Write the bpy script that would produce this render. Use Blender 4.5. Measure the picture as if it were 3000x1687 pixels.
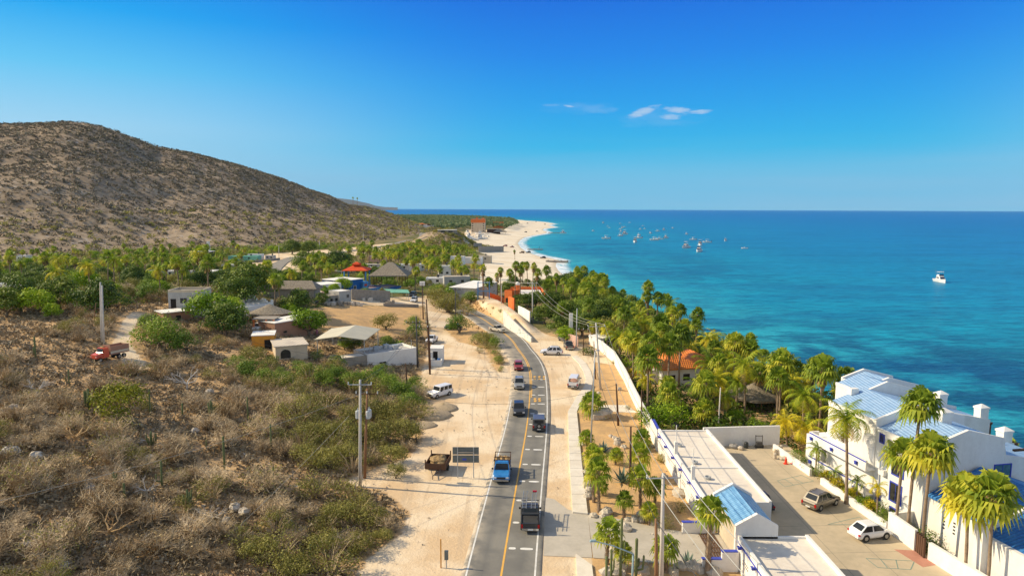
import bpy, math, random
import numpy as np
from mathutils import Matrix, Vector
R = math.radians
rnd = random.Random(7)
nrs = np.random.RandomState(11)
scene = bpy.context.scene
for o in list(bpy.data.objects):
 bpy.data.objects.remove(o)
COL = scene.collection
# ------------------------------------------------------------- camera
PITCH, ROLL, CAMH, SEA = R(6.645), R(0.185), 32.0, -9.0
cam_data = bpy.data.cameras.new("camera")
cam_data.lens = 24.0
cam_data.sensor_width = 36.0
cam_data.clip_start = 0.5
cam_data.clip_end = 120000
cam = bpy.data.objects.new("camera", cam_data)
COL.objects.link(cam)
CAM_M = Matrix.Rotation(math.pi / 2 - PITCH, 4, 'X') @ Matrix.Rotation(ROLL, 4, 'Z')
cam.matrix_world = Matrix.Translation((0, 0, CAMH)) @ CAM_M
scene.camera = cam
M3 = np.array(CAM_M.to_3x3())
# ------------------------------------------------------------- sky, sun, exposure
SUN_EL, SUN_AZ = R(34), R(280)          # azimuth clockwise from +Y: the sun stands left and a little ahead
world = bpy.data.worlds.new("World")
scene.world = world
world.use_nodes = True
nt = world.node_tree
nt.nodes.clear()
out = nt.nodes.new('ShaderNodeOutputWorld')
bg = nt.nodes.new('ShaderNodeBackground')
sky = nt.nodes.new('ShaderNodeTexSky')
sky.sky_type = 'NISHITA'
sky.sun_disc = False
sky.sun_elevation = SUN_EL
sky.sun_rotation = SUN_AZ
sky.altitude = 30
sky.air_density = 1.0
sky.dust_density = 0.35
sky.ozone_density = 4.0
bg.inputs['Strength'].default_value = 0.12
def WN(t, **kw):
 n = nt.nodes.new(t)
 for k, v in kw.items():
  setattr(n, k, v)
 return n
def wmath(op, a, b=None, clamp=False):
 n = WN('ShaderNodeMath', operation=op, use_clamp=clamp)
 for i, v in enumerate((a, b)):
  if v is None:
   continue
  if isinstance(v, (int, float)):
   n.inputs[i].default_value = v
  else:
   nt.links.new(v, n.inputs[i])
 return n.outputs[0]
def wmix(fac, a, b, blend='MIX'):
 n = WN('ShaderNodeMix', data_type='RGBA', blend_type=blend)
 for i, v in ((0, fac), (6, a), (7, b)):
  if isinstance(v, (int, float)):
   n.inputs[i].default_value = v
  elif isinstance(v, tuple):
   n.inputs[i].default_value = (*v, 1)
  else:
   nt.links.new(v, n.inputs[i])
 return n.outputs[2]
tc = WN('ShaderNodeTexCoord')
sep = WN('ShaderNodeSeparateXYZ')
nt.links.new(tc.outputs['Generated'], sep.inputs[0])
# the physical sky, deepened over the sea: blue high up, cyan lower, pale at the horizon and towards the sun
def lin(r, g, b, k=1.0):
 return tuple(k * ((c / 255.0 + 0.055) / 1.055) ** 2.4 / (0.12 * 2 ** 0.25) if c > 10 else 0.0 for c in (r, g, b))
def wramp(x, stops):
 r_ = WN('ShaderNodeValToRGB')
 nt.links.new(x, r_.inputs[0])
 c_ = r_.color_ramp
 c_.elements[0].position = stops[0][0]; c_.elements[0].color = (*stops[0][1], 1)
 c_.elements[1].position = stops[-1][0]; c_.elements[1].color = (*stops[-1][1], 1)
 for p, c in stops[1:-1]:
  e = c_.elements.new(p); e.color = (*c, 1)
 return r_.outputs[0]
deep = wramp(sep.outputs['Z'], [(0.0, lin(120, 200, 238)), (0.05, lin(100, 198, 240)), (0.085, lin(12, 186, 240)), (0.14, lin(0, 163, 240)),
        (0.21, lin(0, 134, 236)), (0.30, lin(0, 100, 222))])
pale = wramp(sep.outputs['Z'], [(0.0, lin(160, 210, 238)), (0.10, lin(165, 218, 247)), (0.17, lin(100, 202, 249)), (0.235, lin(0, 170, 246)), (0.31, lin(0, 132, 238))])
mr = WN('ShaderNodeMapRange', interpolation_type='SMOOTHERSTEP')
nt.links.new(wmath('MULTIPLY', sep.outputs['X'], -1.0), mr.inputs[0]); mr.inputs[1].default_value = -0.12; mr.inputs[2].default_value = 0.68
mr2 = WN('ShaderNodeMapRange', interpolation_type='SMOOTHERSTEP'); nt.links.new(sep.outputs['X'], mr2.inputs[0]); mr2.inputs[1].default_value = .42; mr2.inputs[2].default_value = .85
l2 = wmath('MAXIMUM', mr.outputs[0], wmath('MULTIPLY', mr2.outputs[0], .6))
grad = wmix(l2, deep, pale)
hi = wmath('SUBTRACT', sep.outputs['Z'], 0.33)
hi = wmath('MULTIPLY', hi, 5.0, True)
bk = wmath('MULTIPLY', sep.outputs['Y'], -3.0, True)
soft = wmath('MAXIMUM', hi, bk)  # unseen sky overhead and behind the camera, made paler to keep shade less blue
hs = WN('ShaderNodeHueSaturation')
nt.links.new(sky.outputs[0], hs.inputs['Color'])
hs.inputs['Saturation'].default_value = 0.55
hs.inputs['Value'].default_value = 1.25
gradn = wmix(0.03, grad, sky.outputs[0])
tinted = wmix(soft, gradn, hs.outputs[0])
# thin streaks of high cloud low over the sea
cmap = WN('ShaderNodeMapping')
nt.links.new(tc.outputs['Generated'], cmap.inputs[0])
cmap.inputs['Scale'].default_value = (2.2, 2.2, 34)
cn = WN('ShaderNodeTexNoise')
nt.links.new(cmap.outputs[0], cn.inputs['Vector'])
cn.inputs['Scale'].default_value = 1.6
cn.inputs['Detail'].default_value = 5
c1 = wmath('SUBTRACT', cn.outputs[0], 0.46)
c1 = wmath('MULTIPLY', c1, 3.2, True)
b1 = wmath('MULTIPLY', sep.outputs['Z'], -9.0)
b1 = wmath('ADD', b1, 1.0, True)
c2 = wmath('MULTIPLY', c1, b1)
c2 = wmath('MULTIPLY', c2, 0.30)
tinted = wmix(c2, tinted, lin(175, 205, 230))
# a few small torn clouds over the bay
def _dir(px, py):
 v = CAM_M.to_3x3() @ Vector(((px - 1500) / 2000.0, (843.5 - py) / 2000.0, -1.0)); return v.normalized()
nmap = WN('ShaderNodeMapping'); nt.links.new(tc.outputs['Generated'], nmap.inputs[0]); nmap.inputs['Scale'].default_value = (40, 40, 130)
nz_ = WN('ShaderNodeTexNoise'); nt.links.new(nmap.outputs[0], nz_.inputs['Vector']); nz_.inputs['Scale'].default_value = 1.0; nz_.inputs['Detail'].default_value = 6; nz_.inputs['Roughness'].default_value = 0.62
for (px, py, w_, h_, tl, st) in ((1876, 329, 38, 9, .28, .9), (1985, 322, 30, 7, -.12, .85), (2048, 329, 30, 5, .05, .85), (1972, 344, 30, 7, -.15, .8), (1668, 312, 14, 2.5, -.15, .7), (1615, 309, 20, 3, 0, .18), (1740, 320, 60, 10, -.1, .14), (1930, 345, 110, 22, 0, .12), (1690, 318, 90, 14, 0, .06)):
 c_ = _dir(px, py); rt = Vector((c_.y, -c_.x, 0)).normalized()
 dt1 = WN('ShaderNodeVectorMath', operation='DOT_PRODUCT'); nt.links.new(tc.outputs['Generated'], dt1.inputs[0]); dt1.inputs[1].default_value = rt
 a_ = dt1.outputs['Value']; b_ = wmath('SUBTRACT', wmath('SUBTRACT', sep.outputs['Z'], c_.z), wmath('MULTIPLY', a_, tl))
 qa = wmath('DIVIDE', a_, w_ / 2000.0); qb = wmath('DIVIDE', b_, h_ / 2000.0)
 r2 = wmath('ADD', wmath('MULTIPLY', qa, qa), wmath('MULTIPLY', qb, qb))
 m_ = wmath('SUBTRACT', 1.25, wmath('MULTIPLY', r2, .55))
 m_ = wmath('ADD', m_, wmath('MULTIPLY', wmath('SUBTRACT', nz_.outputs[0], .5), 3.2))
 fr_ = wmath('MULTIPLY', wmath('MULTIPLY', wmath('SUBTRACT', m_, .35), 1.1, True), st)
 frn = WN('ShaderNodeVectorMath', operation='DOT_PRODUCT'); nt.links.new(tc.outputs['Generated'], frn.inputs[0]); frn.inputs[1].default_value = c_
 fr_ = wmath('MULTIPLY', fr_, wmath('GREATER_THAN', frn.outputs['Value'], .9))
 tinted = wmix(fr_, tinted, lin(178, 208, 240))
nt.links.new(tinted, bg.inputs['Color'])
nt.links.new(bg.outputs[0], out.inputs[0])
sun_data = bpy.data.lights.new("sun", 'SUN')
sun_data.energy = 4.9
sun_data.angle = R(0.55)
sun_data.color = (1.0, 0.83, 0.56)
sun = bpy.data.objects.new("sun", sun_data)
COL.objects.link(sun)
sdir = Vector((math.sin(SUN_AZ) * math.cos(SUN_EL), math.cos(SUN_AZ) * math.cos(SUN_EL), math.sin(SUN_EL)))
sun.rotation_euler = sdir.to_track_quat('Z', 'Y').to_euler()
scene.render.engine = 'CYCLES'
scene.view_settings.view_transform = 'Standard'
scene.view_settings.look = 'None'
scene.view_settings.exposure = 0.25
scene.view_settings.gamma = 1.0
scene.view_settings.use_curve_mapping = False
scene.cycles.max_bounces = 6
scene.cycles.diffuse_bounces = 3
scene.cycles.glossy_bounces = 3
scene.cycles.transparent_max_bounces = 8
scene.render.resolution_x = 1024
scene.render.resolution_y = 575
# ------------------------------------------------------------- photograph pixel -> world (pixels of the 3000 x 1687 photograph)
def ray(sx, sy):
 d = M3 @ np.array(((sx - 1500) / 2000.0, (843.5 - sy) / 2000.0, -1.0))
 return d
def at(sx, sy, z=0.0):
 d = ray(sx, sy)
 t = (z - CAMH) / d[2]
 return (d[0] * t, d[1] * t)
def zat(sx, sy, y):
 "height seen at this pixel at forward distance y"
 d = ray(sx, sy)
 return CAMH + d[2] * y / d[1]
def xat(sx, sy, y):
 d = ray(sx, sy)
 return d[0] * y / d[1]
def ss(a, b, x):
 t = np.clip((np.asarray(x, float) - a) / (b - a), 0, 1)
 return t * t * (3 - 2 * t)
# value noise
_perm = np.random.RandomState(5).rand(256, 256)
def vnoise(x, y):
 x = np.asarray(x, float); y = np.asarray(y, float)
 xi = np.floor(x).astype(int); yi = np.floor(y).astype(int)
 fx = x - xi; fy = y - yi
 fx = fx * fx * (3 - 2 * fx); fy = fy * fy * (3 - 2 * fy)
 a = _perm[xi & 255, yi & 255]; b = _perm[(xi + 1) & 255, yi & 255]
 c = _perm[xi & 255, (yi + 1) & 255]; d = _perm[(xi + 1) & 255, (yi + 1) & 255]
 return (a + (b - a) * fx) * (1 - fy) + (c + (d - c) * fx) * fy
def fbm(x, y, o=4):
 s = 0; a = 1.0; t = 0
 for i in range(o):
  s = s + a * vnoise(np.asarray(x) * 2 ** i + 17 * i, np.asarray(y) * 2 ** i + 31 * i)
  t += a; a *= 0.5
 return s / t - 0.5
def seg_dist(px, py, poly, closed=False):
 px = np.asarray(px, float); py = np.asarray(py, float)
 best = np.full(px.shape, 1e18)
 P = list(poly)
 if closed:
  P = P + [P[0]]
 for (ax, ay), (bx, by) in zip(P[:-1], P[1:]):
  vx, vy = bx - ax, by - ay
  L = vx * vx + vy * vy + 1e-12
  t = np.clip(((px - ax) * vx + (py - ay) * vy) / L, 0, 1)
  dx = px - ax - t * vx; dy = py - ay - t * vy
  best = np.minimum(best, dx * dx + dy * dy)
 return np.sqrt(best)
def inside(px, py, poly):
 px = np.asarray(px, float); py = np.asarray(py, float)
 r = np.zeros(px.shape, bool)
 n = len(poly)
 for i in range(n):
  ax, ay = poly[i]; bx, by = poly[(i + 1) % n]
  c = ((ay > py) != (by > py))
  with np.errstate(divide='ignore', invalid='ignore'):
   xx = (bx - ax) * (py - ay) / (by - ay + 1e-15) + ax
  r ^= c & (px < xx)
 return r
def sdist(px, py, poly):
 d = seg_dist(px, py, poly, True)
 return np.where(inside(px, py, poly), d, -d)
# ------------------------------------------------------------- terrain
MAIN_PX = [(1512, 1429), (1526, 1351), (1538, 1284), (1545, 1237), (1550, 1190), (1553, 1142), (1552, 1100), (1545, 1070), (1532, 1045),
   (1516, 1024), (1500, 1000), (1480, 981), (1458, 965), (1436, 951), (1414, 936), (1392, 925), (1362, 910), (1330, 898), (1300, 888)]
MAIN = [(-10, -90), (-6.0, -20), (-2.6, 30), (-0.9, 56)] + [at(*p) for p in MAIN_PX]
def smooth(pts, k=5):
 out = []
 n = len(pts)
 for i in range(n - 1):
  p0 = pts[max(i - 1, 0)]; p1 = pts[i]; p2 = pts[i + 1]; p3 = pts[min(i + 2, n - 1)]
  for j in range(k):
   t = j / k
   out.append(tuple(0.5 * ((2 * p1[c]) + (-p0[c] + p2[c]) * t + (2 * p0[c] - 5 * p1[c] + 4 * p2[c] - p3[c]) * t * t
         + (-p0[c] + 3 * p1[c] - 3 * p2[c] + p3[c]) * t ** 3) for c in range(len(p1))))
 out.append(tuple(pts[-1]))
 return out
COAST_PX = [(2650, 1330), (2400, 1205), (2200, 1110), (2050, 1045), (1950, 985), (1850, 925), (1750, 862), (1664, 813), (1649, 805), (1635, 792),
   (1628, 779), (1631, 768), (1638, 762), (1612, 756), (1578, 750), (1544, 739), (1525, 725), (1517, 713), (1524, 704), (1536, 696), (1560, 690),
   (1594, 685), (1604, 681), (1590, 674), (1594, 670), (1626, 666), (1606, 660), (1624, 656), (1594, 650.5), (1565, 648),
   (1525, 646), (1497, 642), (1400, 637), (1280, 633), (1140, 630)]
COAST = [(74, -3000), (70, -200), (64, 30), (65, 83)] + [at(x, y, SEA) for x, y in COAST_PX] + [(-7000, 4500), (-7000, -3000)]
SIDE_PX = [(1392, 868), (1425, 880), (1455, 900), (1490, 930), (1525, 965), (1570, 1003)]
SIDE = [at(x, y, 2.5) for x, y in SIDE_PX[:-1]] + [at(1575, 1008, 0)]
SIL = [(-300, 372), (0, 363), (116, 361), (198, 357), (256, 362), (338, 383), (408, 410), (466, 431), (559, 448), (652, 472), (700, 483), (816, 520), (908, 556),
  (966, 574), (1019, 600), (1074, 606), (1123, 618), (1159, 630), (1200, 648), (1250, 664)]
_az = []; _el = []
for sx, sy in SIL:
 d = ray(sx, sy)
 _az.append(math.atan2(d[0], d[1])); _el.append(d[2] / math.hypot(d[0], d[1]))
_D = np.interp([s[0] for s in SIL], [0, 600, 1160, 1250], [1150, 1200, 1500, 1350])
_RZ = CAMH + _D * np.array(_el)
_az = np.array(_az)
FOOT_X = np.array([math.atan2(*ray(x, 700)[:2]) for x in (0, 450, 900, 1040, 1160, 1250)])
FOOT_R = np.array([560, 600, 640, 700, 850, 1000])
AZC = math.atan2(*ray(1250, 650)[:2])
AZE = math.atan2(*ray(1310, 650)[:2])
def base_h(x, y):
 rise = np.clip(0.15 * (-x - 18), 0, 9.5)
 f = 1 - ss(165, 330, y)
 z = rise * f - 4.0 * ss(215, 430, y)
 return z
def hill_h(x, y):
 r = np.hypot(x, y); a = np.arctan2(x, y)
 D = np.interp(a, _az, _D); RZ = np.interp(a, _az, _RZ); F = np.interp(a, FOOT_X, FOOT_R)
 z0 = -4.0
 n1 = fbm(x / 90.0, y / 90.0, 4); n2 = fbm(x / 18.0 + 5, y / 18.0, 3)
 t = (r - F + 40 * n1) / (D - F)
 tc_ = np.clip(t, 0, 1)
 s = 0.5 * tc_ + 0.5 * tc_ * tc_ * (3 - 2 * tc_)
 zz_ = z0 + (RZ - z0) * s + (n1 * 10 + n2 * 4) * np.clip(tc_ * 6, 0, 1) * np.clip((1 - tc_) * 6, 0.06, 1) * np.clip((RZ - z0) / 60, 0.1, 1)
 zz_ = np.where(r > D, RZ - (r - D) * 0.22, zz_)
 edge = 1 - ss(AZC, AZE, a)
 zz_ = z0 + (zz_ - z0) * edge
 back = ss(-2.4, -1.4, a)       # nothing behind the camera
 return np.where((t > 0) & (edge > 0.02), np.maximum(-4.5 + (zz_ + 4.5) * back, -30), -30)
MOUND = (-66.0, 655.0)
def H(x, y):
 x = np.asarray(x, float); y = np.asarray(y, float)
 z = base_h(x, y)
 # rough natural ground away from the levelled places
 rough = np.clip((-x - 20) / 8, 0, 1) * (1 - ss(160, 200, y))
 z = z + rough * (fbm(x / 9.0, y / 9.0, 4) * 1.5)
 z = z + ss(230, 300, y) * fbm(x / 25.0, y / 25.0, 3) * 1.2
 z = z - 1.6 * ss(38.9, 39.6, x + 0.12 * (y - 60)) * (1 - ss(92, 97, y)) * ss(-10, 10, y)
 dm = seg_dist(x, y, MAIN)
 ds = seg_dist(x, y, SIDE)
 taper = ss(SIDE[-1][1] + 2, SIDE[-1][1] + 30, y) * (1 - ss(300, 360, y))
 z = z + 2.6 * (1 - ss(3.2, 7.5, ds)) * ss(4.0, 6.5, dm) * taper
 sd = sdist(x, y, COAST)
 k = ss(330, 460, y)
 steep = SEA + np.where(sd > 0, 0.62 * sd, 0.25 * sd)
 gent = SEA + np.where(sd > 0, np.where(sd < 48, 0.055 * sd, 2.64 + 0.16 * (sd - 48)), 0.06 * sd)
 prof = steep * (1 - k) + gent * k
 z = np.minimum(z, prof)
 gx = (x - MOUND[0]) / 27.0; gy = (y - MOUND[1]) / 40.0
 z = z + 15.0 * np.exp(-(gx * gx + gy * gy) ** 1.3) * (1 + 0.3 * fbm(x / 12, y / 12, 3))
 return np.maximum(z, hill_h(x, y))
_T = np.geomspace(25, 9000, 520)
def G(sx, sy):
 "ground point seen at a pixel of the photograph"
 d = ray(sx, sy)
 T = _T
 for it in range(2):
  P = np.outer(T, d)
  diff = CAMH + P[:, 2] - H(P[:, 0], P[:, 1])
  idx = np.argmax(diff < 0)
  if diff[idx] >= 0:
   idx = len(T) - 1
  idx = max(idx, 1)
  a, b = T[idx - 1], T[idx]
  if it == 0:
   T = np.linspace(a, b, 24)
 da, db = diff[idx - 1], diff[idx]
 t = a + (b - a) * da / (da - db + 1e-12)
 return (d[0] * t, d[1] * t, CAMH + d[2] * t)
def Hs(x, y):
 return float(H(np.array([x]), np.array([y]))[0])
# ------------------------------------------------------------- materials
MATS = {}
def newmat(name):
 m = bpy.data.materials.new(name); m.use_nodes = True
 t = m.node_tree; t.nodes.clear()
 o = t.nodes.new('ShaderNodeOutputMaterial'); p = t.nodes.new('ShaderNodeBsdfPrincipled')
 t.links.new(p.outputs[0], o.inputs[0])
 MATS[name] = m
 return m, t, p, o
class NG:
 "short hand for building node graphs"
 def __init__(s, t): s.t = t
 def n(s, ty, **kw):
  x = s.t.nodes.new(ty)
  for k, v in kw.items(): setattr(x, k, v)
  return x
 def put(s, sock, v):
  if v is None: return
  if isinstance(v, (int, float)): sock.default_value = v
  elif isinstance(v, (tuple, list)):
   sock.default_value = tuple(v) + ((1,) if len(v) == 3 and len(sock.default_value) == 4 else ())
  else: s.t.links.new(v, sock)
 def math(s, op, a, b=None, clamp=False):
  x = s.n('ShaderNodeMath', operation=op, use_clamp=clamp); s.put(x.inputs[0], a); s.put(x.inputs[1], b); return x.outputs[0]
 def mix(s, f, a, b, blend='MIX'):
  x = s.n('ShaderNodeMix', data_type='RGBA', blend_type=blend); s.put(x.inputs[0], f); s.put(x.inputs[6], a); s.put(x.inputs[7], b); return x.outputs[2]
 def noise(s, scale, detail=3, vec=None, rough=0.5, sc=None):
  x = s.n('ShaderNodeTexNoise'); x.inputs['Scale'].default_value = scale; x.inputs['Detail'].default_value = detail
  x.inputs['Roughness'].default_value = rough
  if vec is not None:
   if sc:
    m = s.n('ShaderNodeMapping'); s.put(m.inputs[0], vec); m.inputs['Scale'].default_value = sc; vec = m.outputs[0]
   s.put(x.inputs['Vector'], vec)
  return x.outputs[0]
 def sstep(s, x, a, b):
  m = s.n('ShaderNodeMapRange', interpolation_type='SMOOTHSTEP'); s.put(m.inputs[0], x); s.put(m.inputs[1], a); s.put(m.inputs[2], b); return m.outputs[0]
 def attr(s, name):
  return s.n('ShaderNodeAttribute', attribute_name=name).outputs['Fac']
 def pos(s):
  return s.n('ShaderNodeNewGeometry').outputs['Position']
 def bump(s, h, dist, strength=1.0):
  b = s.n('ShaderNodeBump'); b.inputs['Distance'].default_value = dist; b.inputs['Strength'].default_value = strength; s.put(b.inputs['Height'], h); return b.outputs[0]
def simple(name, c1, c2=None, scale=1.0, rough=0.75, metal=0.0, bump=0.0, spec=0.3, coat=0.0, streak=False):
 m, t, p, o = newmat(name); g = NG(t)
 c2 = c2 or tuple(v * 0.82 for v in c1)
 ps = g.pos()
 sc = (1, 1, 0.25) if streak else None
 n1 = g.noise(scale, 4, ps, 0.6, sc)
 n2 = g.noise(scale * 7.3, 3, ps, 0.6)
 f = g.math('ADD', g.math('MULTIPLY', n1, 0.7), g.math('MULTIPLY', n2, 0.3))
 f = g.sstep(f, 0.36, 0.66)
 g.put(p.inputs['Base Color'], g.mix(f, c1, c2))
 p.inputs['Roughness'].default_value = rough; p.inputs['Metallic'].default_value = metal
 p.inputs['Specular IOR Level'].default_value = spec
 p.inputs['Coat Weight'].default_value = coat
 if bump: g.put(p.inputs['Normal'], g.bump(n2, bump))
 return m
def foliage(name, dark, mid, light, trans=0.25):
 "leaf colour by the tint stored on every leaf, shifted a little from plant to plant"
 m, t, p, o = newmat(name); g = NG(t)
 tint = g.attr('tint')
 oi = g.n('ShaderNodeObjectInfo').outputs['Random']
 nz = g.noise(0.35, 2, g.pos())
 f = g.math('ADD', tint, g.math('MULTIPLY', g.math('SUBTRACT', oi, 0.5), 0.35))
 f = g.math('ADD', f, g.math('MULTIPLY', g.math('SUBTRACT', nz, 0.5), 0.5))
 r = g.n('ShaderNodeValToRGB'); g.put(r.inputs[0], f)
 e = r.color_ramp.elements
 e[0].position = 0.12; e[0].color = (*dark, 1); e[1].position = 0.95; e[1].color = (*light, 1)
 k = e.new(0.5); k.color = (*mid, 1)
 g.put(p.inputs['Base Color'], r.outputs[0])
 p.inputs['Roughness'].default_value = 0.6; p.inputs['Specular IOR Level'].default_value = 0.25
 tr = g.n('ShaderNodeBsdfTranslucent'); g.put(tr.inputs[0], r.outputs[0])
 mx = g.n('ShaderNodeMixShader'); mx.inputs[0].default_value = trans
 t.links.new(p.outputs[0], mx.inputs[1]); t.links.new(tr.outputs[0], mx.inputs[2]); t.links.new(mx.outputs[0], o.inputs[0])
 return m
# ------------------------------------------------------------- objects
KIDS = {}
def tag(o, label=None, cat=None, group=None, kind=None):
 if label: o['label'] = label
 if cat: o['category'] = cat
 if group: o['group'] = group
 if kind: o['kind'] = kind
 return o
def thing(name, label, cat, loc=(0, 0, 0), rz=0.0, group=None, scale=1.0):
 o = bpy.data.objects.new(name, None); COL.objects.link(o)
 o.location = loc; o.rotation_euler = (0, 0, rz); o.scale = (scale,) * 3
 o.empty_display_size = 0.3
 KIDS[o.name] = []
 return tag(o, label, cat, group)
class MB:
 def __init__(s): s.v = []; s.f = []; s.t = []; s.m = []; s.cm = 0; s.ct = 0.5
 def face(s, pts, tint=None):
  b = len(s.v); s.v.extend([tuple(map(float, p)) for p in pts]); s.f.append(tuple(range(b, b + len(pts))))
  s.t.append(s.ct if tint is None else tint); s.m.append(s.cm)
 def raw(s, vs, fs, tint=None):
  b = len(s.v); s.v.extend([tuple(map(float, p)) for p in vs])
  for f in fs:
   s.f.append(tuple(i + b for i in f)); s.t.append(s.ct if tint is None else tint); s.m.append(s.cm)
 def hexa(s, p):
  "8 corners: 4 bottom (ccw), 4 top"
  s.raw(p, [(3, 2, 1, 0), (4, 5, 6, 7), (0, 1, 5, 4), (1, 2, 6, 5), (2, 3, 7, 6), (3, 0, 4, 7)])
 def box(s, x0, x1, y0, y1, z0, z1):
  s.hexa([(x0, y0, z0), (x1, y0, z0), (x1, y1, z0), (x0, y1, z0), (x0, y0, z1), (x1, y0, z1), (x1, y1, z1), (x0, y1, z1)])
 def fbox(s, fr, u0, u1, v0, v1, z0, z1):
  q = [fr.p(u0, v0), fr.p(u1, v0), fr.p(u1, v1), fr.p(u0, v1)]
  s.hexa([(*a, z0) for a in q] + [(*a, z1) for a in q])
 def prism(s, poly, z0, z1):
  n = len(poly)
  z0s = z0 if isinstance(z0, (list, tuple)) else [z0] * n
  z1s = z1 if isinstance(z1, (list, tuple)) else [z1] * n
  a = sum(poly[i][0] * poly[(i + 1) % n][1] - poly[(i + 1) % n][0] * poly[i][1] for i in range(n))
  if a < 0:
   poly = poly[::-1]; z0s = list(z0s)[::-1]; z1s = list(z1s)[::-1]
  vs = [(p[0], p[1], z) for p, z in zip(poly, z0s)] + [(p[0], p[1], z) for p, z in zip(poly, z1s)]
  fs = [tuple(range(n - 1, -1, -1)), tuple(range(n, 2 * n))] + [(i, (i + 1) % n, (i + 1) % n + n, i + n) for i in range(n)]
  s.raw(vs, fs)
 def tube(s, pts, rad, n=6, cap=True, tint=None):
  pts = [np.array(p, float) for p in pts]
  if not isinstance(rad, (list, tuple)): rad = [rad] * len(pts)
  rings = []
  for i, p in enumerate(pts):
   d = pts[min(i + 1, len(pts) - 1)] - pts[max(i - 1, 0)]
   d = d / (np.linalg.norm(d) + 1e-9)
   up = np.array((0, 0, 1.0)) if abs(d[2]) < 0.9 else np.array((0, 1.0, 0))
   a = np.cross(d, up); a /= np.linalg.norm(a); b = np.cross(a, d)
   rings.append([p + rad[i] * (math.cos(2 * math.pi * k / n) * a + math.sin(2 * math.pi * k / n) * b) for k in range(n)])
  vs = [q for r in rings for q in r]
  fs = []
  for i in range(len(pts) - 1):
   for k in range(n):
    fs.append((i * n + (k + 1) % n, i * n + k, (i + 1) * n + k, (i + 1) * n + (k + 1) % n))
  if cap and n > 2:
   fs.append(tuple(range(n))); fs.append(tuple((len(pts) - 1) * n + k for k in range(n - 1, -1, -1)))
  s.raw(vs, fs, tint)
 def cyl(s, x, y, z0, z1, r0, r1=None, n=12):
  s.tube([(x, y, z0), (x, y, z1)], [r0, r0 if r1 is None else r1], n)
 def lathe(s, prof, n=14, x=0, y=0):
  vs = []
  for r, z in prof:
   for k in range(n):
    a = 2 * math.pi * k / n; vs.append((x + r * math.cos(a), y + r * math.sin(a), z))
  fs = []
  for i in range(len(prof) - 1):
   for k in range(n):
    fs.append((i * n + k, i * n + (k + 1) % n, (i + 1) * n + (k + 1) % n, (i + 1) * n + k))
  fs.append(tuple(range(n - 1, -1, -1))); fs.append(tuple((len(prof) - 1) * n + k for k in range(n)))
  s.raw(vs, fs)
 def rock(s, x, y, z, rx, ry, rz_, seed=0, n=7, m=5):
  rr = random.Random(seed)
  ph = rr.random() * 6
  pts = []
  for i in range(m + 1):
   th = math.pi * i / m
   for k in range(n):
    a = 2 * math.pi * k / n + ph
    j = rr.uniform(0.78, 1.15)
    pts.append((x + rx * j * math.sin(th) * math.cos(a), y + ry * j * math.sin(th) * math.sin(a), z + rz_ * j * math.cos(th)))
  fs = []
  for i in range(m):
   for k in range(n):
    fs.append((i * n + k, (i + 1) * n + k, (i + 1) * n + (k + 1) % n, i * n + (k + 1) % n))
  s.raw(pts, fs)
 def build(s, name, mat, parent=None, world=False, smooth=False, label=None):
  me = bpy.data.meshes.new(name)
  v = s.v
  if world and parent is not None:
   L = parent.location
   v = [(a[0] - L[0], a[1] - L[1], a[2] - L[2]) for a in v]
  me.from_pydata(v, [], s.f)
  for m in (mat if isinstance(mat, (list, tuple)) else [mat]):
   me.materials.append(MATS[m])
  if any(s.m): me.polygons.foreach_set('material_index', s.m)
  a = me.attributes.new('tint', 'FLOAT', 'FACE'); a.data.foreach_set('value', s.t)
  if smooth: me.polygons.foreach_set('use_smooth', [True] * len(me.polygons))
  me.update()
  o = bpy.data.objects.new(name, me); COL.objects.link(o)
  KIDS[o.name] = []
  if parent is not None:
   o.parent = parent; KIDS[parent.name].append(o)
  if label: o['label'] = label
  return o
def dup(o, parent=None, mat_map=None):
 c = o.copy(); COL.objects.link(c); KIDS[c.name] = []
 if parent is not None:
  c.parent = parent; KIDS[parent.name].append(c)
 for k in KIDS[o.name]:
  dup(k, c)
 return c
class Proto:
 "one finished thing: the first placing moves it, later ones copy it"
 def __init__(s, make): s.make = make; s.o = None
 def put(s, loc, rz=0.0, scale=1.0, label=None, cat=None, group=None, tilt=0.0, name=None):
  if s.o is None: s.o = o = s.make()
  else: o = dup(s.o)
  if name: o.name = name if len(name) else o.name
  if o.name not in KIDS: KIDS[o.name] = [c for c in o.children]
  o.location = loc; o.rotation_euler = (tilt * math.cos(rz * 3), tilt * math.sin(rz * 5), rz)
  o.scale = (scale,) * 3 if isinstance(scale, (int, float)) else scale
  for k in ('label', 'category', 'group'):
   if k in o.keys(): del o[k]
  tag(o, label, cat, group)
  return o
class Frame:
 "u runs along the front face left to right, v away from the viewer"
 def __init__(s, x, y, ang): s.x, s.y, s.a = x, y, ang; s.c, s.s = math.cos(ang), math.sin(ang)
 def p(s, u, v): return (s.x + u * s.c - v * s.s, s.y + u * s.s + v * s.c)
 def p3(s, u, v, z): return (*s.p(u, v), z)
def frame_px(x0, y0, x1, y1, z=None):
 a = at(x0, y0, z) if z is not None else G(x0, y0); b = at(x1, y1, z) if z is not None else G(x1, y1)
 f = Frame(a[0], a[1], math.atan2(b[1] - a[1], b[0] - a[0]))
 return f, math.hypot(b[0] - a[0], b[1] - a[1])
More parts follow.
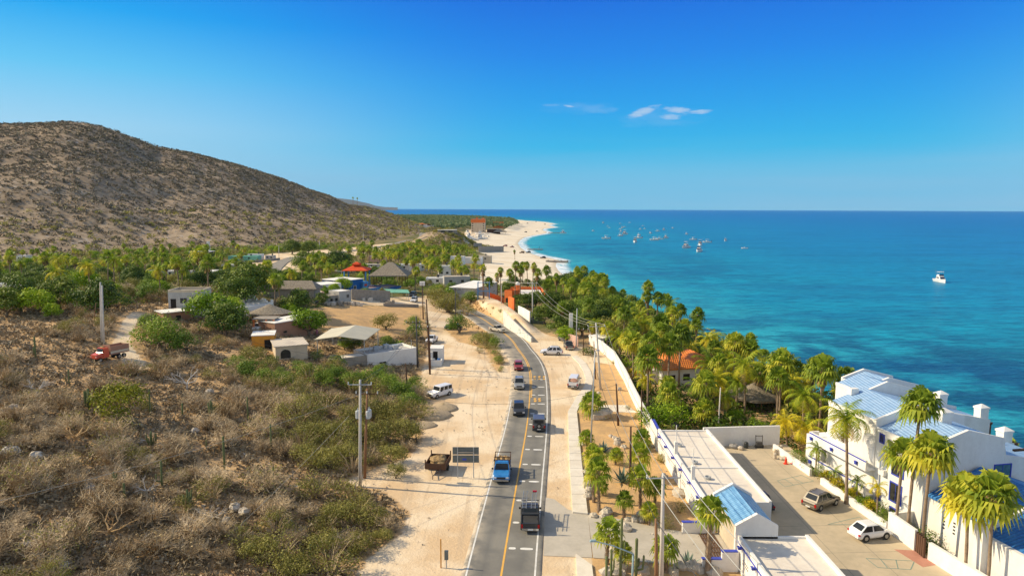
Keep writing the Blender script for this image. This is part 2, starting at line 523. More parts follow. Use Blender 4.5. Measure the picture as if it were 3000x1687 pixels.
def raw_object(name, V, F, mat, tint=None, kind=None, label=None, cat=None, attrs=None, smooth=False):
 "fast mesh from arrays, F is (n,3) or (n,4)"
 me = bpy.data.meshes.new(name)
 V = np.asarray(V, np.float32); F = np.asarray(F, np.int32)
 k = F.shape[1]
 me.vertices.add(len(V)); me.vertices.foreach_set('co', V.ravel())
 me.loops.add(F.size); me.loops.foreach_set('vertex_index', F.ravel())
 me.polygons.add(len(F)); me.polygons.foreach_set('loop_start', np.arange(0, F.size, k, dtype=np.int32))
 me.polygons.foreach_set('loop_total', np.full(len(F), k, np.int32))
 if smooth: me.polygons.foreach_set('use_smooth', np.ones(len(F), bool))
 for m in (mat if isinstance(mat, (list, tuple)) else [mat]): me.materials.append(MATS[m])
 if tint is not None:
  a = me.attributes.new('tint', 'FLOAT', 'FACE'); a.data.foreach_set('value', np.asarray(tint, np.float32))
 for an, av in (attrs or {}).items():
  a = me.attributes.new(an, 'FLOAT', 'POINT'); a.data.foreach_set('value', np.asarray(av, np.float32))
 me.update(calc_edges=True)
 o = bpy.data.objects.new(name, me); COL.objects.link(o); KIDS[o.name] = []
 return tag(o, label, cat, None, kind)
# ============================================================= THE SETTING
def terrain_material():
 m, t, p, o = newmat('land'); g = NG(t); ps = g.pos()
 big = g.noise(0.045, 4, ps); med = g.noise(0.4, 4, ps, 0.65); fine = g.noise(2.6, 4, ps, 0.7); vf = g.noise(9.0, 3, ps, 0.7)
 soil = g.mix(g.sstep(med, 0.35, 0.65), (0.62, 0.41, 0.20), (0.46, 0.31, 0.17))
 soil = g.mix(g.sstep(fine, 0.52, 0.68), soil, (0.33, 0.24, 0.15))
 vor = g.n('ShaderNodeTexVoronoi', feature='F1'); vor.inputs['Scale'].default_value = 1.1; g.put(vor.inputs['Vector'], ps)
 stone = g.math('MULTIPLY', g.sstep(vor.outputs['Distance'], 0.22, 0.15), g.sstep(g.noise(0.21, 2, ps), 0.52, 0.62))
 soil = g.mix(stone, soil, (0.46, 0.42, 0.36))
 # pale trodden sand of the verges, with darker wheel tracks
 sand = g.mix(g.sstep(g.noise(0.11, 5, ps, 0.6), 0.38, 0.62), (0.80, 0.66, 0.47), (0.66, 0.48, 0.29))
 sand = g.mix(g.math('MULTIPLY', g.sstep(fine, 0.48, 0.8), 0.5), sand, (0.56, 0.42, 0.27))
 streak = g.noise(1.0, 3, ps, 0.6, (0.9, 0.05, 1.0))
 sand = g.mix(g.math('MULTIPLY', g.sstep(streak, 0.54, 0.66), 0.55), sand, (0.55, 0.42, 0.28))
 st2 = g.noise(3.0, 2, ps, 0.5, (1.0, 0.03, 1.0)); sand = g.mix(g.math('MULTIPLY', g.math('MULTIPLY', g.sstep(st2, 0.60, 0.66), g.sstep(g.noise(.06, 3, ps), .45, .6)), 0.5), sand, (0.50, 0.38, 0.25))
 vs = g.n('ShaderNodeTexVoronoi', feature='F1'); vs.inputs['Scale'].default_value = 2.3; g.put(vs.inputs['Vector'], ps)
 sand = g.mix(g.math('MULTIPLY', g.sstep(vs.outputs['Distance'], .12, .07), g.sstep(g.noise(.17, 3, ps), .5, .62)), sand, (0.40, 0.32, 0.23))
 beach = g.mix(g.sstep(g.noise(0.05, 4, ps), 0.4, 0.65), (0.78, 0.69, 0.54), (0.70, 0.59, 0.43))
 plant = g.mix(g.sstep(med, 0.35, 0.65), (0.66, 0.42, 0.19), (0.50, 0.33, 0.17))
 plant = g.mix(g.math('MULTIPLY', g.sstep(fine, 0.5, 0.75), 0.6), plant, (0.34, 0.23, 0.13))
 valley = g.mix(g.sstep(g.noise(0.06, 4, ps, 0.6), 0.36, 0.62), (0.10, 0.115, 0.035), (0.25, 0.19, 0.095))
 valley = g.mix(g.math('MULTIPLY', g.sstep(med, 0.56, 0.7), 0.6), valley, (0.44, 0.33, 0.2))
 hb = g.noise(0.10, 5, ps, 0.7); hm = g.noise(0.02, 3, ps)
 hill = g.mix(g.sstep(hb, 0.38, 0.62), (0.23, 0.175, 0.12), (0.33, 0.25, 0.17))
 sx = g.n('ShaderNodeSeparateXYZ'); g.put(sx.inputs[0], ps)
 low = g.sstep(sx.outputs['Z'], 95, 25)
 bare = g.math('MULTIPLY', g.sstep(g.math('ADD', hm, g.math('MULTIPLY', low, 0.16)), 0.50, 0.64), g.sstep(hb, 0.40, 0.60))
 hill = g.mix(g.math('MULTIPLY', bare, 0.6), hill, (0.45, 0.35, 0.24))
 hv = g.n('ShaderNodeTexVoronoi', feature='F1'); hv.inputs['Scale'].default_value = 0.16; g.put(hv.inputs['Vector'], ps)
 rk = g.math('MULTIPLY', g.sstep(hv.outputs['Distance'], 0.30, 0.16), g.sstep(g.noise(0.012, 3, ps), 0.50, 0.62))
 hill = g.mix(g.math('MULTIPLY', rk, 0.8), hill, (0.50, 0.45, 0.39))
 wob = g.math('MULTIPLY', g.math('SUBTRACT', g.noise(0.7, 4, ps, 0.65), 0.5), 0.5)
 def msk(name, a=0.44, b=0.56):
  return g.sstep(g.math('ADD', g.attr(name), wob), a, b)
 col = g.mix(msk('valley'), soil, valley)
 col = g.mix(msk('hill'), col, hill)
 col = g.mix(msk('sand'), col, sand)
 col = g.mix(msk('plant'), col, plant)
 col = g.mix(msk('beach'), col, beach)
 wet = g.sstep(sx.outputs['Z'], SEA + 0.28, SEA + 0.05)
 col = g.mix(g.math('MULTIPLY', wet, 0.5), col, (0.42, 0.36, 0.27))
 g.put(p.inputs['Base Color'], col)
 p.inputs['Roughness'].default_value = 0.95; p.inputs['Specular IOR Level'].default_value = 0.1
 bh = g.math('ADD', g.math('MULTIPLY', fine, 0.5), g.math('MULTIPLY', vf, 0.15))
 g.put(p.inputs['Normal'], g.bump(bh, 0.22, 0.8))
terrain_material()
def polar_grid(rads, angs):
 Rr, A = np.meshgrid(rads, angs, indexing='ij')
 X = Rr * np.sin(A); Y = Rr * np.cos(A)
 nr, na = len(rads), len(angs)
 i = np.arange(nr - 1)[:, None]; j = np.arange(na)[None, :]; j2 = (j + 1) % na
 F = np.stack([i * na + j, i * na + j2, (i + 1) * na + j2, (i + 1) * na + j], -1).reshape(-1, 4)
 return X.ravel(), Y.ravel(), F[:, ::-1]
angs = np.concatenate([np.linspace(-R(46), R(50), 560), np.linspace(R(50), R(314), 90)[1:-1]])
rads = np.concatenate([[0.5, 8, 16, 24], np.geomspace(30, 2600, 470), np.geomspace(2600, 9000, 16)[1:]])
X, Y, F = polar_grid(rads, angs)
Z = np.concatenate([H(X[i:i + 60000], Y[i:i + 60000]) for i in range(0, len(X), 60000)])
def gp(pts, z=None):
 return [(G(*p)[:2] if z is None else at(*p, z)) for p in pts]
SCRUB_EDGE = [(1040, 1700), (1075, 1640), (1180, 1560), (1200, 1500), (1130, 1440), (1010, 1408), (1100, 1370), (1200, 1340), (1235, 1290), (1245, 1240), (1260, 1200), (1250, 1170), (1230, 1110),
    (1240, 1070), (1262, 1010), (1262, 960), (1245, 900), (1236, 870)]
VERGE = gp(SCRUB_EDGE) + gp([(1258, 862), (1330, 935), (1420, 935), (1470, 1000), (1530, 1100), (1520, 1250), (1480, 1500), (1440, 1700)], 0) + [(-2, 30), (-6, -60), (-30, -60), (-22, 30)]
RIGHTV = gp([(1500, 1700), (1560, 1300), (1560, 1130), (1500, 1040), (1400, 935), (1340, 900), (1400, 868), (1450, 880), (1520, 930), (1600, 980), (1680, 1000), (1760, 1030),
    (1800, 1070), (1740, 1100), (1715, 1150), (1700, 1240), (1725, 1500), (1745, 1700)], 0) + [(6, 20), (0, -60), (-4, -60)]
PLANTS = gp([(1745, 1060), (1800, 1070), (1830, 1110), (1870, 1190), (1915, 1290), (2030, 1470), (2160, 1690), (1742, 1690), (1722, 1500), (1704, 1350), (1690, 1200), (1735, 1110)], 0)
FIELD = gp([(905, 905), (1000, 893), (1240, 898), (1246, 925), (1250, 985), (1000, 985), (940, 960)])
YARD = gp([(1020, 893), (1240, 896), (1240, 868), (1020, 872)])
PLAZA = gp([(735, 757), (800, 740), (900, 735), (960, 730), (985, 748), (900, 770), (880, 790), (885, 812), (870, 845), (800, 820), (760, 790), (725, 772)], -3.6)
TRACK = gp([(385, 915), (425, 918), (395, 955), (378, 1000), (405, 1040), (440, 1078), (400, 1086), (355, 1060), (325, 1020), (345, 975), (360, 940)])
DIRT2 = gp([(965, 735), (1060, 720), (1260, 700), (1290, 706), (1100, 738), (990, 756)], -3.6)
BOATYARD = gp([(1370, 672), (1480, 675), (1460, 720), (1400, 728), (1350, 700)], -4)
sandv = np.full(X.shape, -50.0)
for pl in (VERGE, RIGHTV, PLAZA, TRACK, DIRT2, BOATYARD, YARD):
 sandv = np.maximum(sandv, sdist(X, Y, pl) / (4.0 if pl in (VERGE, RIGHTV, TRACK, YARD) else 12.0))
sandv = np.clip(0.5 + sandv, 0, 1)
BANK = gp([(1385, 884), (1425, 905), (1470, 932), (1476, 948), (1440, 938), (1405, 922), (1380, 905)], 1.2)
VG2 = gp([(1400, 925), (1450, 1000), (1475, 1070), (1455, 1090), (1415, 1020), (1340, 1000), (1300, 960), (1330, 935)], 0)
plantv = np.clip(0.5 + np.maximum(np.maximum(sdist(X, Y, PLANTS) / 2.0, sdist(X, Y, BANK) / 3.0), np.maximum(sdist(X, Y, FIELD), sdist(X, Y, VG2)) / 8.0), 0, 1)
sdc = sdist(X, Y, COAST)
kk = ss(300, 420, Y)
bw = np.where(Y > 600, np.where(Y > 1400, 110, 60), 50)
beachv = np.clip(0.5 + (bw - sdc) / 12.0, 0, 1) * kk * (sdc > -60) + np.clip((6 - sdc) / 6, 0, 1) * (1 - kk)
tongue = gp([(1430, 740), (1400, 850), (1480, 870), (1640, 830), (1640, 760), (1560, 745), (1530, 738)], -6)
beachv = np.maximum(beachv, np.clip(0.5 + sdist(X, Y, tongue) / 10.0, 0, 1))
beachv = np.maximum(beachv, np.clip(0.5 + sdist(X, Y, gp([(1440, 722), (1520, 700), (1640, 668), (1500, 652), (1490, 668), (1462, 690)], SEA + 2)) / 10.0, 0, 1))
hillv = np.clip((hill_h(X, Y) - Z + 1.0) / 1.0, 0, 1)
hillv = np.maximum(hillv, np.clip(1.4 - np.hypot((X - MOUND[0]) / 45, (Y - MOUND[1]) / 60), 0, 1))
valleyv = ss(150, 200, Y) * (1 - hillv)
land = raw_object('ground', np.stack([X, Y, Z], -1), F, 'land', kind='structure', smooth=True,
     attrs=dict(sand=sandv, plant=plantv, beach=beachv, hill=hillv, valley=valleyv))
# ------------------------------------------------------------- sea
def sea_material():
 m, t, p, o = newmat('sea'); g = NG(t); ps = g.pos()
 dep = g.attr('depth')            # 0 at the waterline .. 1 far out
 wob = g.math('MULTIPLY', g.math('SUBTRACT', g.noise(0.007, 4, ps, 0.6), 0.5), 0.28)
 d = g.math('ADD', dep, g.math('MULTIPLY', wob, g.sstep(dep, 0.0, 0.3)))
 r = g.n('ShaderNodeValToRGB'); g.put(r.inputs[0], d); e = r.color_ramp.elements
 e[0].position = 0.0; e[0].color = (0.17, 0.56, 0.50, 1)
 e[1].position = 1.0; e[1].color = (0.0, 0.15, 0.47, 1)
 for q, c in ((0.05, (0.045, 0.44, 0.47)), (0.16, (0.002, 0.31, 0.44)), (0.30, (0.0, 0.24, 0.43)), (0.48, (0.0, 0.215, 0.47)), (0.7, (0.0, 0.175, 0.46))):
  k = e.new(q); k.color = (*c, 1)
 reef = g.math('MULTIPLY', g.attr('reef'), g.sstep(g.noise(0.05, 4, ps, 0.6), 0.36, 0.56))
 col = g.mix(g.math('MULTIPLY', reef, 0.75), r.outputs[0], (0.0, 0.07, 0.14))
 st = g.noise(0.02, 5, ps, 0.65, (0.35, 1.6, 1))
 col = g.mix(g.math('MULTIPLY', g.sstep(st, 0.42, 0.66), 0.42), col, (0.0, 0.065, 0.22))
 rip = g.noise(0.30, 5, ps, 0.75, (0.35, 1.5, 1))
 col = g.mix(g.math('MULTIPLY', g.sstep(rip, 0.46, 0.60), 0.6), col, (0.0, 0.055, 0.14))
 rp2 = g.noise(1.1, 4, ps, 0.75, (0.3, 1.5, 1)); col = g.mix(g.math('MULTIPLY', g.sstep(rp2, 0.50, 0.64), 0.4), col, (0.03, 0.30, 0.42))
 foam = g.math('MULTIPLY', g.attr('foam'), g.sstep(g.noise(0.16, 4, ps, 0.7), 0.38, 0.48))
 col = g.mix(foam, col, (0.85, 0.88, 0.86))
 g.put(p.inputs['Base Color'], col)
 p.inputs['Roughness'].default_value = 0.35
 p.inputs['Specular IOR Level'].default_value = 0.16
 w1 = g.noise(0.16, 4, ps, 0.6, (0.55, 1.5, 1)); w2 = g.noise(0.9, 3, ps, 0.6, (0.6, 1.3, 1))
 hgt = g.math('ADD', g.math('MULTIPLY', w1, 1.6), g.math('MULTIPLY', w2, 0.35))
 g.put(p.inputs['Normal'], g.bump(hgt, 0.9, 1.0))
sea_material()
angs2 = np.concatenate([np.linspace(-R(14), R(56), 330), np.linspace(R(56), R(346), 60)[1:-1]])
rads2 = np.concatenate([[1, 20, 40, 60], np.geomspace(75, 3500, 230), np.geomspace(3500, 26000, 22)[1:]])
X2, Y2, F2 = polar_grid(rads2, angs2)
sd2 = -np.where(np.hypot(X2, Y2) < 9000, sdist(X2, Y2, COAST), -9000)
depth = np.interp(sd2, [0, 12, 60, 160, 320, 700, 1500, 4000], [0, 0.06, 0.15, 0.24, 0.38, 0.60, 0.85, 1.0])
reef = (ss(6, 20, sd2) * (1 - ss(70, 130, sd2)) + .45 * ss(8, 30, sd2) * (1 - ss(200, 420, sd2))) * (1 - ss(150, 320, Y2))
reef = np.maximum(reef, 0.6 * ss(25, 45, sd2) * (1 - ss(110, 170, sd2)) * ss(330, 420, Y2) * (1 - ss(800, 1000, Y2)))
foam = (1 - ss(4, 11.0, sd2)) * ss(330, 380, Y2) + 0.4 * (1 - ss(1.0, 3.0, sd2)) * (1 - ss(330, 380, Y2))
raw_object('sea', np.stack([X2, Y2, np.full(X2.shape, SEA)], -1), F2, 'sea', kind='structure', attrs=dict(depth=depth, reef=reef, foam=foam), smooth=True)
# ------------------------------------------------------------- far mountains
simple('far_rock', (0.13, 0.125, 0.11), (0.10, 0.095, 0.08), 0.002, 0.95)
mb = []
pts_m = [(900, 575), (940, 574), (975, 579), (1010, 583), (1035, 586), (1060, 592), (1080, 596), (1100, 603), (1125, 606.5), (1165, 608)]
mv = []; mf = []
RMT = 15000.0
for i, (sx, sy) in enumerate(pts_m):
 d = ray(sx, sy); k = RMT / math.hypot(d[0], d[1])
 x, y, z = d[0] * k, d[1] * k, CAMH + d[2] * k
 q = 0.82 if i % 2 else 0.86
 mv += [(x * q, y * q, SEA - 5), (x * 0.92, y * 0.92, z * (0.45 if i % 2 else 0.6)), (x, y, z), (x * 1.12, y * 1.12, SEA - 5)]
for i in range(len(pts_m) - 1):
 for j in range(3):
  mf.append((i * 4 + j, (i + 1) * 4 + j, (i + 1) * 4 + j + 1, i * 4 + j + 1))
raw_object('far_mountains', mv, mf, 'far_rock', kind='structure')
# ------------------------------------------------------------- roads
def asphalt():
 m, t, p, o = newmat('asphalt'); g = NG(t); ps = g.pos()
 a = g.noise(0.25, 4, ps, 0.6); b = g.noise(12, 3, ps, 0.7); tr = g.attr('lane')
 col = g.mix(g.sstep(a, 0.35, 0.65), (0.185, 0.178, 0.158), (0.25, 0.238, 0.205))
 col = g.mix(g.math('MULTIPLY', g.sstep(b, 0.5, 0.75), 0.4), col, (0.10, 0.10, 0.095))
 col = g.mix(g.math('MULTIPLY', tr, 0.35), col, (0.11, 0.11, 0.108))
 dust = g.math('MULTIPLY', g.attr('dust'), g.sstep(g.noise(0.5, 4, ps, 0.7), 0.30, 0.62))
 col = g.mix(dust, col, (0.60, 0.50, 0.37))
 g.put(p.inputs['Base Color'], col); p.inputs['Roughness'].default_value = 0.85; p.inputs['Specular IOR Level'].default_value = 0.2
 g.put(p.inputs['Normal'], g.bump(b, 0.01))
asphalt()
simple('white_paint', (0.80, 0.79, 0.74), (0.62, 0.60, 0.54), 1.2, 0.6)
simple('yellow_paint', (0.85, 0.46, 0.06), (0.70, 0.40, 0.10), 0.8, 0.6)
simple('concrete_walk', (0.76, 0.70, 0.59), (0.66, 0.59, 0.48), 0.5, 0.9)
simple('concrete_apron', (0.52, 0.47, 0.39), (0.43, 0.39, 0.32), 0.35, 0.9)
simple('concrete_lot', (0.55, 0.45, 0.31), (0.43, 0.36, 0.25), 0.18, 0.85)
simple('joint', (0.30, 0.27, 0.21), None, 1.0, 0.9)
simple('green_line', (0.22, 0.32, 0.27), None, 1.0, 0.8)
def strip(name, center, offs, zs, mat, kind='structure', drop=None, attrs_fn=None, label=None):
 "a band along a centre line; offs: lateral offsets (positive right); zs: fixed z or function"
 P = np.array(center)
 T = np.gradient(P, axis=0); T /= np.linalg.norm(T, axis=1)[:, None] + 1e-9
 N = np.stack([T[:, 1], -T[:, 0]], -1)
 V = []; at_ = []
 n = len(offs)
 for i in range(len(P)):
  for j, of in enumerate(offs):
   q = P[i] + N[i] * of
   zb = zs[j] if isinstance(zs, (list, tuple)) else zs
   V.append((q[0], q[1], (zb if not callable(zb) else zb(q[0], q[1]))))
 F_ = []
 for i in range(len(P) - 1):
  for j in range(n - 1):
   F_.append((i * n + j, i * n + j + 1, (i + 1) * n + j + 1, (i + 1) * n + j))
 at_ = attrs_fn(len(P), n) if attrs_fn else None
 return raw_object(name, V, np.array(F_)[:, ::-1], mat, kind=kind, attrs=at_, label=label)
MS = smooth(MAIN, 6)
RW = 3.25
def road_attr(L, n):
 lane = np.tile([0, 0, 0, .3, 1, .3, 0, .3, 1, .3, 0, 0, 0], L).astype(float)
 dust = np.tile([1, 1, .55, .1, 0, 0.05, 0, 0, 0, 0, .1, .35, .9], L).astype(float)
 yy = np.repeat([q[1] for q in MS], n)
 dust = np.clip(dust + 0.55 * ss(108, 118, yy) * (1 - ss(150, 165, yy)) * np.tile([1, 1, 1, .9, .8, .7, .2, 0, 0, 0, .2, .3, .6], L), 0, 1)
 return dict(lane=lane, dust=dust)
strip('main_road', MS, [-RW - .35, -RW - .1, -RW + .1, -2.3, -1.7, -1.1, 0, 1.1, 1.7, 2.3, RW - .1, RW + .15, RW + .3],
  [-0.02, 0.10] + [0.12] * 9 + [0.11, -0.02], 'asphalt', attrs_fn=road_attr)
near = [q for q in MS if q[1] < 175]
strip('yellow_line', MS, [-0.09, 0.09], 0.128, 'yellow_paint')
strip('yellow_double_line', [q for q in MS if 112 < q[1] < 215], [0.22, 0.36], 0.128, 'yellow_paint')
strip('white_edge_line', MS, [RW - .38, RW - .22], 0.128, 'white_paint')
strip('white_edge_line', [q for q in MS if q[1] < 112], [-RW + .10, -RW + .26], 0.128, 'white_paint')
# painted rumble dashes on the right lane
dash = MB()
P = np.array(MS); cum = np.concatenate([[0], np.cumsum(np.hypot(*np.diff(P, axis=0).T))])
def along(s):
 x = np.interp(s, cum, P[:, 0]); y = np.interp(s, cum, P[:, 1])
 x2 = np.interp(s + .5, cum, P[:, 0]); y2 = np.interp(s + .5, cum, P[:, 1])
 a = math.atan2(y2 - y, x2 - x)
 return x, y, a
s61 = float(np.interp(61.3, P[:, 1], cum))
for k in range(-4, 13):
 x, y, a = along(s61 + 5.35 * k)
 if y > 126: continue
 for off, hw in ((0.62, 0.34), (1.98, 0.62)):
  cx, cy = x + math.sin(a) * off, y - math.cos(a) * off
  pl = []
  for j in range(14):
   b = 2 * math.pi * j / 14
   u = hw * (abs(math.cos(b)) ** 0.6) * (1 if math.cos(b) > 0 else -1); v = 0.22 * (abs(math.sin(b)) ** 0.7) * (1 if math.sin(b) > 0 else -1)
   pl.append((cx + u * math.sin(a) + v * math.cos(a), cy - u * math.cos(a) + v * math.sin(a), 0.130))
  dash.face(pl)
tag(dash.build('road_dashes', 'white_paint'), kind='structure')
# yellow hatching worn into the bend
hat = MB()
for (cx, cy) in ((1566, 1103), (1580, 1103), (1594, 1103), (1566, 1110), (1580, 1110), (1594, 1110), (1567, 1168), (1580, 1168), (1568, 1174), (1581, 1174)):
 x, y = at(cx, cy, 0.13); hat.face([(x - .28, y - .5, .13), (x + .12, y - .5, .13), (x + .28, y + .5, .13), (x - .12, y + .5, .13)])
tag(hat.build('road_hatching', 'yellow_paint'), kind='structure')
# sidewalk and apron
SWL = gp([(1700, 1760), (1685, 1687), (1678, 1498), (1668, 1351), (1663.6, 1206)], 0.24)
SWR = gp([(1757, 1760), (1742, 1687), (1722, 1502.6), (1704, 1351), (1690, 1204)], 0.24)
sw = MB()
sw.prism(SWL[2:] + SWR[2:][::-1], -0.3, 0.24)
sw.build('pavement', 'concrete_walk')['kind'] = 'structure'
jn = MB()
for k in range(22):
 f = (k + .5) / 22
 def lerp_line(L, f):
  ys = [q[1] for q in L]; yv = 69.5 + (126 - 69.5) * f
  return (float(np.interp(yv, ys, [q[0] for q in L])), yv)
 a = lerp_line(SWL, f); b = lerp_line(SWR, f)
 jn.face([(a[0], a[1], .245), (b[0], b[1], .245), (b[0], b[1] + .06, .245), (a[0], a[1] + .06, .245)])
jn.build('pavement_joints', 'joint')['kind'] = 'structure'
s2 = MB()
s2.prism([(6.0, 60.2), (SWR[1][0], 58.2), (4.4, 0), (2.2, 0)], -0.3, 0.20)
s2.build('pavement', 'concrete_walk')['kind'] = 'structure'
ap = MB()
ap.prism(gp([(1596, 1455), (1625, 1462), (1665, 1492), (1722, 1500), (1735, 1632), (1592, 1626), (1594, 1540)], 0.05), -0.3, 0.05)
ap.build('driveway_apron', 'concrete_apron')['kind'] = 'structure'
dv = MB()
dv.prism(gp([(1722, 1500), (1790, 1514), (1908, 1540), (2031, 1562)], 0.08) + [(21, 64.6), (21, 57.4)] + gp([(2102, 1660), (1974, 1652), (1840, 1640), (1738, 1632)], 0.08), -0.3, 0.08)
dv.build('driveway', 'concrete_apron')['kind'] = 'structure'
pc = MB()
pc.prism(gp([(1762, 1186), (1838, 1186), (1866, 1208), (1752, 1204)], 0.06), -0.3, 0.06)
pc.build('garden_path', 'concrete_walk')['kind'] = 'structure'
kb = MB()
kb_o = gp([(1690, 1204), (1704, 1172), (1733, 1140), (1737, 1110), (1730, 1085), (1716, 1062), (1690, 1040)], 0.12)
kb_i = gp([(1663, 1206), (1690, 1160), (1712, 1130), (1716, 1108), (1708, 1085), (1696, 1064), (1676, 1044)], 0.12)
kb.prism(kb_o + kb_i[::-1], -0.2, 0.12)
kb.build('pavement', 'concrete_walk')['kind'] = 'structure'
lot = MB()
lot.prism([(20.6, 20), (20.6, 57.5), (20.6, 89.2), (37.6, 90.5), (38.6, 60), (44, 20)], -0.3, 0.06)
lot.build('car_park', 'concrete_lot')['kind'] = 'structure'
lj = MB()
def line(mb, x0, y0, x1, y1, w, z):
 L = math.hypot(x1 - x0, y1 - y0); nx, ny = -(y1 - y0) / L * w / 2, (x1 - x0) / L * w / 2
 mb.face([(x0 + nx, y0 + ny, z), (x0 - nx, y0 - ny, z), (x1 - nx, y1 - ny, z), (x1 + nx, y1 + ny, z)])
for yv in (44, 50, 55.5, 60.5, 66, 71.5, 77, 82.5): line(lj, 26.6, yv, 38.0, yv + .6, .05, .066)
for xv in (30.3, 34.2): line(lj, xv, 40, xv - .5, 88, .05, .067)
lj.build('car_park_joints', 'joint')['kind'] = 'structure'
gl = MB()
for quad in ([(2277, 1407), (2348, 1391), (2384, 1408), (2299, 1425)], [(2425, 1535), (2518, 1513), (2545, 1535)], [(2537, 1634), (2679, 1642), (2668, 1667), (2572, 1661)]):
 q = gp(quad, 0.07)
 for i in range(len(q)): line(gl, *q[i], *q[(i + 1) % len(q)], .08, .070)
 if len(q) == 4:
  for f in (.3, .62):
   a = [q[0][c] + (q[1][c] - q[0][c]) * f for c in (0, 1)]; b = [q[3][c] + (q[2][c] - q[3][c]) * f for c in (0, 1)]
   line(gl, *a, *b, .08, .070)
gl.build('parking_lines', 'green_line')['kind'] = 'structure'
# far stretches of the same road
def far_road(px, z, w, name='far_road'):
 c = smooth([G(x, y)[:2] for x, y in px], 6)
 strip(name, c, [-w, w], lambda x, y: Hs(x, y) + 0.35, 'asphalt', attrs_fn=lambda L, n: dict(lane=np.full(L * n, .4), dust=np.full(L * n, .25)))
far_road([(790, 812), (795, 800), (806, 785), (826, 769), (850, 759), (880, 754), (925, 750), (985, 742), (1031, 735)], -4, 4.2)
far_road([(1031, 735), (1090, 726), (1150, 716), (1205, 704), (1240, 698)], -4, 3.6)
far_road([(1246, 686), (1232, 672), (1215, 658), (1195, 648), (1172, 643)], -4, 4.5)
# ============================================================= BUILDINGS AND WALLS
EXCL = []      # (x, y, radius) kept free of plants
simple('stucco_white', (0.84, 0.82, 0.77), (0.74, 0.71, 0.66), 0.35, 0.85, streak=True)
simple('stucco_roof', (0.78, 0.71, 0.60), (0.66, 0.59, 0.50), 0.3, 0.9)
simple('stucco_beige', (0.62, 0.52, 0.38), (0.50, 0.42, 0.31), 0.4, 0.9, streak=True)
simple('stucco_grey', (0.50, 0.49, 0.46), (0.38, 0.37, 0.35), 0.5, 0.9, streak=True)
simple('block_grey', (0.36, 0.32, 0.27), (0.27, 0.24, 0.20), 1.2, 0.95)
simple('stucco_brown', (0.42, 0.23, 0.15), (0.34, 0.18, 0.12), 0.5, 0.9)
simple('stucco_orange', (0.78, 0.20, 0.05), (0.66, 0.16, 0.04), 0.6, 0.85)
simple('stucco_ochre', (0.72, 0.33, 0.04), (0.58, 0.26, 0.05), 0.6, 0.85)
simple('stucco_pink', (0.66, 0.42, 0.34), (0.56, 0.36, 0.29), 0.6, 0.85)
simple('paint_blue', (0.02, 0.14, 0.42), (0.02, 0.11, 0.34), 0.8, 0.6)
simple('trim_blue', (0.06, 0.09, 0.50), (0.05, 0.07, 0.38), 1.5, 0.6)
simple('paint_sky', (0.10, 0.32, 0.62), (0.08, 0.26, 0.5), 0.8, 0.6)
simple('paint_green', (0.20, 0.48, 0.36), (0.14, 0.38, 0.28), 0.6, 0.7)
simple('dark_glass', (0.05, 0.05, 0.045), (0.025, 0.025, 0.025), 1.0, 0.3, spec=0.3)
simple('dark_inside', (0.03, 0.026, 0.022), None, 1.0, 0.9)
simple('glass_teal', (0.10, 0.22, 0.27), (0.06, 0.13, 0.17), 1.0, 0.1, spec=0.6)
simple('wood_dark', (0.13, 0.07, 0.04), (0.08, 0.045, 0.03), 2.0, 0.9, streak=True)
simple('wood_brown', (0.30, 0.16, 0.08), (0.20, 0.11, 0.06), 2.0, 0.9, streak=True)
simple('concrete_pole', (0.60, 0.57, 0.52), (0.50, 0.47, 0.43), 1.0, 0.9, streak=True)
simple('steel', (0.46, 0.49, 0.50), (0.36, 0.38, 0.40), 1.0, 0.45, metal=0.3)
simple('steel_dark', (0.08, 0.08, 0.08), None, 1.0, 0.6)
simple('tarp_cream', (0.62, 0.57, 0.42), (0.54, 0.50, 0.37), 0.4, 0.6)
simple('red_roof', (0.72, 0.09, 0.02), (0.55, 0.07, 0.02), 1.2, 0.8)
simple('plastic_black', (0.045, 0.05, 0.05), (0.03, 0.034, 0.034), 1.0, 0.45)
simple('cone_red', (0.75, 0.05, 0.02), (0.65, 0.05, 0.02), 1.0, 0.5)
simple('terracotta_floor', (0.50, 0.24, 0.17), (0.42, 0.2, 0.14), 1.0, 0.8)
def tiled(name, c1, c2, sx, sy, line):
 "roof tiles: rounded rows with a shadow line at every course"
 m, t, p, o = newmat(name); g = NG(t); ps = g.pos()
 s = g.n('ShaderNodeSeparateXYZ'); g.put(s.inputs[0], ps)
 a = g.math('SINE', g.math('MULTIPLY', s.outputs[0], sx)); b = g.math('SINE', g.math('MULTIPLY', s.outputs[1], sy))
 nz = g.noise(1.3, 4, ps, 0.6)
 col = g.mix(g.sstep(nz, 0.35, 0.65), c1, c2)
 col = g.mix(g.math('MULTIPLY', g.sstep(b, 0.55, 0.95), 0.45), col, line)
 g.put(p.inputs['Base Color'], col); p.inputs['Roughness'].default_value = 0.55; p.inputs['Specular IOR Level'].default_value = 0.3
 g.put(p.inputs['Normal'], g.bump(g.math('ADD', a, b), 0.03, 0.8))
tiled('tile_blue', (0.20, 0.42, 0.66), (0.13, 0.32, 0.56), 14.0, 21.0, (0.05, 0.15, 0.34))
tiled('tile_blue_pale', (0.33, 0.48, 0.67), (0.25, 0.41, 0.62), 18.0, 14.0, (0.19, 0.32, 0.54))
tiled('tile_orange', (0.72, 0.23, 0.04), (0.58, 0.17, 0.03), 16.0, 12.0, (0.36, 0.10, 0.02))
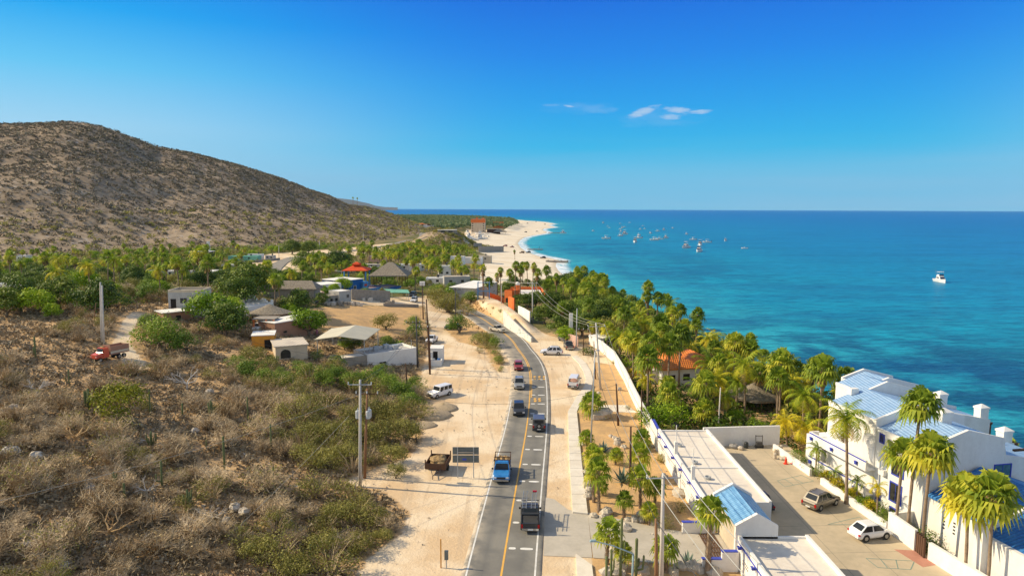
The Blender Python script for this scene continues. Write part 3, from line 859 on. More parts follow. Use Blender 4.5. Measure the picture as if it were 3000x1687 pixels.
def thatch():
 m, t, p, o = newmat('thatch'); g = NG(t); ps = g.pos()
 n1 = g.noise(3.0, 4, ps, 0.7, (1, 1, 0.3)); n2 = g.noise(14, 3, ps, 0.7)
 col = g.mix(g.sstep(n1, 0.35, 0.65), (0.34, 0.29, 0.22), (0.19, 0.16, 0.125))
 g.put(p.inputs['Base Color'], col); p.inputs['Roughness'].default_value = 0.95
 g.put(p.inputs['Normal'], g.bump(g.math('ADD', n1, n2), 0.12))
thatch()
def corrugated():
 m, t, p, o = newmat('corrugated'); g = NG(t); ps = g.pos()
 s = g.n('ShaderNodeSeparateXYZ'); g.put(s.inputs[0], ps)
 a = g.math('SINE', g.math('MULTIPLY', s.outputs[0], 9.0))
 col = g.mix(g.sstep(g.noise(0.4, 4, ps), .4, .65), (0.66, 0.57, 0.44), (0.52, 0.45, 0.36))
 col = g.mix(g.math('MULTIPLY', g.sstep(a, .2, .9), .35), col, (0.36, 0.32, 0.26))
 g.put(p.inputs['Base Color'], col); p.inputs['Roughness'].default_value = 0.7
corrugated()
def mural():
 m, t, p, o = newmat('mural_paint'); g = NG(t); ps = g.pos()
 n1 = g.noise(0.9, 4, ps, 0.7); n2 = g.noise(0.45, 2, ps)
 col = g.mix(g.sstep(n1, .58, .66), (0.76, 0.72, 0.64), (0.62, 0.36, 0.28))
 col = g.mix(g.sstep(n2, .60, .66), col, (0.42, 0.52, 0.50))
 g.put(p.inputs['Base Color'], col); p.inputs['Roughness'].default_value = 0.85
mural()
def wbox(mb, fr, w, d, face, a0, a1, z0, z1, p0, p1):
 if face == 'F': mb.fbox(fr, a0, a1, -p1, -p0, z0, z1)
 elif face == 'B': mb.fbox(fr, a0, a1, d + p0, d + p1, z0, z1)
 elif face == 'L': mb.fbox(fr, -p1, -p0, a0, a1, z0, z1)
 else: mb.fbox(fr, w + p0, w + p1, a0, a1, z0, z1)
def window(t, fr, w, d, face, a, z, ww, hh, frame='stucco_white', glass='dark_glass', bars=1, fw=0.09, name='window'):
 m = MB(); a0, a1, z0, z1 = a - ww / 2, a + ww / 2, z - hh / 2, z + hh / 2
 wbox(m, fr, w, d, face, a0 - fw, a1 + fw, z1, z1 + fw, -.02, .07); wbox(m, fr, w, d, face, a0 - fw, a1 + fw, z0 - fw, z0, -.02, .07)
 wbox(m, fr, w, d, face, a0 - fw, a0, z0, z1, -.02, .07); wbox(m, fr, w, d, face, a1, a1 + fw, z0, z1, -.02, .07)
 for i in range(bars):
  q = a0 + (i + 1) * ww / (bars + 1); wbox(m, fr, w, d, face, q - .025, q + .025, z0, z1, .022, .045)
 o = m.build(name, frame, t, world=True)
 g_ = MB(); wbox(g_, fr, w, d, face, a0, a1, z0, z1, -.03, .018)
 pn = g_.build('pane', glass, t, world=True)
 KIDS[t.name].remove(pn); pn.parent = o; KIDS[o.name].append(pn)
 return o
def opening(t, fr, w, d, face, a, z0, ww, hh, mat='dark_inside', name='door'):
 m = MB(); wbox(m, fr, w, d, face, a - ww / 2, a + ww / 2, z0, z0 + hh, -.04, .03); return m.build(name, mat, t, world=True)
def house(name, label, cat, fr, w, d, z0, z1, wall, roof='stucco_roof', par=0.35, openings=(), group=None, slab=0.0, parmat=None):
 c = fr.p(w / 2, d / 2)
 t = thing(name, label, cat, (c[0], c[1], z0), group=group)
 m = MB(); zr = z1 - par; m.fbox(fr, 0, w, 0, d, z0 - 3.0, zr); m.build('wall', wall, t, world=True)
 r = MB()
 if par > 0:
  r.fbox(fr, .22, w - .22, .22, d - .22, zr, zr + .05)
  pp = MB()
  pp.fbox(fr, 0, w, 0, .22, zr, z1); pp.fbox(fr, 0, w, d - .22, d, zr, z1); pp.fbox(fr, 0, .22, .22, d - .22, zr, z1); pp.fbox(fr, w - .22, w, .22, d - .22, zr, z1)
  pp.build('parapet', parmat or wall, t, world=True)
 else:
  r.fbox(fr, -slab, w + slab, -slab, d + slab, zr, zr + .16)
 r.build('roof', roof, t, world=True)
 for op in openings:
  if op[0] == 'w': window(t, fr, w, d, *op[1:])
  else: opening(t, fr, w, d, *op[1:])
 EXCL.append((c[0], c[1], math.hypot(w, d) / 2 + .5))
 for k_ in (1.0, 2.0):
  q_ = fr.p(w / 2, -3.4 * k_); EXCL.append((q_[0], q_[1], w * .55 + 1))
 return t
def hip(mb, fr, u0, u1, v0, v1, z0, z1, ridge=0.3, th=0.18):
 "hipped roof with eaves thickness"
 cu, cv = (u0 + u1) / 2, (v0 + v1) / 2
 L = (u1 - u0); D = (v1 - v0)
 if L >= D: a, b = fr.p3(cu - L * ridge / 2, cv, z1), fr.p3(cu + L * ridge / 2, cv, z1)
 else: a, b = fr.p3(cu, cv - D * ridge / 2, z1), fr.p3(cu, cv + D * ridge / 2, z1)
 e = [fr.p3(u0, v0, z0), fr.p3(u1, v0, z0), fr.p3(u1, v1, z0), fr.p3(u0, v1, z0)]
 e2 = [(x, y, z - th) for x, y, z in e]
 vs = e + e2 + [a, b]
 fs = [(3, 7, 4, 0), (0, 4, 5, 1), (1, 5, 6, 2), (2, 6, 7, 3), (7, 6, 5, 4)]
 if L >= D: fs += [(0, 1, 9, 8), (1, 2, 9), (2, 3, 8, 9), (3, 0, 8)]
 else: fs += [(0, 1, 8), (1, 2, 9, 8), (2, 3, 9), (3, 0, 8, 9)]
 mb.raw(vs, fs)
def gable(mb, fr, u0, u1, v0, v1, z0, z1, axis='v', th=0.15, off=0.5):
 "two slopes, ridge along v (or u)"
 if axis == 'v':
  m_ = u0 + (u1 - u0) * off
  P = [(u0, z0), (m_, z1), (u1, z0)]
  q = [fr.p3(u, v, z) for v in (v0, v1) for u, z in P] + [fr.p3(u, v, z - th) for v in (v0, v1) for u, z in P]
 else:
  m_ = v0 + (v1 - v0) * off
  P = [(v0, z0), (m_, z1), (v1, z0)]
  q = [fr.p3(u, v, z) for u in (u0, u1) for v, z in P] + [fr.p3(u, v, z - th) for u in (u0, u1) for v, z in P]
 mb.raw(q, [(0, 1, 4, 3), (1, 2, 5, 4), (6, 9, 10, 7), (7, 10, 11, 8), (0, 3, 9, 6), (2, 8, 11, 5), (0, 6, 7, 1), (1, 7, 8, 2), (3, 4, 10, 9), (4, 5, 11, 10)])
def wall_line(name, label, pts, h, th, mat, cat='wall', cap=None, z0=None, group=None, top=None):
 "free-standing wall along world points"
 c = pts[len(pts) // 2]
 zc = Hs(*c[:2]) if z0 is None else z0
 t = thing(name, label, cat, (c[0], c[1], zc), group=group)
 m = MB(); k = MB()
 for i, (a, b) in enumerate(zip(pts[:-1], pts[1:])):
  L = math.hypot(b[0] - a[0], b[1] - a[1]); nx, ny = -(b[1] - a[1]) / L * th / 2, (b[0] - a[0]) / L * th / 2
  za = (Hs(*a[:2]) if z0 is None else z0); zb = (Hs(*b[:2]) if z0 is None else z0)
  if top: ta, tb = top[i], top[i + 1]
  else: ta, tb = za + h, zb + h
  q = [(a[0] - nx, a[1] - ny), (b[0] - nx, b[1] - ny), (b[0] + nx, b[1] + ny), (a[0] + nx, a[1] + ny)]
  m.prism(q, [za - 1.2, zb - 1.2, zb - 1.2, za - 1.2], [ta, tb, tb, ta])
  if cap:
   q2 = [(a[0] - nx * 1.35, a[1] - ny * 1.35), (b[0] - nx * 1.35, b[1] - ny * 1.35), (b[0] + nx * 1.35, b[1] + ny * 1.35), (a[0] + nx * 1.35, a[1] + ny * 1.35)]
   k.prism(q2, [ta + .003, tb + .003, tb + .003, ta + .003], [ta + .07, tb + .07, tb + .07, ta + .07])
 m.build('wall_body', mat, t, world=True)
 if cap: k.build('coping', cap, t, world=True)
 return t
A0 = Frame(0, 0, 0)
# ---- garage row between the garden and the car park
def garage(name, label, x0, x1, y0, y1, z1, seam=None):
 t = thing(name, label, 'building', ((x0 + x1) / 2, (y0 + y1) / 2, 0))
 f = Frame(x0, y0, 0); w, d = x1 - x0, y1 - y0
 m = MB(); m.box(x0, x1, y0, y1, -1, z1 - .35); m.build('wall', 'stucco_white', t, world=True)
 p_ = MB()
 p_.box(x0, x0 + .28, y0, y1, z1 - .35, z1 + .05); p_.box(x1 - .28, x1, y0, y1, z1 - .35, z1); p_.box(x0 + .28, x1 - .28, y0, y0 + .2, z1 - .35, z1 - .12); p_.box(x0 + .28, x1 - .28, y1 - .2, y1, z1 - .35, z1 - .12)
 if seam: p_.box(x0 + .28, x1 - .28, seam, seam + .18, z1 - .35, z1 - .16)
 p_.build('parapet', 'stucco_white', t, world=True)
 r = MB(); r.box(x0 + .28, x1 - .28, y0 + .2, y1 - .2, z1 - .35, z1 - .30)
 r.build('roof', 'stucco_roof', t, world=True)
 s = MB(); s.box(x0 - .05, x0 - .003, y0 + .1, y1 - .1, z1 - .55, z1 - .42); s.build('painted_stripe', 'trim_blue', t, world=True)
 n = int((y1 - y0) / 3.2)
 for i in range(n):
  yy = y0 + (i + .6) * (y1 - y0) / n
  l = MB(); l.box(x0 - .34, x0 - .05, yy - .09, yy + .09, z1 - .72, z1 - .5); l.box(x0 - .40, x0 - .20, yy - .16, yy + .16, z1 - .50, z1 - .44)
  l.build('wall_lamp', 'trim_blue', t, world=True)
 for i in range(n):
  yy = y0 + (i + .1) * (y1 - y0) / n
  b = MB()
  for j in range(5):
   for kx in range(2): b.box(x0 - .012, x0 - .002, yy + j * .3, yy + j * .3 + .14, 1.15 + kx * .28, 1.29 + kx * .28)
  b.build('vent_grille', 'dark_inside', t, world=True)
 EXCL.append(((x0 + x1) / 2, (y0 + y1) / 2, 4)); return t
g1 = garage('garage_block', 'long flat roofed white garage with blue stripe, north of the blue tiled gateway', 19.4, 26.0, 65.2, 87.6, 3.1, seam=74.5)
for yy, hh, lab in ((78.2, 2.0, 'slim white vent post with brown top on the long garage roof edge'), (70.5, 2.0, 'slim white vent post nearest the blue gateway on the garage roof')):
 m = MB(); m.box(19.35, 19.72, yy, yy + .37, 2.95, 4.6); m.cyl(19.53, yy + .18, 4.6, 4.6 + hh, .05, n=6)
 tag(m.build('vent_post', 'stucco_white'), lab, 'vent post')
for i, (x, y) in enumerate(((20.8, 81.8), (21.2, 76.0), (21.4, 71.5))):
 m = MB(); m.lathe([(.02, 2.82), (.3, 2.85), (.36, 3.1), (.3, 3.13), (.25, 2.95), (.02, 2.93)], 10, x, y)
 tag(m.build('roof_bowl', 'steel'), ['grey dish shaped vent on the long garage roof, farthest of three', 'grey dish shaped vent on the long garage roof, middle of three', 'grey dish shaped vent on the long garage roof, closest to the gateway'][i], 'roof vent')
g2 = garage('garage_block', 'near white garage with flat pale roof and blue stripe, south of the blue gateway', 20.3, 26.7, 24, 58.4, 3.0)
# ---- gateway with blue tiles
gt = thing('gatehouse', 'white gateway with blue tiled gable roof over the driveway', 'gateway', (22, 61.8, 0))
m = MB()
for y0, y1 in ((65.0, 65.35), (58.2, 58.55)):
 m = MB()
 m.prism([(20.1, y0), (23.9, y0), (23.9, y1), (20.1, y1)], -1, 3.9)
 pts = [(20.1, 3.9), (22.0, 5.0), (23.9, 3.9)]
 m.raw([(x, y0, z) for x, z in pts] + [(x, y1, z) for x, z in pts], [(0, 1, 2), (5, 4, 3), (0, 3, 4, 1), (1, 4, 5, 2), (0, 2, 5, 3)])
 m.build('gable_wall', 'stucco_white', gt, world=True)
m = MB(); gable(m, Frame(0, 0, 0), 20.2, 23.8, 58.55, 65.0, 3.72, 4.78, 'v', .12); m.build('roof', 'tile_blue', gt, world=True)
m = MB(); m.box(20.55, 20.65, 58.56, 64.99, .12, 3.5); m.build('gate', 'stucco_beige', gt, world=True)
cg = MB()
for i in range(6):
 xx = 18.55 + i * .26; cg.box(xx, xx + .13, 58.6, 64.3, .085, .16)
for yy in np.arange(58.8, 64.3, .9): cg.box(18.55, 19.98, yy, yy + .1, .09, .13)
tag(cg.build('cattle_grid', 'wood_dark'), 'dark slatted cattle grid across the driveway before the white gateway', 'cattle grid')
for y0, lab in ((64.5, 'stepped low white wall with blue cap on the far side of the gate'), (57.35, 'stepped low white wall with blue cap on the near side of the gate')):
 t = thing('stepped_wall', lab, 'wall', (19, y0, 0))
 m = MB(); m.box(17.0, 18.7, y0, y0 + .35, -.5, 1.15); m.box(18.7, 20.2, y0, y0 + .35, -.5, 1.85); m.build('wall_body', 'stucco_white', t, world=True)
 m = MB(); m.box(16.95, 18.7, y0 - .04, y0 + .39, 1.153, 1.22); m.box(18.66, 20.1, y0 - .04, y0 + .39, 1.853, 1.92); m.build('coping', 'trim_blue', t, world=True)
# ---- car park walls
wall_line('boundary_wall', 'tall plain white wall closing the far end of the car park', [(25.9, 89.4), (31, 89.9), (36.6, 90.4)], 2.7, .3, 'stucco_white', z0=0)
LW = [(35.0, 88.0), (35.55, 83.6), (36.1, 79.2)]
wall_line('low_wall', 'low white wall beside the traffic cones at the car park edge', LW, 0.95, .3, 'stucco_white', z0=0)
wall_line('low_wall', 'low white wall behind the two cars parked at the garden edge', [(36.35, 76.8), (36.9, 72.3), (37.4, 67.8), (37.75, 65.2)], 0.85, .38, 'stucco_white', z0=0)
wall_line('boundary_wall', 'taller white wall section between the white hatchback and the gate', [(37.8, 65.1), (38.15, 61.2)], 2.1, .3, 'stucco_white', z0=0)
wall_line('boundary_wall', 'short white wall stub running from the gate corner to the apartments', [(38.3, 65.6), (40.8, 66.2)], 1.7, .25, 'stucco_white', z0=0)
wall_line('boundary_wall', 'white wall nearest the camera along the apartments, beyond the dark gate', [(38.5, 59.6), (39.8, 53), (41.3, 45), (43, 36)], 1.7, .35, 'stucco_white', z0=0)
dg = MB(); dg.box(38.1, 38.22, 59.75, 61.1, .05, 1.9)
for k in range(5): dg.box(38.06, 38.26, 59.8 + k * .3, 59.86 + k * .3, .05, 2.0)
tag(dg.build('garden_gate', 'wood_dark'), 'dark slatted gate in the white wall beside the hatchback', 'gate')
pf = MB(); pf.prism([(36.3, 61.4), (38.2, 61.2), (38.6, 58.6), (37.1, 58.2)], .0, .075); tag(pf.build('red_paving', 'terracotta_floor'), kind='structure')
# ---- the stepped apartment building
C = Frame(41.0, 65.0, R(11))
ab = thing('apartment_building', 'large stepped white apartment block with pale blue tiled roofs and blue trimmed windows', 'building', (46, 74, -1.6))
def prof_block(mb, v0, v1, prof, zb):
 "solid running along v with an outline of (u, z) on top"
 n = len(prof)
 q = [C.p3(u, v0, z) for u, z in prof] + [C.p3(prof[-1][0], v0, zb), C.p3(prof[0][0], v0, zb)]
 k = n + 2
 q += [C.p3(u, v1, z) for u, z in prof] + [C.p3(prof[-1][0], v1, zb), C.p3(prof[0][0], v1, zb)]
 mb.raw(q, [tuple(range(k)), tuple(range(2 * k - 1, k - 1, -1))] + [(i, i + k, (i + 1) % k + k, (i + 1) % k) for i in range(k)])
def roof_sheet(mb, v0, v1, prof, th=.10):
 for (a, za), (b, zb_) in zip(prof[:-1], prof[1:]):
  q = [C.p(a, v0), C.p(b, v0), C.p(b, v1), C.p(a, v1)]
  zz_ = [za, zb_, zb_, za]
  mb.prism(q, [z - th for z in zz_], zz_)
blocks = [  # v0, v1, outline on the roof (u, z)
 (0.0, 7.0, [(0.0, 8.5), (4.6, 10.0), (9.0, 8.9), (9.4, 7.2), (17.0, 5.8)]),
 (7.0, 15.0, [(-0.1, 9.2), (4.5, 10.6), (11.0, 9.0), (11.4, 7.0), (18.0, 5.4)]),
 (15.0, 20.2, [(4.6, 9.9), (7.8, 11.0), (13.0, 9.5), (13.4, 7.6), (23.0, 5.4)]),
 (20.2, 25.0, [(9.2, 9.0), (12.4, 10.0), (17.0, 8.8), (17.4, 7.0), (23.0, 5.6)])]
wallm = MB(); roofm = MB(); parm = MB()
for i, (v0, v1, pr) in enumerate(blocks):
 body = [(u, z - .25) for u, z in pr]
 prof_block(wallm, v0 + (0.002 if i else 0), v1, body, -5)
 roof_sheet(roofm, v0 + .3, v1 - .0, [(pr[0][0] + .12, pr[0][1]), pr[1], pr[2]], .2)
 roof_sheet(roofm, v0 + .3, v1 - .0, [(pr[3][0], pr[3][1]), pr[4]], .2)
 # white parapet on the near gable and on the left eave
 roof_sheet(parm, v0 - .03, v0 + .28, [(pr[0][0] - .04, pr[0][1] + .22), (pr[1][0], pr[1][1] + .24), (pr[2][0] + .05, pr[2][1] + .24)], .55)
 roof_sheet(parm, v0 - .03, v0 + .28, [(pr[3][0] - .3, pr[3][1] + .16), (pr[4][0], pr[4][1] + .2)], .5)
 roof_sheet(parm, v0 + .28, v1 + .02, [(pr[0][0] - .06, pr[0][1] + .1), (pr[0][0] + .16, pr[0][1] + .1)], .4)
roof_sheet(parm, 24.9, 25.2, [(9.1, 9.25), (12.4, 10.3), (17.0, 9.1)], .55)
wallm.build('wall', 'stucco_white', ab, world=True)
roofm.build('roof', 'tile_blue_pale', ab, world=True)
parm.build('parapet', 'stucco_white', ab, world=True)
for (u, v, z) in ((16.2, 1.0, 6.0), (22.2, 15.6, 5.8), (17.2, 7.6, 5.7), (5.4, 4.0, 9.6), (21, 20.8, 6.2)):
 m = MB(); m.fbox(C, u - .6, u + .6, v - .5, v + .5, z - 1.5, z + .8); hip(m, C, u - .7, u + .7, v - .6, v + .6, z + 1.35, z + 1.75, .1, .2); m.fbox(C, u - .62, u + .62, v - .52, v + .52, z + .803, z + 1.15)
 m.build('chimney', 'stucco_white', ab, world=True)
# galleries on the left face with blue stripes
for z in (1.05, 3.95):
 m = MB(); m.fbox(C, -1.25, -1.05, 6.8, 16.6, z - .2, z + 1.0); m.fbox(C, -1.05, -.002, 6.8, 16.6, z - .2, z - .02); m.fbox(C, -1.25, -.002, 16.6, 16.8, z - .2, z + 1.0)
 m.build('gallery', 'stucco_white', ab, world=True)
 m = MB(); m.fbox(C, -1.29, -1.252, 6.8, 16.7, z + .80, z + .94); m.build('painted_stripe', 'trim_blue', ab, world=True)
 for v in (8.2, 12.4, 16.2):
  m = MB(); m.fbox(C, -1.5, -1.26, v - .13, v + .13, z + .1, z + .42); m.fbox(C, -1.56, -1.3, v - .18, v + .18, z + .42, z + .48); m.build('wall_lamp', 'trim_blue', ab, world=True)
m = MB(); m.fbox(C, -.6, 3.5, 15.2, 18.2, -5, 4.2); m.build('rear_wing', 'stucco_white', ab, world=True)
WS = Frame(*C.p(0, 0), R(11))
for (v, z, w_, h_) in ((3.5, -.25, 1.5, 2.0), (3.7, 2.5, 1.5, 1.9), (3.6, 5.4, 1.5, 1.9), (9.3, 5.55, 1.4, 1.6), (9.3, 7.7, 1.3, 1.0), (9.4, 2.4, 1.2, 1.1), (13.2, 5.6, 1.2, 1.3), (14.0, 7.6, .7, .6), (13.6, 2.5, 1.2, 1.1), (6.1, 7.6, .5, .8), (6.1, 1.2, .5, .7), (11.3, -.1, 1.0, 1.1), (0.9, 6.6, .6, .9)):
 window(ab, WS, 17, 25, 'L', v, z, w_, h_, 'trim_blue', 'dark_glass', 1, .13)
for (v, z) in ((1.7, 1.2), (2.6, .9), (5.5, 4.1)):
 m = MB(); m.fbox(C, -.42, -.003, v - .4, v + .4, z - .3, z + .3); m.build('air_conditioner', 'stucco_white', ab, world=True)
window(ab, WS, 17, 25, 'F', 9.0, 5.5, 1.9, 1.75, 'trim_blue', 'glass_teal', 1, .10)
m = MB(); m.fbox(C, 2.3, 3.3, 14.3, 14.95, 10.0, 10.75); m.build('air_conditioner', 'stucco_white', ab, world=True)
for (u, v, z) in ((18.4, 9, 4.6), (23.2, 17, 4.3)):
 m = MB()
 for k in range(5): m.fbox(C, u, u + 2.4, v + k * .55, v + k * .55 + .14, z, z + .16)
 for q_ in (0, 2.2): m.fbox(C, u + 2.0, u + 2.2, v + q_, v + q_ + .18, z - 5, z)
 m.fbox(C, u + 1.98, u + 2.22, v - .1, v + 2.5, z - .12, z + .003)
 m.build('pergola', 'wood_dark', ab, world=True)
m = MB(); m.fbox(C, 9.6, 12.8, -.6, -.35, 7.9, 8.1); m.fbox(C, 12.5, 12.75, -.6, -.35, 5.8, 7.9); m.build('beam', 'wood_dark', ab, world=True)
EXCL.append((48, 76, 14))
# ---- lower building with deep blue tiles in front of it
tiled('tile_blue_deep', (0.06, 0.25, 0.56), (0.03, 0.16, 0.44), 14.0, 17.0, (0.01, 0.06, 0.24))
lb = thing('villa', 'low white villa with deep blue tiled roof in front of the apartments', 'building', (47, 56, -1.6))
m = MB(); m.fbox(C, .4, 11.5, -8, -.05, -5, 4.15); m.fbox(C, -1.7, 10.5, -30, -8.0, -5, 3.9)
m.fbox(C, -2.4, -1.7, -9.1, -8.2, -5, 5.2); m.fbox(C, -2.5, -1.7, -20.0, -16.0, -5, 3.4)
m.build('wall', 'stucco_white', lb, world=True)
m = MB(); roof_sheet(m, -8.0, -.3, [(.1, 4.1), (6.0, 6.5), (11.8, 4.4)], .22); roof_sheet(m, -30, -8.3, [(-1.3, 4.0), (5.0, 6.6), (10.8, 4.2)], .22); m.build('roof', 'tile_blue_deep', lb, world=True)
m = MB(); roof_sheet(m, -8.3, -8.0, [(-1.6, 4.15), (5.0, 6.85), (10.8, 4.4)], .5); roof_sheet(m, -30, -8.3, [(-1.72, 4.05), (-1.3, 4.05)], .5); roof_sheet(m, -7.99, -.05, [(.36, 4.2), (.6, 4.2)], .4)
m.build('parapet', 'stucco_white', lb, world=True)
LV = Frame(*C.p(-1.7, -30), R(11))
LV2 = Frame(*C.p(.4, -8), R(11))
for (v, z, w_, h_, bars) in ((18.6, -.2, 1.5, 1.4, 4), (14.6, -.3, 1.2, .9, 3)):
 window(lb, LV, 12, 22, 'L', v, z, w_, h_, 'wood_dark', 'glass_teal', bars, .06)
for v in (12.2, 10.6, 9.0):
 m = MB()
 for k in range(4): wbox(m, LV, 12, 22, 'L', v - .13, v + .13, 1.0 + k * .36, 1.18 + k * .36, 0, .012)
 m.build('vent_slots', 'dark_inside', lb, world=True)
for v in (5.8, 4.6):
 m = MB()
 for k in range(4): wbox(m, LV2, 12, 8, 'L', v - .13, v + .13, 1.4 + k * .34, 1.56 + k * .34, 0, .012)
 m.build('vent_slots', 'dark_inside', lb, world=True)
m = MB(); wbox(m, LV, 12, 22, 'L', 19.9, 20.3, .3, .75, 0, .25); m.build('meter_box', 'trim_blue', lb, world=True)
EXCL.append((46, 50, 10))
# ---- orange roofed house among the palms
oh = thing('tiled_house', 'white house with orange tiled hip roofs among the tall palms', 'building', (30, 128, -.2))
fo = Frame(27.3, 121, R(14))
m = MB(); m.fbox(fo, 0, 6.5, 0, 9, -3, 3.4); m.fbox(fo, 6.5, 13, 4, 12, -5, 3.0); m.fbox(fo, -2, 0, 2, 5, -2, 2.6); m.build('wall', 'stucco_white', oh, world=True)
m = MB(); hip(m, fo, -.8, 7.3, -.8, 9.8, 3.3, 5.8, .12); hip(m, fo, 6.2, 14, 3.2, 12.8, 2.9, 4.6, .3); hip(m, fo, 2.5, 6.5, 8.5, 13, 4.8, 6.8, .1); m.build('roof', 'tile_orange', oh, world=True)
opening(oh, fo, 6.5, 9, 'F', 2, -.1, 1.1, 2.1); opening(oh, fo, 6.5, 9, 'F', 4.8, .9, 1.3, 1.2, 'dark_glass', 'window'); opening(oh, fo, 6.5, 9, 'L', 7, .9, 1.4, 1.2, 'dark_glass', 'window')
EXCL.append((30, 126, 7)); EXCL.append((37, 131, 5))
# thatched shelter behind the car park
def palapa(name, label, cx, cy, z0, r, h, eave, posts=6, square=False, group=None, base=None, ang=0.0, rx=None, ridge=0.1):
 t = thing(name, label, 'palapa', (cx, cy, z0), group=group)
 m = MB(); rr_ = random.Random(int(cx * 7 + cy))
 fr = Frame(cx, cy, ang); rx = rx or r
 if square:
  hip(m, fr, -rx, rx, -r, r, z0 + eave, z0 + h, ridge, .35)
 else:
  n = 16; vs = [fr.p3(0, 0, z0 + h)]
  for q, zz_ in ((.35, z0 + h - (h - eave) * .40), (.7, z0 + h - (h - eave) * .72), (1.0, z0 + eave), (.97, z0 + eave - .35)):
   for k in range(n):
    a = 2 * math.pi * k / n; j = 1 + rr_.uniform(-.03, .03)
    vs.append(fr.p3(rx * q * j * math.cos(a), r * q * j * math.sin(a), zz_))
  fs = [(0, 1 + k, 1 + (k + 1) % n) for k in range(n)]
  for i in range(3): fs += [(1 + i * n + k, 1 + (i + 1) * n + k, 1 + (i + 1) * n + (k + 1) % n, 1 + i * n + (k + 1) % n) for k in range(n)]
  fs.append(tuple(1 + 3 * n + k for k in range(n)))
  m.raw(vs, fs)
 m.build('thatched_roof', 'thatch', t, world=True)
 for k in range(posts):
  m = MB()
  a = 2 * math.pi * (k + .5) / posts; q = .78
  x, y = fr.p(rx * q * math.cos(a) * (1.15 if square else 1), r * q * math.sin(a) * (1.15 if square else 1)); m.cyl(x, y, z0 - .5, z0 + eave + .1, .12, n=6); m.build('post', 'wood_dark', t, world=True)
 if base:
  m = MB(); m.fbox(fr, -rx * .9, rx * .9, -r * .9, r * .9, z0 - 1.5, z0 + base[1]); m.build('base_wall', base[0], t, world=True)
 EXCL.append((cx, cy, max(r, rx) + .5)); return t
x, y = at(2235, 1215, 0); palapa('palapa', 'round thatched shelter behind the car park wall', x, y + 4, 0, 4.2, 4.2, 2.2)
# ---- garden wall on the right of the road
GW_PX = [(1727, 1008), (1760, 1028), (1799, 1062), (1816, 1092), (1830, 1116), (1855, 1172), (1884, 1232), (1900, 1262), (1912, 1290)]
GW = gp(GW_PX, 0)
wall_line('garden_wall', 'long curving white garden wall along the palm garden, roadside', GW, 2.4, .3, 'stucco_white', z0=0)
wall_line('boundary_wall', 'stretch of white wall with blue cap meeting the long garage', [GW[-1], (19.45, 87.7)], 3.0, .3, 'stucco_white', cap='trim_blue', z0=0)
# ---- left side
def hs(name, label, cat, px0, px1, d, topy, wall, roof='stucco_roof', par=.35, ops=(), z=None, group=None, h=None, slab=.0, parmat=None):
 "house whose front foot runs between two pixels; topy is the pixel of its top edge at the left"
 a = G(*px0) if z is None else (*at(*px0, z), z); b = G(*px1) if z is None else (*at(*px1, z), z)
 fr = Frame(a[0], a[1], math.atan2(b[1] - a[1], b[0] - a[0])); w = math.hypot(b[0] - a[0], b[1] - a[1])
 z0 = min(a[2], b[2]); z1 = zat(px0[0], topy, a[1]) if h is None else z0 + h
 ops2 = []
 for o_ in ops:   # (kind, face, fraction along, z above floor, w, h, ...)
  k, face, fa, zz_, ww, hh = o_[:6]; L = w if face in 'FB' else d
  if k == 'w': ops2.append(('w', face, fa * L, z0 + zz_, ww, hh) + tuple(o_[6:]))
  else: ops2.append(('o', face, fa * L, z0 + zz_, ww, hh) + tuple(o_[6:]))
 t = house(name, label, cat, fr, w, d, z0, z1, wall, roof, par, ops2, group, slab, parmat)
 return t, fr, w, z0, z1
# grey two storey house
lowt, lfr, lw, lz0, lz1 = hs('flat_house', 'low red-brown house with white flat roof in front of the grey upper house', 'house', (480, 938), (565, 938), 4.5, 918, 'stucco_brown', 'stucco_white', 0, ops=(('o', 'F', .5, 0, 1, 1.4),), slab=.3)
a = at(494, 904, lz1); b = at(594, 903, lz1)
hs('block_house', 'plain grey upper house with dark door and square window, flat parapet roof', 'house', (494, 904), (594, 903), 6.0, 850, 'stucco_grey', 'block_grey', .55, ops=(('o', 'F', .15, 0.05, 1.15, 2.1), ('w', 'F', .45, 1.75, 1.4, 1.1, 'stucco_grey')), z=lz1, parmat='stucco_beige')
# brown house with white roof, pale house with arched window, canopy
hs('flat_house', 'red-brown house with white flat roof and two small dark windows', 'house', (806, 985), (919, 985), 5.5, 948, 'stucco_brown', 'stucco_white', 0, ops=(('w', 'F', .25, 2.15, .95, .45, 'stucco_brown', 'dark_glass', 0), ('w', 'F', .75, 2.15, .95, .45, 'stucco_brown', 'dark_glass', 0)), slab=.12)
t, fr, w, z0, z1 = hs('long_house', 'pale stucco house with corrugated roof and one arched dark window', 'house', (808, 1054), (902, 1054), 7.5, 1017, 'stucco_beige', 'corrugated', 0, ops=(), slab=.25)
m = MB()
u0 = w * .31
arch = [(u0 - .9, z0 + .7), (u0 + .9, z0 + .7)] + [(u0 + .9 * math.cos(k), z0 + 1.6 + .75 * math.sin(k)) for k in np.linspace(0, math.pi, 9)]
q = [fr.p3(u, -.03, z) for u, z in arch] + [fr.p3(u, .02, z) for u, z in arch]; n = len(arch)
m.raw(q, [tuple(range(n))] + [(i, i + n, (i + 1) % n + n, (i + 1) % n) for i in range(n)]); m.build('arched_window', 'dark_glass', t, world=True)
# ochre house
hs('ochre_house', 'small ochre house with white roof edge beside the brown house', 'house', (738, 1018), (805, 1022), 5, 985, 'stucco_ochre', 'stucco_white', 0, ops=(('o', 'F', .72, 0, 1.4, 1.9),), slab=.1)
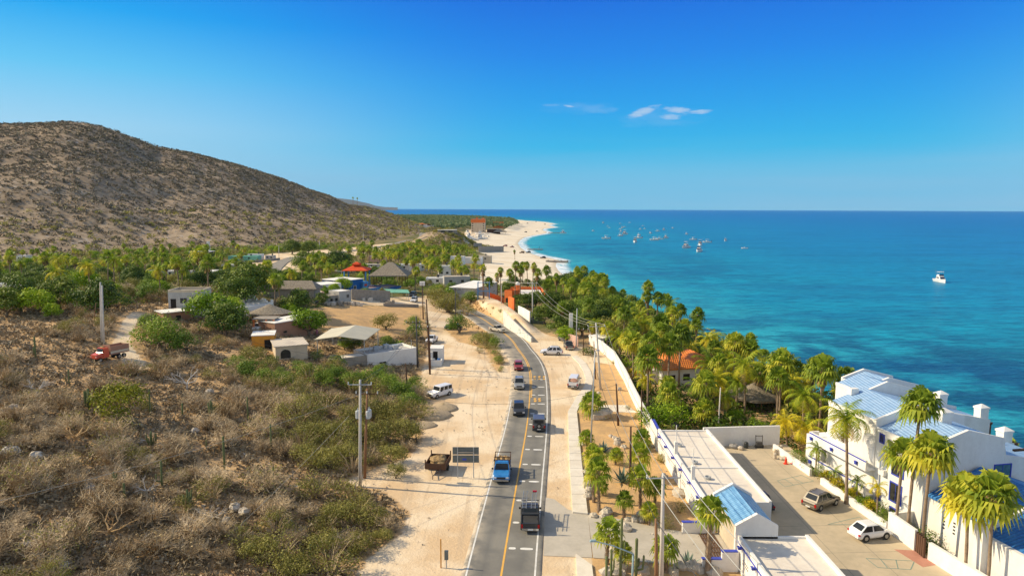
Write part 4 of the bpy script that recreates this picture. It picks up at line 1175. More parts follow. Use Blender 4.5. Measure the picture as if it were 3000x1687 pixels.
# white house with wavy parapet
t, fr, w, z0, z1 = hs('white_house', 'white flat house with wavy parapet walls behind the thatched shelter', 'house', (688, 925), (800, 925), 10, 903, 'stucco_white', 'stucco_white', .2)
for face, (v0, v1), L in (('back', (9.6, 9.9), w), ('right', (0, 9.6), 9.6)):
 m = MB()
 n = 12
 for i in range(n):
  f0, f1 = i / n, (i + 1) / n; hh = [.7, 1.3, 1.3, .8, .6, .6, 1.3, 1.4, 1.4, .8, .7, 1.5][i]
  if face == 'back': m.fbox(fr, w * f0, w * f1, 9.62, 9.9, z1 + .003, z1 + hh)
  else: m.fbox(fr, w - .02, w + .26, 9.6 * f0, 9.6 * f1, z1 - 2, z1 + [1.0, .3, .2, .5, .9, 1.0, .6, .3, .3, .7, 1.2, 1.5][i])
 m.build('wavy_parapet', 'stucco_white', t, world=True)
m = MB(); m.fbox(fr, w * .5, w * .5 + 1.1, 6, 7, z1, z1 + .8); m.build('air_conditioner', 'stucco_beige', t, world=True)
x, y, z = G(778, 952); palapa('palapa', 'round grey thatched roof beside the brown house', x, y + 3, z, 4.0, 4.4, 2.4, posts=6, rx=5.0)
cpx = G(742, 968); cp = thing('carport', 'dark carport with orange pillars in front of the thatched roof', 'carport', cpx)
fr = Frame(cpx[0], cpx[1], 0)
m = MB(); m.fbox(fr, -.2, 4.6, 0, 4, cpx[2] + 2.3, cpx[2] + 2.5); m.build('roof', 'block_grey', cp, world=True)
for u in (-.1, 2.6, 4.2): m = MB(); m.fbox(fr, u, u + .35, 0, .35, cpx[2] - .6, cpx[2] + 2.3); m.build('pillar', 'stucco_orange', cp, world=True)
EXCL.append((cpx[0] + 2, cpx[1] + 2, 3))
a = G(790, 872); palapa('long_palapa', 'long thatched roof with straight ridge left of the grey block wall', a[0] + 5, a[1] + 4, a[2], 3.4, 4.4, 2.4, posts=8, square=True, base=('block_grey', 2.0), rx=8.0, ridge=.72)
# big cream canopy on posts
cn_ = G(1010, 1040); cn_z = cn_[2]
cpt = thing('canopy', 'large cream gable canopy on steel posts over the open workshop', 'canopy', (cn_[0], cn_[1], cn_z))
yc = cn_[1]
def cpnt(sx, sy, z): x_, y_ = at(sx, sy, z); return (x_, y_, z)
ze, zr_ = cn_z + 4.1, cn_z + 5.4
P = [cpnt(921, 994, ze), cpnt(991, 984, zr_), cpnt(1071, 995, ze), cpnt(971, 962, ze), cpnt(1042, 952, zr_), cpnt(1114, 963, ze)]
m = MB(); th = .12
q = P + [(x_, y_, z_ - th) for x_, y_, z_ in P]
m.raw(q, [(0, 1, 4, 3), (1, 2, 5, 4), (6, 9, 10, 7), (7, 10, 11, 8), (0, 6, 7, 1), (1, 7, 8, 2), (3, 4, 10, 9), (4, 5, 11, 10), (0, 3, 9, 6), (2, 8, 11, 5)])
m.build('canopy_roof', 'tarp_cream', cpt, world=True)
m = MB()
for i in (0, 2, 3, 5):
 x_, y_, z_ = P[i]; cx_, cy_ = (sum(p[0] for p in P) / 6, sum(p[1] for p in P) / 6)
 x_ += (cx_ - x_) * .08; y_ += (cy_ - y_) * .08; m.cyl(x_, y_, cn_z - 2.5, z_ - .05, .09, n=6)
m.tube([P[0], P[2]], .06, 4); m.tube([P[3], P[5]], .06, 4)
m.build('post_frame', 'steel', cpt, world=True)
EXCL.append((sum(p[0] for p in P) / 6, sum(p[1] for p in P) / 6, 8))
# workshop walls and the long white shed
hs('low_shed', 'low grey block shed with pale roof in front of the canopy', 'shed', (999, 1072), (1075, 1072), 3.0, 1050, 'block_grey', 'stucco_roof', .12)
t, fr, w, z0, z1 = hs('workshop', 'long low white workshop with flat grey roof by the utility poles', 'workshop', (1076, 1068), (1222, 1068), 6.0, 1038, 'stucco_white', 'stucco_grey', .5, ops=(('w', 'R', .3, 1.4, 1.2, 1.1), ('w', 'R', .7, 1.4, 1.2, 1.1), ('w', 'F', .3, 1.2, 1.5, 1.0)))
for i_, (u_, v_) in enumerate(((3.5, 3.8), (6.0, 4.4), (7.2, 2.6))):
 m = MB(); m.fbox(fr, u_, u_ + 1.1, v_, v_ + .7, z1 - .45, z1 + .45); m.build('air_conditioner', 'steel', t, world=True)
for u_ in (1.2, 4.8, w - .6):
 m = MB(); m.cyl(*fr.p(u_, 1.2), z1 - .45, z1 + 1.5, .06, n=5); m.build('rod', 'steel', t, world=True)
# food stall container
t, fr, w, z0, z1 = hs('food_stall', 'small white box-shaped stall with open dark doorway at the dirt road', 'stall', (1259, 1064), (1297, 1064), 3.6, 1003, 'stucco_white', 'stucco_white', 0, ops=(('o', 'F', .45, .5, .95, 2.0),), slab=.02, h=3.0)
m = MB(); m.fbox(fr, w * .45 - 1.1, w * .45 - .5, -.5, -.03, z0 + .5, z0 + 2.5); m.fbox(fr, w * .45 + .5, w * .45 + .56, -.55, -.03, z0 + .5, z0 + 2.5); m.build('open_door', 'stucco_white', t, world=True)
t2 = thing('yard_box', 'low white walled enclosure in front of the box-shaped stall', 'enclosure', (fr.x, fr.y - 1.5, z0))
m = MB(); m.fbox(fr, .3, .5, -2.6, -.6, z0 - .5, z0 + 1.2); m.fbox(fr, w - .2, w, -2.6, -.6, z0 - .5, z0 + 1.2); m.fbox(fr, .5, w - .2, -2.6, -2.4, z0 - .5, z0 + 1.2); m.build('wall_body', 'stucco_white', t2, world=True)
for i, (u, mt, lb_) in enumerate(((1.0, 'steel', 'pale grey barrel in the enclosure before the stall'), (2.0, 'paint_blue', 'blue barrel in the enclosure before the stall'))):
 m = MB(); p_ = fr.p(u, -1.5); m.lathe([(.28, 0), (.32, .1), (.32, .85), (.28, .95)], 12); o = m.build('barrel', mt); o.location = (*p_, z0 + .4); tag(o, lb_, 'barrel')
# blue house group
hs('blue_house', 'deep blue house with white flat roof edge in the village', 'house', (1003, 852), (1064, 852), 10, 824, 'paint_blue', 'stucco_white', 0, ops=(('w', 'F', .6, 1.6, 1.2, 1.2, 'stucco_white'),), slab=.3)
hs('blue_tower', 'bright blue corner block beside the deep blue house', 'house', (1064, 853), (1080, 853), 4, 826, 'paint_sky', 'paint_sky', .2, ops=(('o', 'F', .5, 2.0, 1.3, .7, 'red_roof', 'sign_panel'),))
t, fr, w, z0, z1 = hs('terrace', 'blue walled terrace with pink floor between blue tower and thatched roof', 'terrace', (1080, 853), (1134, 853), 9, 845, 'paint_sky', 'stucco_pink', .1)
hs('blue_house', 'blue walled ground floor beneath the pointed thatched roof', 'house', (1134, 856), (1176, 856), 8, 842, 'paint_blue', 'stucco_pink', .2)
a = G(1148, 856); d_ = a[1]
palapa('pointed_palapa', 'large pointed grey thatched roof beside the blue terrace', xat(1145, 830, d_ + 6), d_ + 6, a[2] + 3.4, 6.2, 7.0, 2.6, posts=8, square=True, rx=7.0, ridge=.12)
a = G(1047, 852); gz = a[2] + 3.4; gx_ = xat(1046, 815, a[1] + 12)
gz_t = thing('red_gazebo', 'red two tier roofed gazebo on blue posts behind the blue house', 'gazebo', (gx_, a[1] + 12, gz))
fr = Frame(gx_, a[1] + 12, 0)
m = MB(); hip(m, fr, -4.6, 4.6, -4, 4, gz + 3.0, gz + 4.7, .25); hip(m, fr, -1.4, 1.4, -1.3, 1.3, gz + 5.2, gz + 5.9, .2, .5); m.build('roof', 'red_roof', gz_t, world=True)
for u in (-3.9, 3.9):
 for v in (-3.3, 3.3): m = MB(); m.fbox(fr, u - .2, u + .2, v - .2, v + .2, gz - 4, gz + 2.9); m.build('post', 'paint_sky', gz_t, world=True)
# grey block walls and yard
wall_line('block_wall', 'long grey block wall below the blue terrace', [G(1030, 878)[:2], G(1080, 880)[:2], G(1143, 882)[:2]], 3.3, .3, 'block_grey')
hs('small_house', 'small pale house with one dark window at the end of the block wall', 'house', (994, 884), (1029, 884), 5, 854, 'stucco_grey', 'stucco_white', .15, ops=(('w', 'F', .72, 1.9, .8, .9, 'stucco_grey'),))
hs('small_house', 'low unpainted block house with two dark openings left of the pale house', 'house', (957, 886), (993, 886), 4, 868, 'block_grey', 'block_grey', .15, ops=(('o', 'F', .4, .6, .8, .8), ('o', 'F', .8, .6, .8, .8)))
wall_line('block_wall', 'half built low block wall with gaps at the yard edge', [G(1123, 897)[:2], G(1170, 898)[:2], G(1226, 900)[:2]], .9, .25, 'block_grey')
hs('white_sheds', 'long low white buildings left of the blue house', 'building', (872, 856), (1000, 858), 8, 842, 'stucco_white', 'stucco_white', .2, ops=(('w', 'F', .2, 1.2, 1, .8), ('w', 'F', .6, 1.2, 1, .8)))
hs('pink_wall_house', 'pink and white low house behind the dark green trees', 'house', (905, 870), (950, 872), 5, 858, 'stucco_pink', 'stucco_white', .1)
a = G(1160, 878)
gc = thing('green_canopy', 'green tilted canopy on thin posts in the block yard', 'canopy', a)
fr = Frame(a[0] - 4.5, a[1], 0); za = a[2]
m = MB(); m.raw([fr.p3(0, 3, za + 3.2), fr.p3(8, 3, za + 3.0), fr.p3(9, 0, za + 2.3), fr.p3(3, 0, za + 2.4), fr.p3(0, 3, za + 3.1), fr.p3(8, 3, za + 2.9), fr.p3(9, 0, za + 2.2), fr.p3(3, 0, za + 2.3)], [(3, 2, 1, 0), (4, 5, 6, 7), (0, 1, 5, 4), (1, 2, 6, 5), (2, 3, 7, 6), (3, 0, 4, 7)])
m.build('canopy_roof', 'paint_green', gc, world=True)
for u, v in ((3.2, .2), (8.6, .2), (.5, 2.7), (7.6, 2.7)): m = MB(); m.cyl(*fr.p(u, v), za - .3, za + 2.3, .06, n=5); m.build('post', 'steel', gc, world=True)
# block pallets in the yard
for i, px in enumerate(((960, 893), (985, 894), (1012, 893), (1040, 895), (1022, 876), (1050, 878), (1072, 880), (1145, 890), (1130, 886))):
 x, y, z = G(*px); rr_ = random.Random(i); m = MB()
 for k in range(9):
  u, v = rr_.uniform(-2, 2), rr_.uniform(-.8, .8); h_ = rr_.uniform(.3, 1.1); m.box(u, u + .8, v, v + .6, -.2, h_)
 o = m.build('block_pile', 'block_grey' if i % 3 else 'stucco_roof'); o.location = (x, y, z); o.rotation_euler[2] = rr_.uniform(-.2, .2)
 tag(o, ['leftmost low pile of grey blocks at the field edge', 'second pile of grey blocks from the left at the field edge', 'pile of blocks right below the small pale house', 'grey block pile in line below the long block wall',
   'pale block pile against the long grey block wall', 'dark block pile against the middle of the long block wall', 'block pile at the right end of the long block wall', 'tallest heap of blocks beside the green canopy', 'block heap left of the green canopy by the dark tanks'][i], 'block pile', 'piles of blocks in the yard')
# buildings right of the dirt road
hs('flat_shop', 'low building with bright white flat roof behind the grey mesquite trees', 'shop', (1300, 866), (1352, 868), 8, 855, 'stucco_grey', 'stucco_white', 0, slab=.6, ops=(('o', 'F', .3, 0, 2, 1.8), ('o', 'F', .7, 0, 2, 1.8)))
hs('flat_shop', 'grey fronted shop with white roof behind the blue post frame', 'shop', (1392, 866), (1456, 868), 9, 845, 'stucco_grey', 'stucco_white', 0, slab=.5, ops=(('o', 'F', .25, 0, 2.2, 1.9), ('o', 'F', .6, 0, 2.2, 1.9), ('w', 'F', .85, 2.4, 1.5, .8)))
a = G(1416, 877); bf = thing('gantry', 'open blue post gantry standing before the grey shop', 'gantry', a)
m = MB(); fr = Frame(a[0] - 1.9, a[1], 0); za = a[2]
for u in (0, 3.7): m.fbox(fr, u, u + .2, 0, .2, za - .3, za + 5.6); m.fbox(fr, u, u + .2, 2.5, 2.7, za - .3, za + 5.6)
m.fbox(fr, .2, 3.7, 0, .16, za + 5.4, za + 5.6); m.fbox(fr, .2, 3.7, 0, .16, za + 2.6, za + 2.8); m.build('post_frame', 'paint_sky', bf, world=True)
# orange compound
t, fr, w, z0, z1 = hs('orange_house', 'tall orange fronted building corner behind the slim palms', 'building', (1478, 889), (1500, 891), 5, 850, 'stucco_orange', 'stucco_white', .9, z=-.5, ops=(('o', 'F', .3, 0, .9, 2.0),))
t, fr, w, z0, z1 = hs('orange_wing', 'white roofed low wing of the orange compound above the beach', 'building', (1508, 890), (1592, 890), 20, 868, 'stucco_white', 'stucco_white', .2, z=-1.0)
m = MB(); m.fbox(fr, -1, w + .5, 20.05, 20.4, z1 - 3, z1 + 1.0); m.fbox(fr, w + .55, w + .9, 2, 20, z1 - 3, z1 + .6); m.build('orange_wall', 'stucco_orange', t, world=True)
p_ = at(1516, 862, z1 - 1); m = MB(); m.lathe([(1.0, z1 - 3), (1.0, z1 + 2.4), (.98, z1 + 2.5)], 14, p_[0], p_[1]); m.build('round_tower', 'stucco_orange', t, world=True)
m = MB(); m.lathe([(1.02, z1 + 2.5), (.9, z1 + 3.1), (.5, z1 + 3.5), (.05, z1 + 3.65)], 14, p_[0], p_[1]); m.build('dome', 'stucco_white', t, world=True, smooth=True)
fp = [at(x_, y_, 1.0) for x_, y_ in ((1430, 882), (1441, 884), (1452, 886), (1463, 889), (1476, 893))]
t = thing('orange_fence', 'stepped orange picket fence along the upper lane', 'fence', (*fp[2], 1.0))
for i in range(4):
 a, b = fp[i], fp[i + 1]
 for k in range(4):
  f = (k + .5) / 4; x_, y_ = a[0] + (b[0] - a[0]) * f, a[1] + (b[1] - a[1]) * f; hh = 2.9 - .35 * (k % 2) - .15 * i
  m = MB(); m.box(x_ - .3, x_ + .3, y_ - .15, y_ + .15, -1, 1 + hh)
  m.build('picket', 'stucco_orange', t, world=True)
wall_line('orange_wall', 'orange wall section between the picket fence and the white wall', [at(1491, 899, 1), at(1507, 906, 1)], 3.4, .4, 'stucco_orange', z0=1.0)
wall_line('garden_wall', 'short white wall above the lane, left of the dense trees', [at(1519, 914, 1.5), at(1536, 922, 1.5), at(1553, 933, 1.5)], 1.9, .3, 'stucco_white', z0=1.5)
# retaining wall with faded mural
RWp = [at(*p, .1) for p in ((1476, 953), (1500, 970), (1526, 986), (1543, 994), (1557, 1001))]
wall_line('mural_wall', 'faded painted retaining wall above the road bend', RWp, 2, .35, 'mural_paint', z0=0, top=[4.2, 3.2, 2.3, 1.6, 1.1])
# entrance near parked pickups
hs('entry_kiosk', 'small white flat roofed shelter beside the wooden poles', 'shelter', (1732, 1012), (1768, 1018), 3, 985, 'stucco_white', 'stucco_white', 0, slab=.5)
a = at(1672, 996, 0)
m = MB(); m.box(-.45, .45, -.25, .25, -.3, 6.6); o = m.build('sign_pillar', 'stucco_white'); o.location = (*a, 0); tag(o, 'tall white rectangular sign pillar by the parked pickups', 'sign')
m = MB(); m.box(-2.0, 2.0, -.12, .12, -.3, 2.5); o = m.build('pink_wall', 'stucco_pink'); o.location = (*at(1679, 1012, 0), 0); o.rotation_euler[2] = R(-62); tag(o, 'short pink wall behind the grey parked pickup', 'wall')
# far side buildings of the town
def farh(label, px, w, d, h, wall, roof, cat='building', name='far_house', par=.3, ops=(), ang=0, lift=0):
 x, y, z = G(*px); fr = Frame(x - w / 2, y, ang); z += lift
 t = house(name, label, cat, fr, w, d, z, z + h, wall, roof, par, (), None, .4 if par == 0 else 0)
 if name == 'village_house':
  m = MB(); m.lathe([(.5, z + h), (.55, z + h + .9), (.2, z + h + 1.2)], 10, *fr.p(w * .7, d * .6)); m.build('roof_tank', 'plastic_black', t, world=True)
 for (face, fa, zz_, ww, hh) in ops: opening(t, fr, w, d, face, fa * (w if face in 'FB' else d), z + zz_, ww, hh, 'dark_glass', 'window')
 return t, fr, z
t, fr, z = farh('tall beige hotel with orange top storey near the beach', (1401, 681), 21, 18, 20, 'stucco_beige', 'stucco_orange', 'hotel', 'hotel', ops=[('F', f, zz_, 1.8, 1.4) for f in (.1, .88) for zz_ in (2, 5.5, 9, 12.5)] + [('R', f, zz_, 1.8, 1.6) for f in (.15, .4, .65, .9) for zz_ in (2, 5.5, 9, 12.5)])
m = MB(); m.fbox(fr, -.4, 21.4, -.4, -.05, z + 14.5, z + 19.6); m.fbox(fr, 7, 10, 2, 5, z + 20, z + 22); m.fbox(fr, 16, 19, 2, 5, z + 20, z + 21.6); m.build('orange_storey', 'stucco_orange', t, world=True)
t, fr, z = farh('orange walled hotel wing behind the beach palms', (1460, 668), 19, 12, 11, 'stucco_orange', 'tile_orange', 'building', ops=[('F', .3, 5, 2, 2), ('F', .7, 5, 2, 2)])
t, fr, z = farh('dark brown beach restaurant below the orange wing', (1446, 683), 20, 10, 6, 'wood_dark', 'stucco_roof', 'restaurant', par=0)
x, y, z = G(1465, 686); palapa('palapa', 'wide grey thatched roof at the far beach restaurant', x, y + 3, z, 7, 8, 3.5, square=True, rx=10, ridge=.3)
t, fr, z = farh('villa with orange tiled roofs on the slope by the far road', (1252, 667), 30, 14, 6, 'stucco_white', 'tile_orange', 'villa', par=0, ops=[('F', .2, 4, 4, 3), ('F', .6, 4, 6, 3)])
m = MB(); hip(m, fr, -1, 10, -1, 14, z + 6.2, z + 8.6, .3); hip(m, fr, 17, 32, -1, 14, z + 6.2, z + 9.4, .3); m.build('tiled_roof', 'tile_orange', t, world=True)
t, fr, z = farh('pale round house with flat white roof on top of the small mound', (1309, 685), 17, 10, 3.5, 'block_grey', 'stucco_white', 'house', par=0, ops=[('F', .3, 1.5, 4, 1.2), ('F', .7, 1.5, 4, 1.2)])
t, fr, z = farh('pink roofed house at the far end of the hill road', (1190, 640), 60, 20, 7, 'stucco_pink', 'stucco_orange', 'house', par=0)
wall_line('block_wall', 'long dark block wall facing the beach', [G(1402, 738)[:2], G(1475, 737)[:2]], 5.0, .5, 'block_grey')
wall_line('block_wall', 'short dark block wall near the boat yard', [G(1388, 726)[:2], G(1411, 726)[:2]], 4.5, .5, 'block_grey')
t, fr, z = farh('open white roofed house on the hill foot with white water tanks', (585, 752), 15, 9, 3.6, 'dark_inside', 'stucco_white', 'house', par=0)
m = MB(); m.fbox(fr, 11, 13, 4, 6, z + 3.8, z + 8.5); m.fbox(fr, 11.1, 12.9, 4.1, 5.9, z + 8.7, z + 11); m.build('water_tanks', 'stucco_white', t, world=True)
for u in (0, 4, 8, 12, 14.5): m = MB(); m.fbox(fr, u, u + .3, -.6, -.3, z - .5, z + 3.5); m.build('post', 'stucco_grey', t, world=True)
for lab, px, w_, d_, h_, wl, rf in (
 ('long white walled compound half hidden by palms, left', (520, 812), 14, 6, 3.2, 'stucco_grey', 'stucco_white'),
 ('white roofed low house at the left behind the yellowish palm', (448, 808), 8, 5, 2.6, 'stucco_grey', 'stucco_white'),
 ('white two level house beside the dark green mango tree', (640, 815), 16, 9, 3.4, 'stucco_white', 'stucco_white'),
 ('bright white flat roof house behind the white two level house', (672, 792), 9, 6, 3.4, 'stucco_grey', 'stucco_white'),
 ('pale blue walled house in front of the white compound', (620, 826), 12, 4, 2.6, 'stucco_grey', 'stucco_white'),
 ('small white church-like hut on the far left of the valley', (64, 766), 7, 5, 4.0, 'stucco_white', 'stucco_white'),
 ('white low sheds in the trees at the left edge', (30, 865), 9, 5, 3.0, 'stucco_white', 'stucco_white'),
 ('green roofed market stalls by the road junction', (712, 765), 20, 7, 3.4, 'paint_green', 'paint_green'),
 ('white tent roofed stall between the market stalls and the kiosk', (745, 762), 9, 6, 4.2, 'stucco_white', 'stucco_grey'),
 ('small grey kiosk at the road junction', (790, 762), 6, 4, 3.2, 'stucco_grey', 'stucco_white'),
 ('white roofed shed in the palm village beneath the red gazebo view', (1070, 797), 14, 5, 2.8, 'stucco_grey', 'stucco_white'),
 ('grey flat house behind the white roofed shed in the palms', (1092, 790), 12, 5, 3.2, 'stucco_grey', 'stucco_roof'),
 ('white cabin with peaked roof among the village palms', (1106, 768), 12, 6, 4, 'stucco_pink', 'stucco_white'),
 ('narrow white tower house among the palms near the beach', (1303, 822), 6, 5, 7, 'stucco_white', 'stucco_white'),
 ('white tower house among palms close to the sand', (1338, 785), 8, 6, 7, 'stucco_white', 'stucco_roof'),
 ('long white beach house with flat roof between palms', (1370, 772), 18, 7, 4, 'stucco_white', 'stucco_roof'),
 ('white arched cabin under palms in the village centre', (1200, 795), 12, 6, 4, 'stucco_white', 'stucco_white'),
 ('white hut with pitched top under palms right of the centre', (1230, 794), 9, 5, 4, 'stucco_white', 'stucco_white'),
 ('white car-sized hut at the village lane', (1272, 836), 7, 5, 3.2, 'stucco_white', 'stucco_white'),
 ('beige beach front house below the dark block wall', (1410, 768), 14, 7, 4.5, 'stucco_beige', 'stucco_roof'),
 ('brown fronted grey shop behind palms, close to the white shop', (1340, 842), 11, 6, 4.5, 'stucco_grey', 'stucco_beige')):
 farh(lab, px, w_, d_, h_, wl, rf, 'house', 'village_house', .25, ops=[('F', .25, h_ * .45, 1.2, 1.0), ('F', .7, h_ * .45, 1.2, 1.0)], ang=R(rnd.uniform(-12, 12)))
wall_line('roadside_wall', 'low dark wall with stalls along the far road', [G(700, 772)[:2], G(760, 768)[:2], G(820, 762)[:2]], 1.6, .4, 'block_grey')
# piers
for lab, a, b, z, w_ in (('dark concrete pier reaching into the bay beside the palms', (1600, 763), (1661, 764), -7.6, 5), ('thin stone pier with figures, middle of the bay', (1545, 729.5), (1590, 729.5), -8.2, 2.6), ('thin dark pier near the far sand point', (1606, 682), (1640, 682), -8.2, 2.2)):
 p, q = at(*a, z), at(*b, z); t = MB(); L = math.hypot(q[0] - p[0], q[1] - p[1]); fr = Frame(p[0], p[1], math.atan2(q[1] - p[1], q[0] - p[0]))
 t.fbox(fr, 0, L, -w_ / 2, w_ / 2, -12, z); [t.fbox(fr, u, u + .8, -w_ / 2 - .3, w_ / 2 + .3, -12, z + .25) for u in np.arange(1, L, 5)]
 tag(t.build('pier', 'block_grey'), lab, 'pier')
# ============================================================= PLANTS
foliage('leaf_mango', (0.03, 0.065, 0.01), (0.10, 0.165, 0.02), (0.30, 0.35, 0.045))
foliage('leaf_bright', (0.08, 0.16, 0.005), (0.24, 0.38, 0.012), (0.52, 0.60, 0.03))
foliage('leaf_olive', (0.13, 0.125, 0.025), (0.26, 0.245, 0.05), (0.44, 0.40, 0.10))
foliage('leaf_green_mesquite', (0.06, 0.12, 0.012), (0.17, 0.27, 0.025), (0.34, 0.42, 0.05))
foliage('leaf_dry', (0.17, 0.12, 0.06), (0.32, 0.24, 0.12), (0.50, 0.37, 0.18), 0.15)
foliage('twig_grey', (0.28, 0.20, 0.11), (0.47, 0.355, 0.205), (0.70, 0.55, 0.35), 0.0)
foliage('leaf_fan', (0.08, 0.14, 0.012), (0.26, 0.35, 0.03), (0.68, 0.60, 0.05), 0.4)
foliage('leaf_feather', (0.07, 0.14, 0.01), (0.27, 0.36, 0.02), (0.72, 0.58, 0.03), 0.35)
foliage('leaf_yellow', (0.25, 0.25, 0.01), (0.50, 0.42, 0.02), (0.80, 0.55, 0.03), 0.3)
foliage('leaf_dead', (0.16, 0.10, 0.045), (0.33, 0.21, 0.09), (0.52, 0.36, 0.17), 0.15)
foliage('hill_bush', (0.15, 0.12, 0.075), (0.215, 0.175, 0.105), (0.28, 0.245, 0.13), 0.0)
foliage('leaf_yellow_green', (0.12, 0.14, 0.01), (0.30, 0.31, 0.02), (0.50, 0.47, 0.03))
foliage('agave_leaf', (0.10, 0.15, 0.12), (0.17, 0.24, 0.19), (0.27, 0.34, 0.26), 0.05)
simple('palm_trunk', (0.34, 0.25, 0.17), (0.20, 0.14, 0.09), 2.5, 0.95, bump=0.03)
simple('bark', (0.26, 0.20, 0.14), (0.16, 0.12, 0.08), 2.0, 0.95)
simple('bark_gold', (0.62, 0.42, 0.20), (0.42, 0.27, 0.13), 2.0, 0.8)
simple('bark_white', (0.62, 0.57, 0.50), (0.42, 0.38, 0.33), 2.0, 0.8)
simple('cactus_skin', (0.105, 0.135, 0.05), (0.17, 0.19, 0.08), 2.0, 0.8)
simple('stone', (0.60, 0.53, 0.43), (0.42, 0.36, 0.28), 1.3, 0.9, bump=0.05)
simple('stone_grey', (0.42, 0.40, 0.37), (0.30, 0.28, 0.25), 0.8, 0.9, bump=0.05)
simple('gravel', (0.56, 0.44, 0.29), (0.44, 0.34, 0.22), 5.0, 0.95, bump=0.08)
def leafball(mb, c, r, n, size, rr, flat=0.8, low=-0.6, base=0.5):
 "n leaf quads spread over and inside a rounded clump"
 for i in range(n):
  z = rr.uniform(low, 1.0); a = rr.uniform(0, 2 * math.pi); q = math.sqrt(max(0, 1 - z * z)); k = rr.uniform(0.55, 1.05)
  p = (c[0] + r * k * q * math.cos(a), c[1] + r * k * q * math.sin(a), c[2] + r * flat * k * z)
  s = size * rr.uniform(0.6, 1.3)
  n_ = np.array((q * math.cos(a) + rr.uniform(-.7, .7), q * math.sin(a) + rr.uniform(-.7, .7), z + 0.35 + rr.uniform(-.6, .6)))
  n_ /= np.linalg.norm(n_) + 1e-6
  u = np.cross(n_, (rr.uniform(-1, 1), rr.uniform(-1, 1), rr.uniform(-1, 1))); u /= np.linalg.norm(u) + 1e-6
  v = np.cross(n_, u)
  p = np.array(p)
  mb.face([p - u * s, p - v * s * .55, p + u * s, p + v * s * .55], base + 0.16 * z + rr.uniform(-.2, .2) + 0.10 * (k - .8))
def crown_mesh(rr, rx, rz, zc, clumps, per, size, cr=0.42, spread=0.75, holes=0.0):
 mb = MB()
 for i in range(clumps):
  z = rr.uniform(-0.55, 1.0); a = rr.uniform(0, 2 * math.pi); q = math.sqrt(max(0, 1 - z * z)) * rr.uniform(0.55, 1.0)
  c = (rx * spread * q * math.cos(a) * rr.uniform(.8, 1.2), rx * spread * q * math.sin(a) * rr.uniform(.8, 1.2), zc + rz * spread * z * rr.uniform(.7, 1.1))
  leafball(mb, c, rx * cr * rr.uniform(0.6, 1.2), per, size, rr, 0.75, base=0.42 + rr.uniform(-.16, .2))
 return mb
def trunk_mesh(rr, h, r, spread, n=5):
 mb = MB()
 mb.tube([(0, 0, -0.4), (0.05, 0, h * .5), (0.1, 0.05, h)], [r * 1.3, r, r * .8], 7)
 for i in range(n):
  a = 2 * math.pi * i / n + rr.uniform(-.4, .4); k = spread * rr.uniform(.6, 1)
  mb.tube([(0.05, 0, h * rr.uniform(.55, .9)), (k * .45 * math.cos(a), k * .45 * math.sin(a), h * 1.15), (k * math.cos(a), k * math.sin(a), h * rr.uniform(1.3, 1.7))], [r * .6, r * .4, r * .15], 5)
 return mb
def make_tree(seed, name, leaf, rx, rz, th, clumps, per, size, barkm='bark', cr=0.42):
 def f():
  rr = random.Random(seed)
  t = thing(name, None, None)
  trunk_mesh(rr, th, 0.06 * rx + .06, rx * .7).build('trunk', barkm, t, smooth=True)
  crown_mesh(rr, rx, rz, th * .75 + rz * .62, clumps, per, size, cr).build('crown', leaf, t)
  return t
 return Proto(f)
def make_bush(seed, name, leaf, rx, rz, clumps, per, size, twigs=24, twigm='twig_grey'):
 def f():
  rr = random.Random(seed)
  t = thing(name, None, None)
  tw = MB()
  for i in range(twigs):
   a = rr.uniform(0, 6.28); e = rr.uniform(.25, 1.0); L = rx * rr.uniform(.7, 1.1)
   x, y, z = math.cos(a) * L * (1 - .45 * e), math.sin(a) * L * (1 - .45 * e), rz * 1.35 * e + .1
   tw.tube([(0.1 * x, 0.1 * y, -.15), (x * .5, y * .5, z * .62), (x, y, z)], [.045, .03, .012], 3, False, rr.uniform(.2, .9))
  tw.build('stems', twigm, t)
  crown_mesh(rr, rx, rz, rz * .62, clumps, per, size, 0.40).build('foliage', leaf, t)
  return t
 return Proto(f)
def twig_mesh(mb, rr, rx, rz, n, w=0.028, sub=5):
 for i in range(n):
  a = rr.uniform(0, 6.28); e = rr.uniform(.15, 1.0); L = rx * rr.uniform(.6, 1.1)
  p0 = np.array((rr.uniform(-.15, .15) * rx, rr.uniform(-.15, .15) * rx, -.1))
  p2 = np.array((math.cos(a) * L * (1.05 - .5 * e), math.sin(a) * L * (1.05 - .5 * e), rz * e * rr.uniform(.8, 1.25) + .1))
  p1 = p0 * .5 + p2 * .5 + np.array((0, 0, rz * .15))
  ct = rr.uniform(.1, .95)
  side = np.array((-math.sin(a), math.cos(a), 0.3)) * w
  mb.face([p0 - side, p0 + side, p1 + side * .7], ct); mb.face([p0 - side, p1 + side * .7, p1 - side * .7], ct)
  mb.face([p1 - side * .7, p1 + side * .7, p2], ct)
  for j in range(sub):
   f = rr.uniform(.35, 1.0); q = p1 + (p2 - p1) * (f * 2 - 1) if f > .5 else p0 + (p1 - p0) * f * 2
   d = np.array((rr.uniform(-1, 1), rr.uniform(-1, 1), rr.uniform(-.2, 1))) * rx * rr.uniform(.16, .38)
   s2_ = np.cross(d, (0.3, 0.5, 1)); s2_ = s2_ / (np.linalg.norm(s2_) + 1e-6) * w * .55
   mb.face([q - s2_, q + s2_, q + d], ct + rr.uniform(-.15, .15))
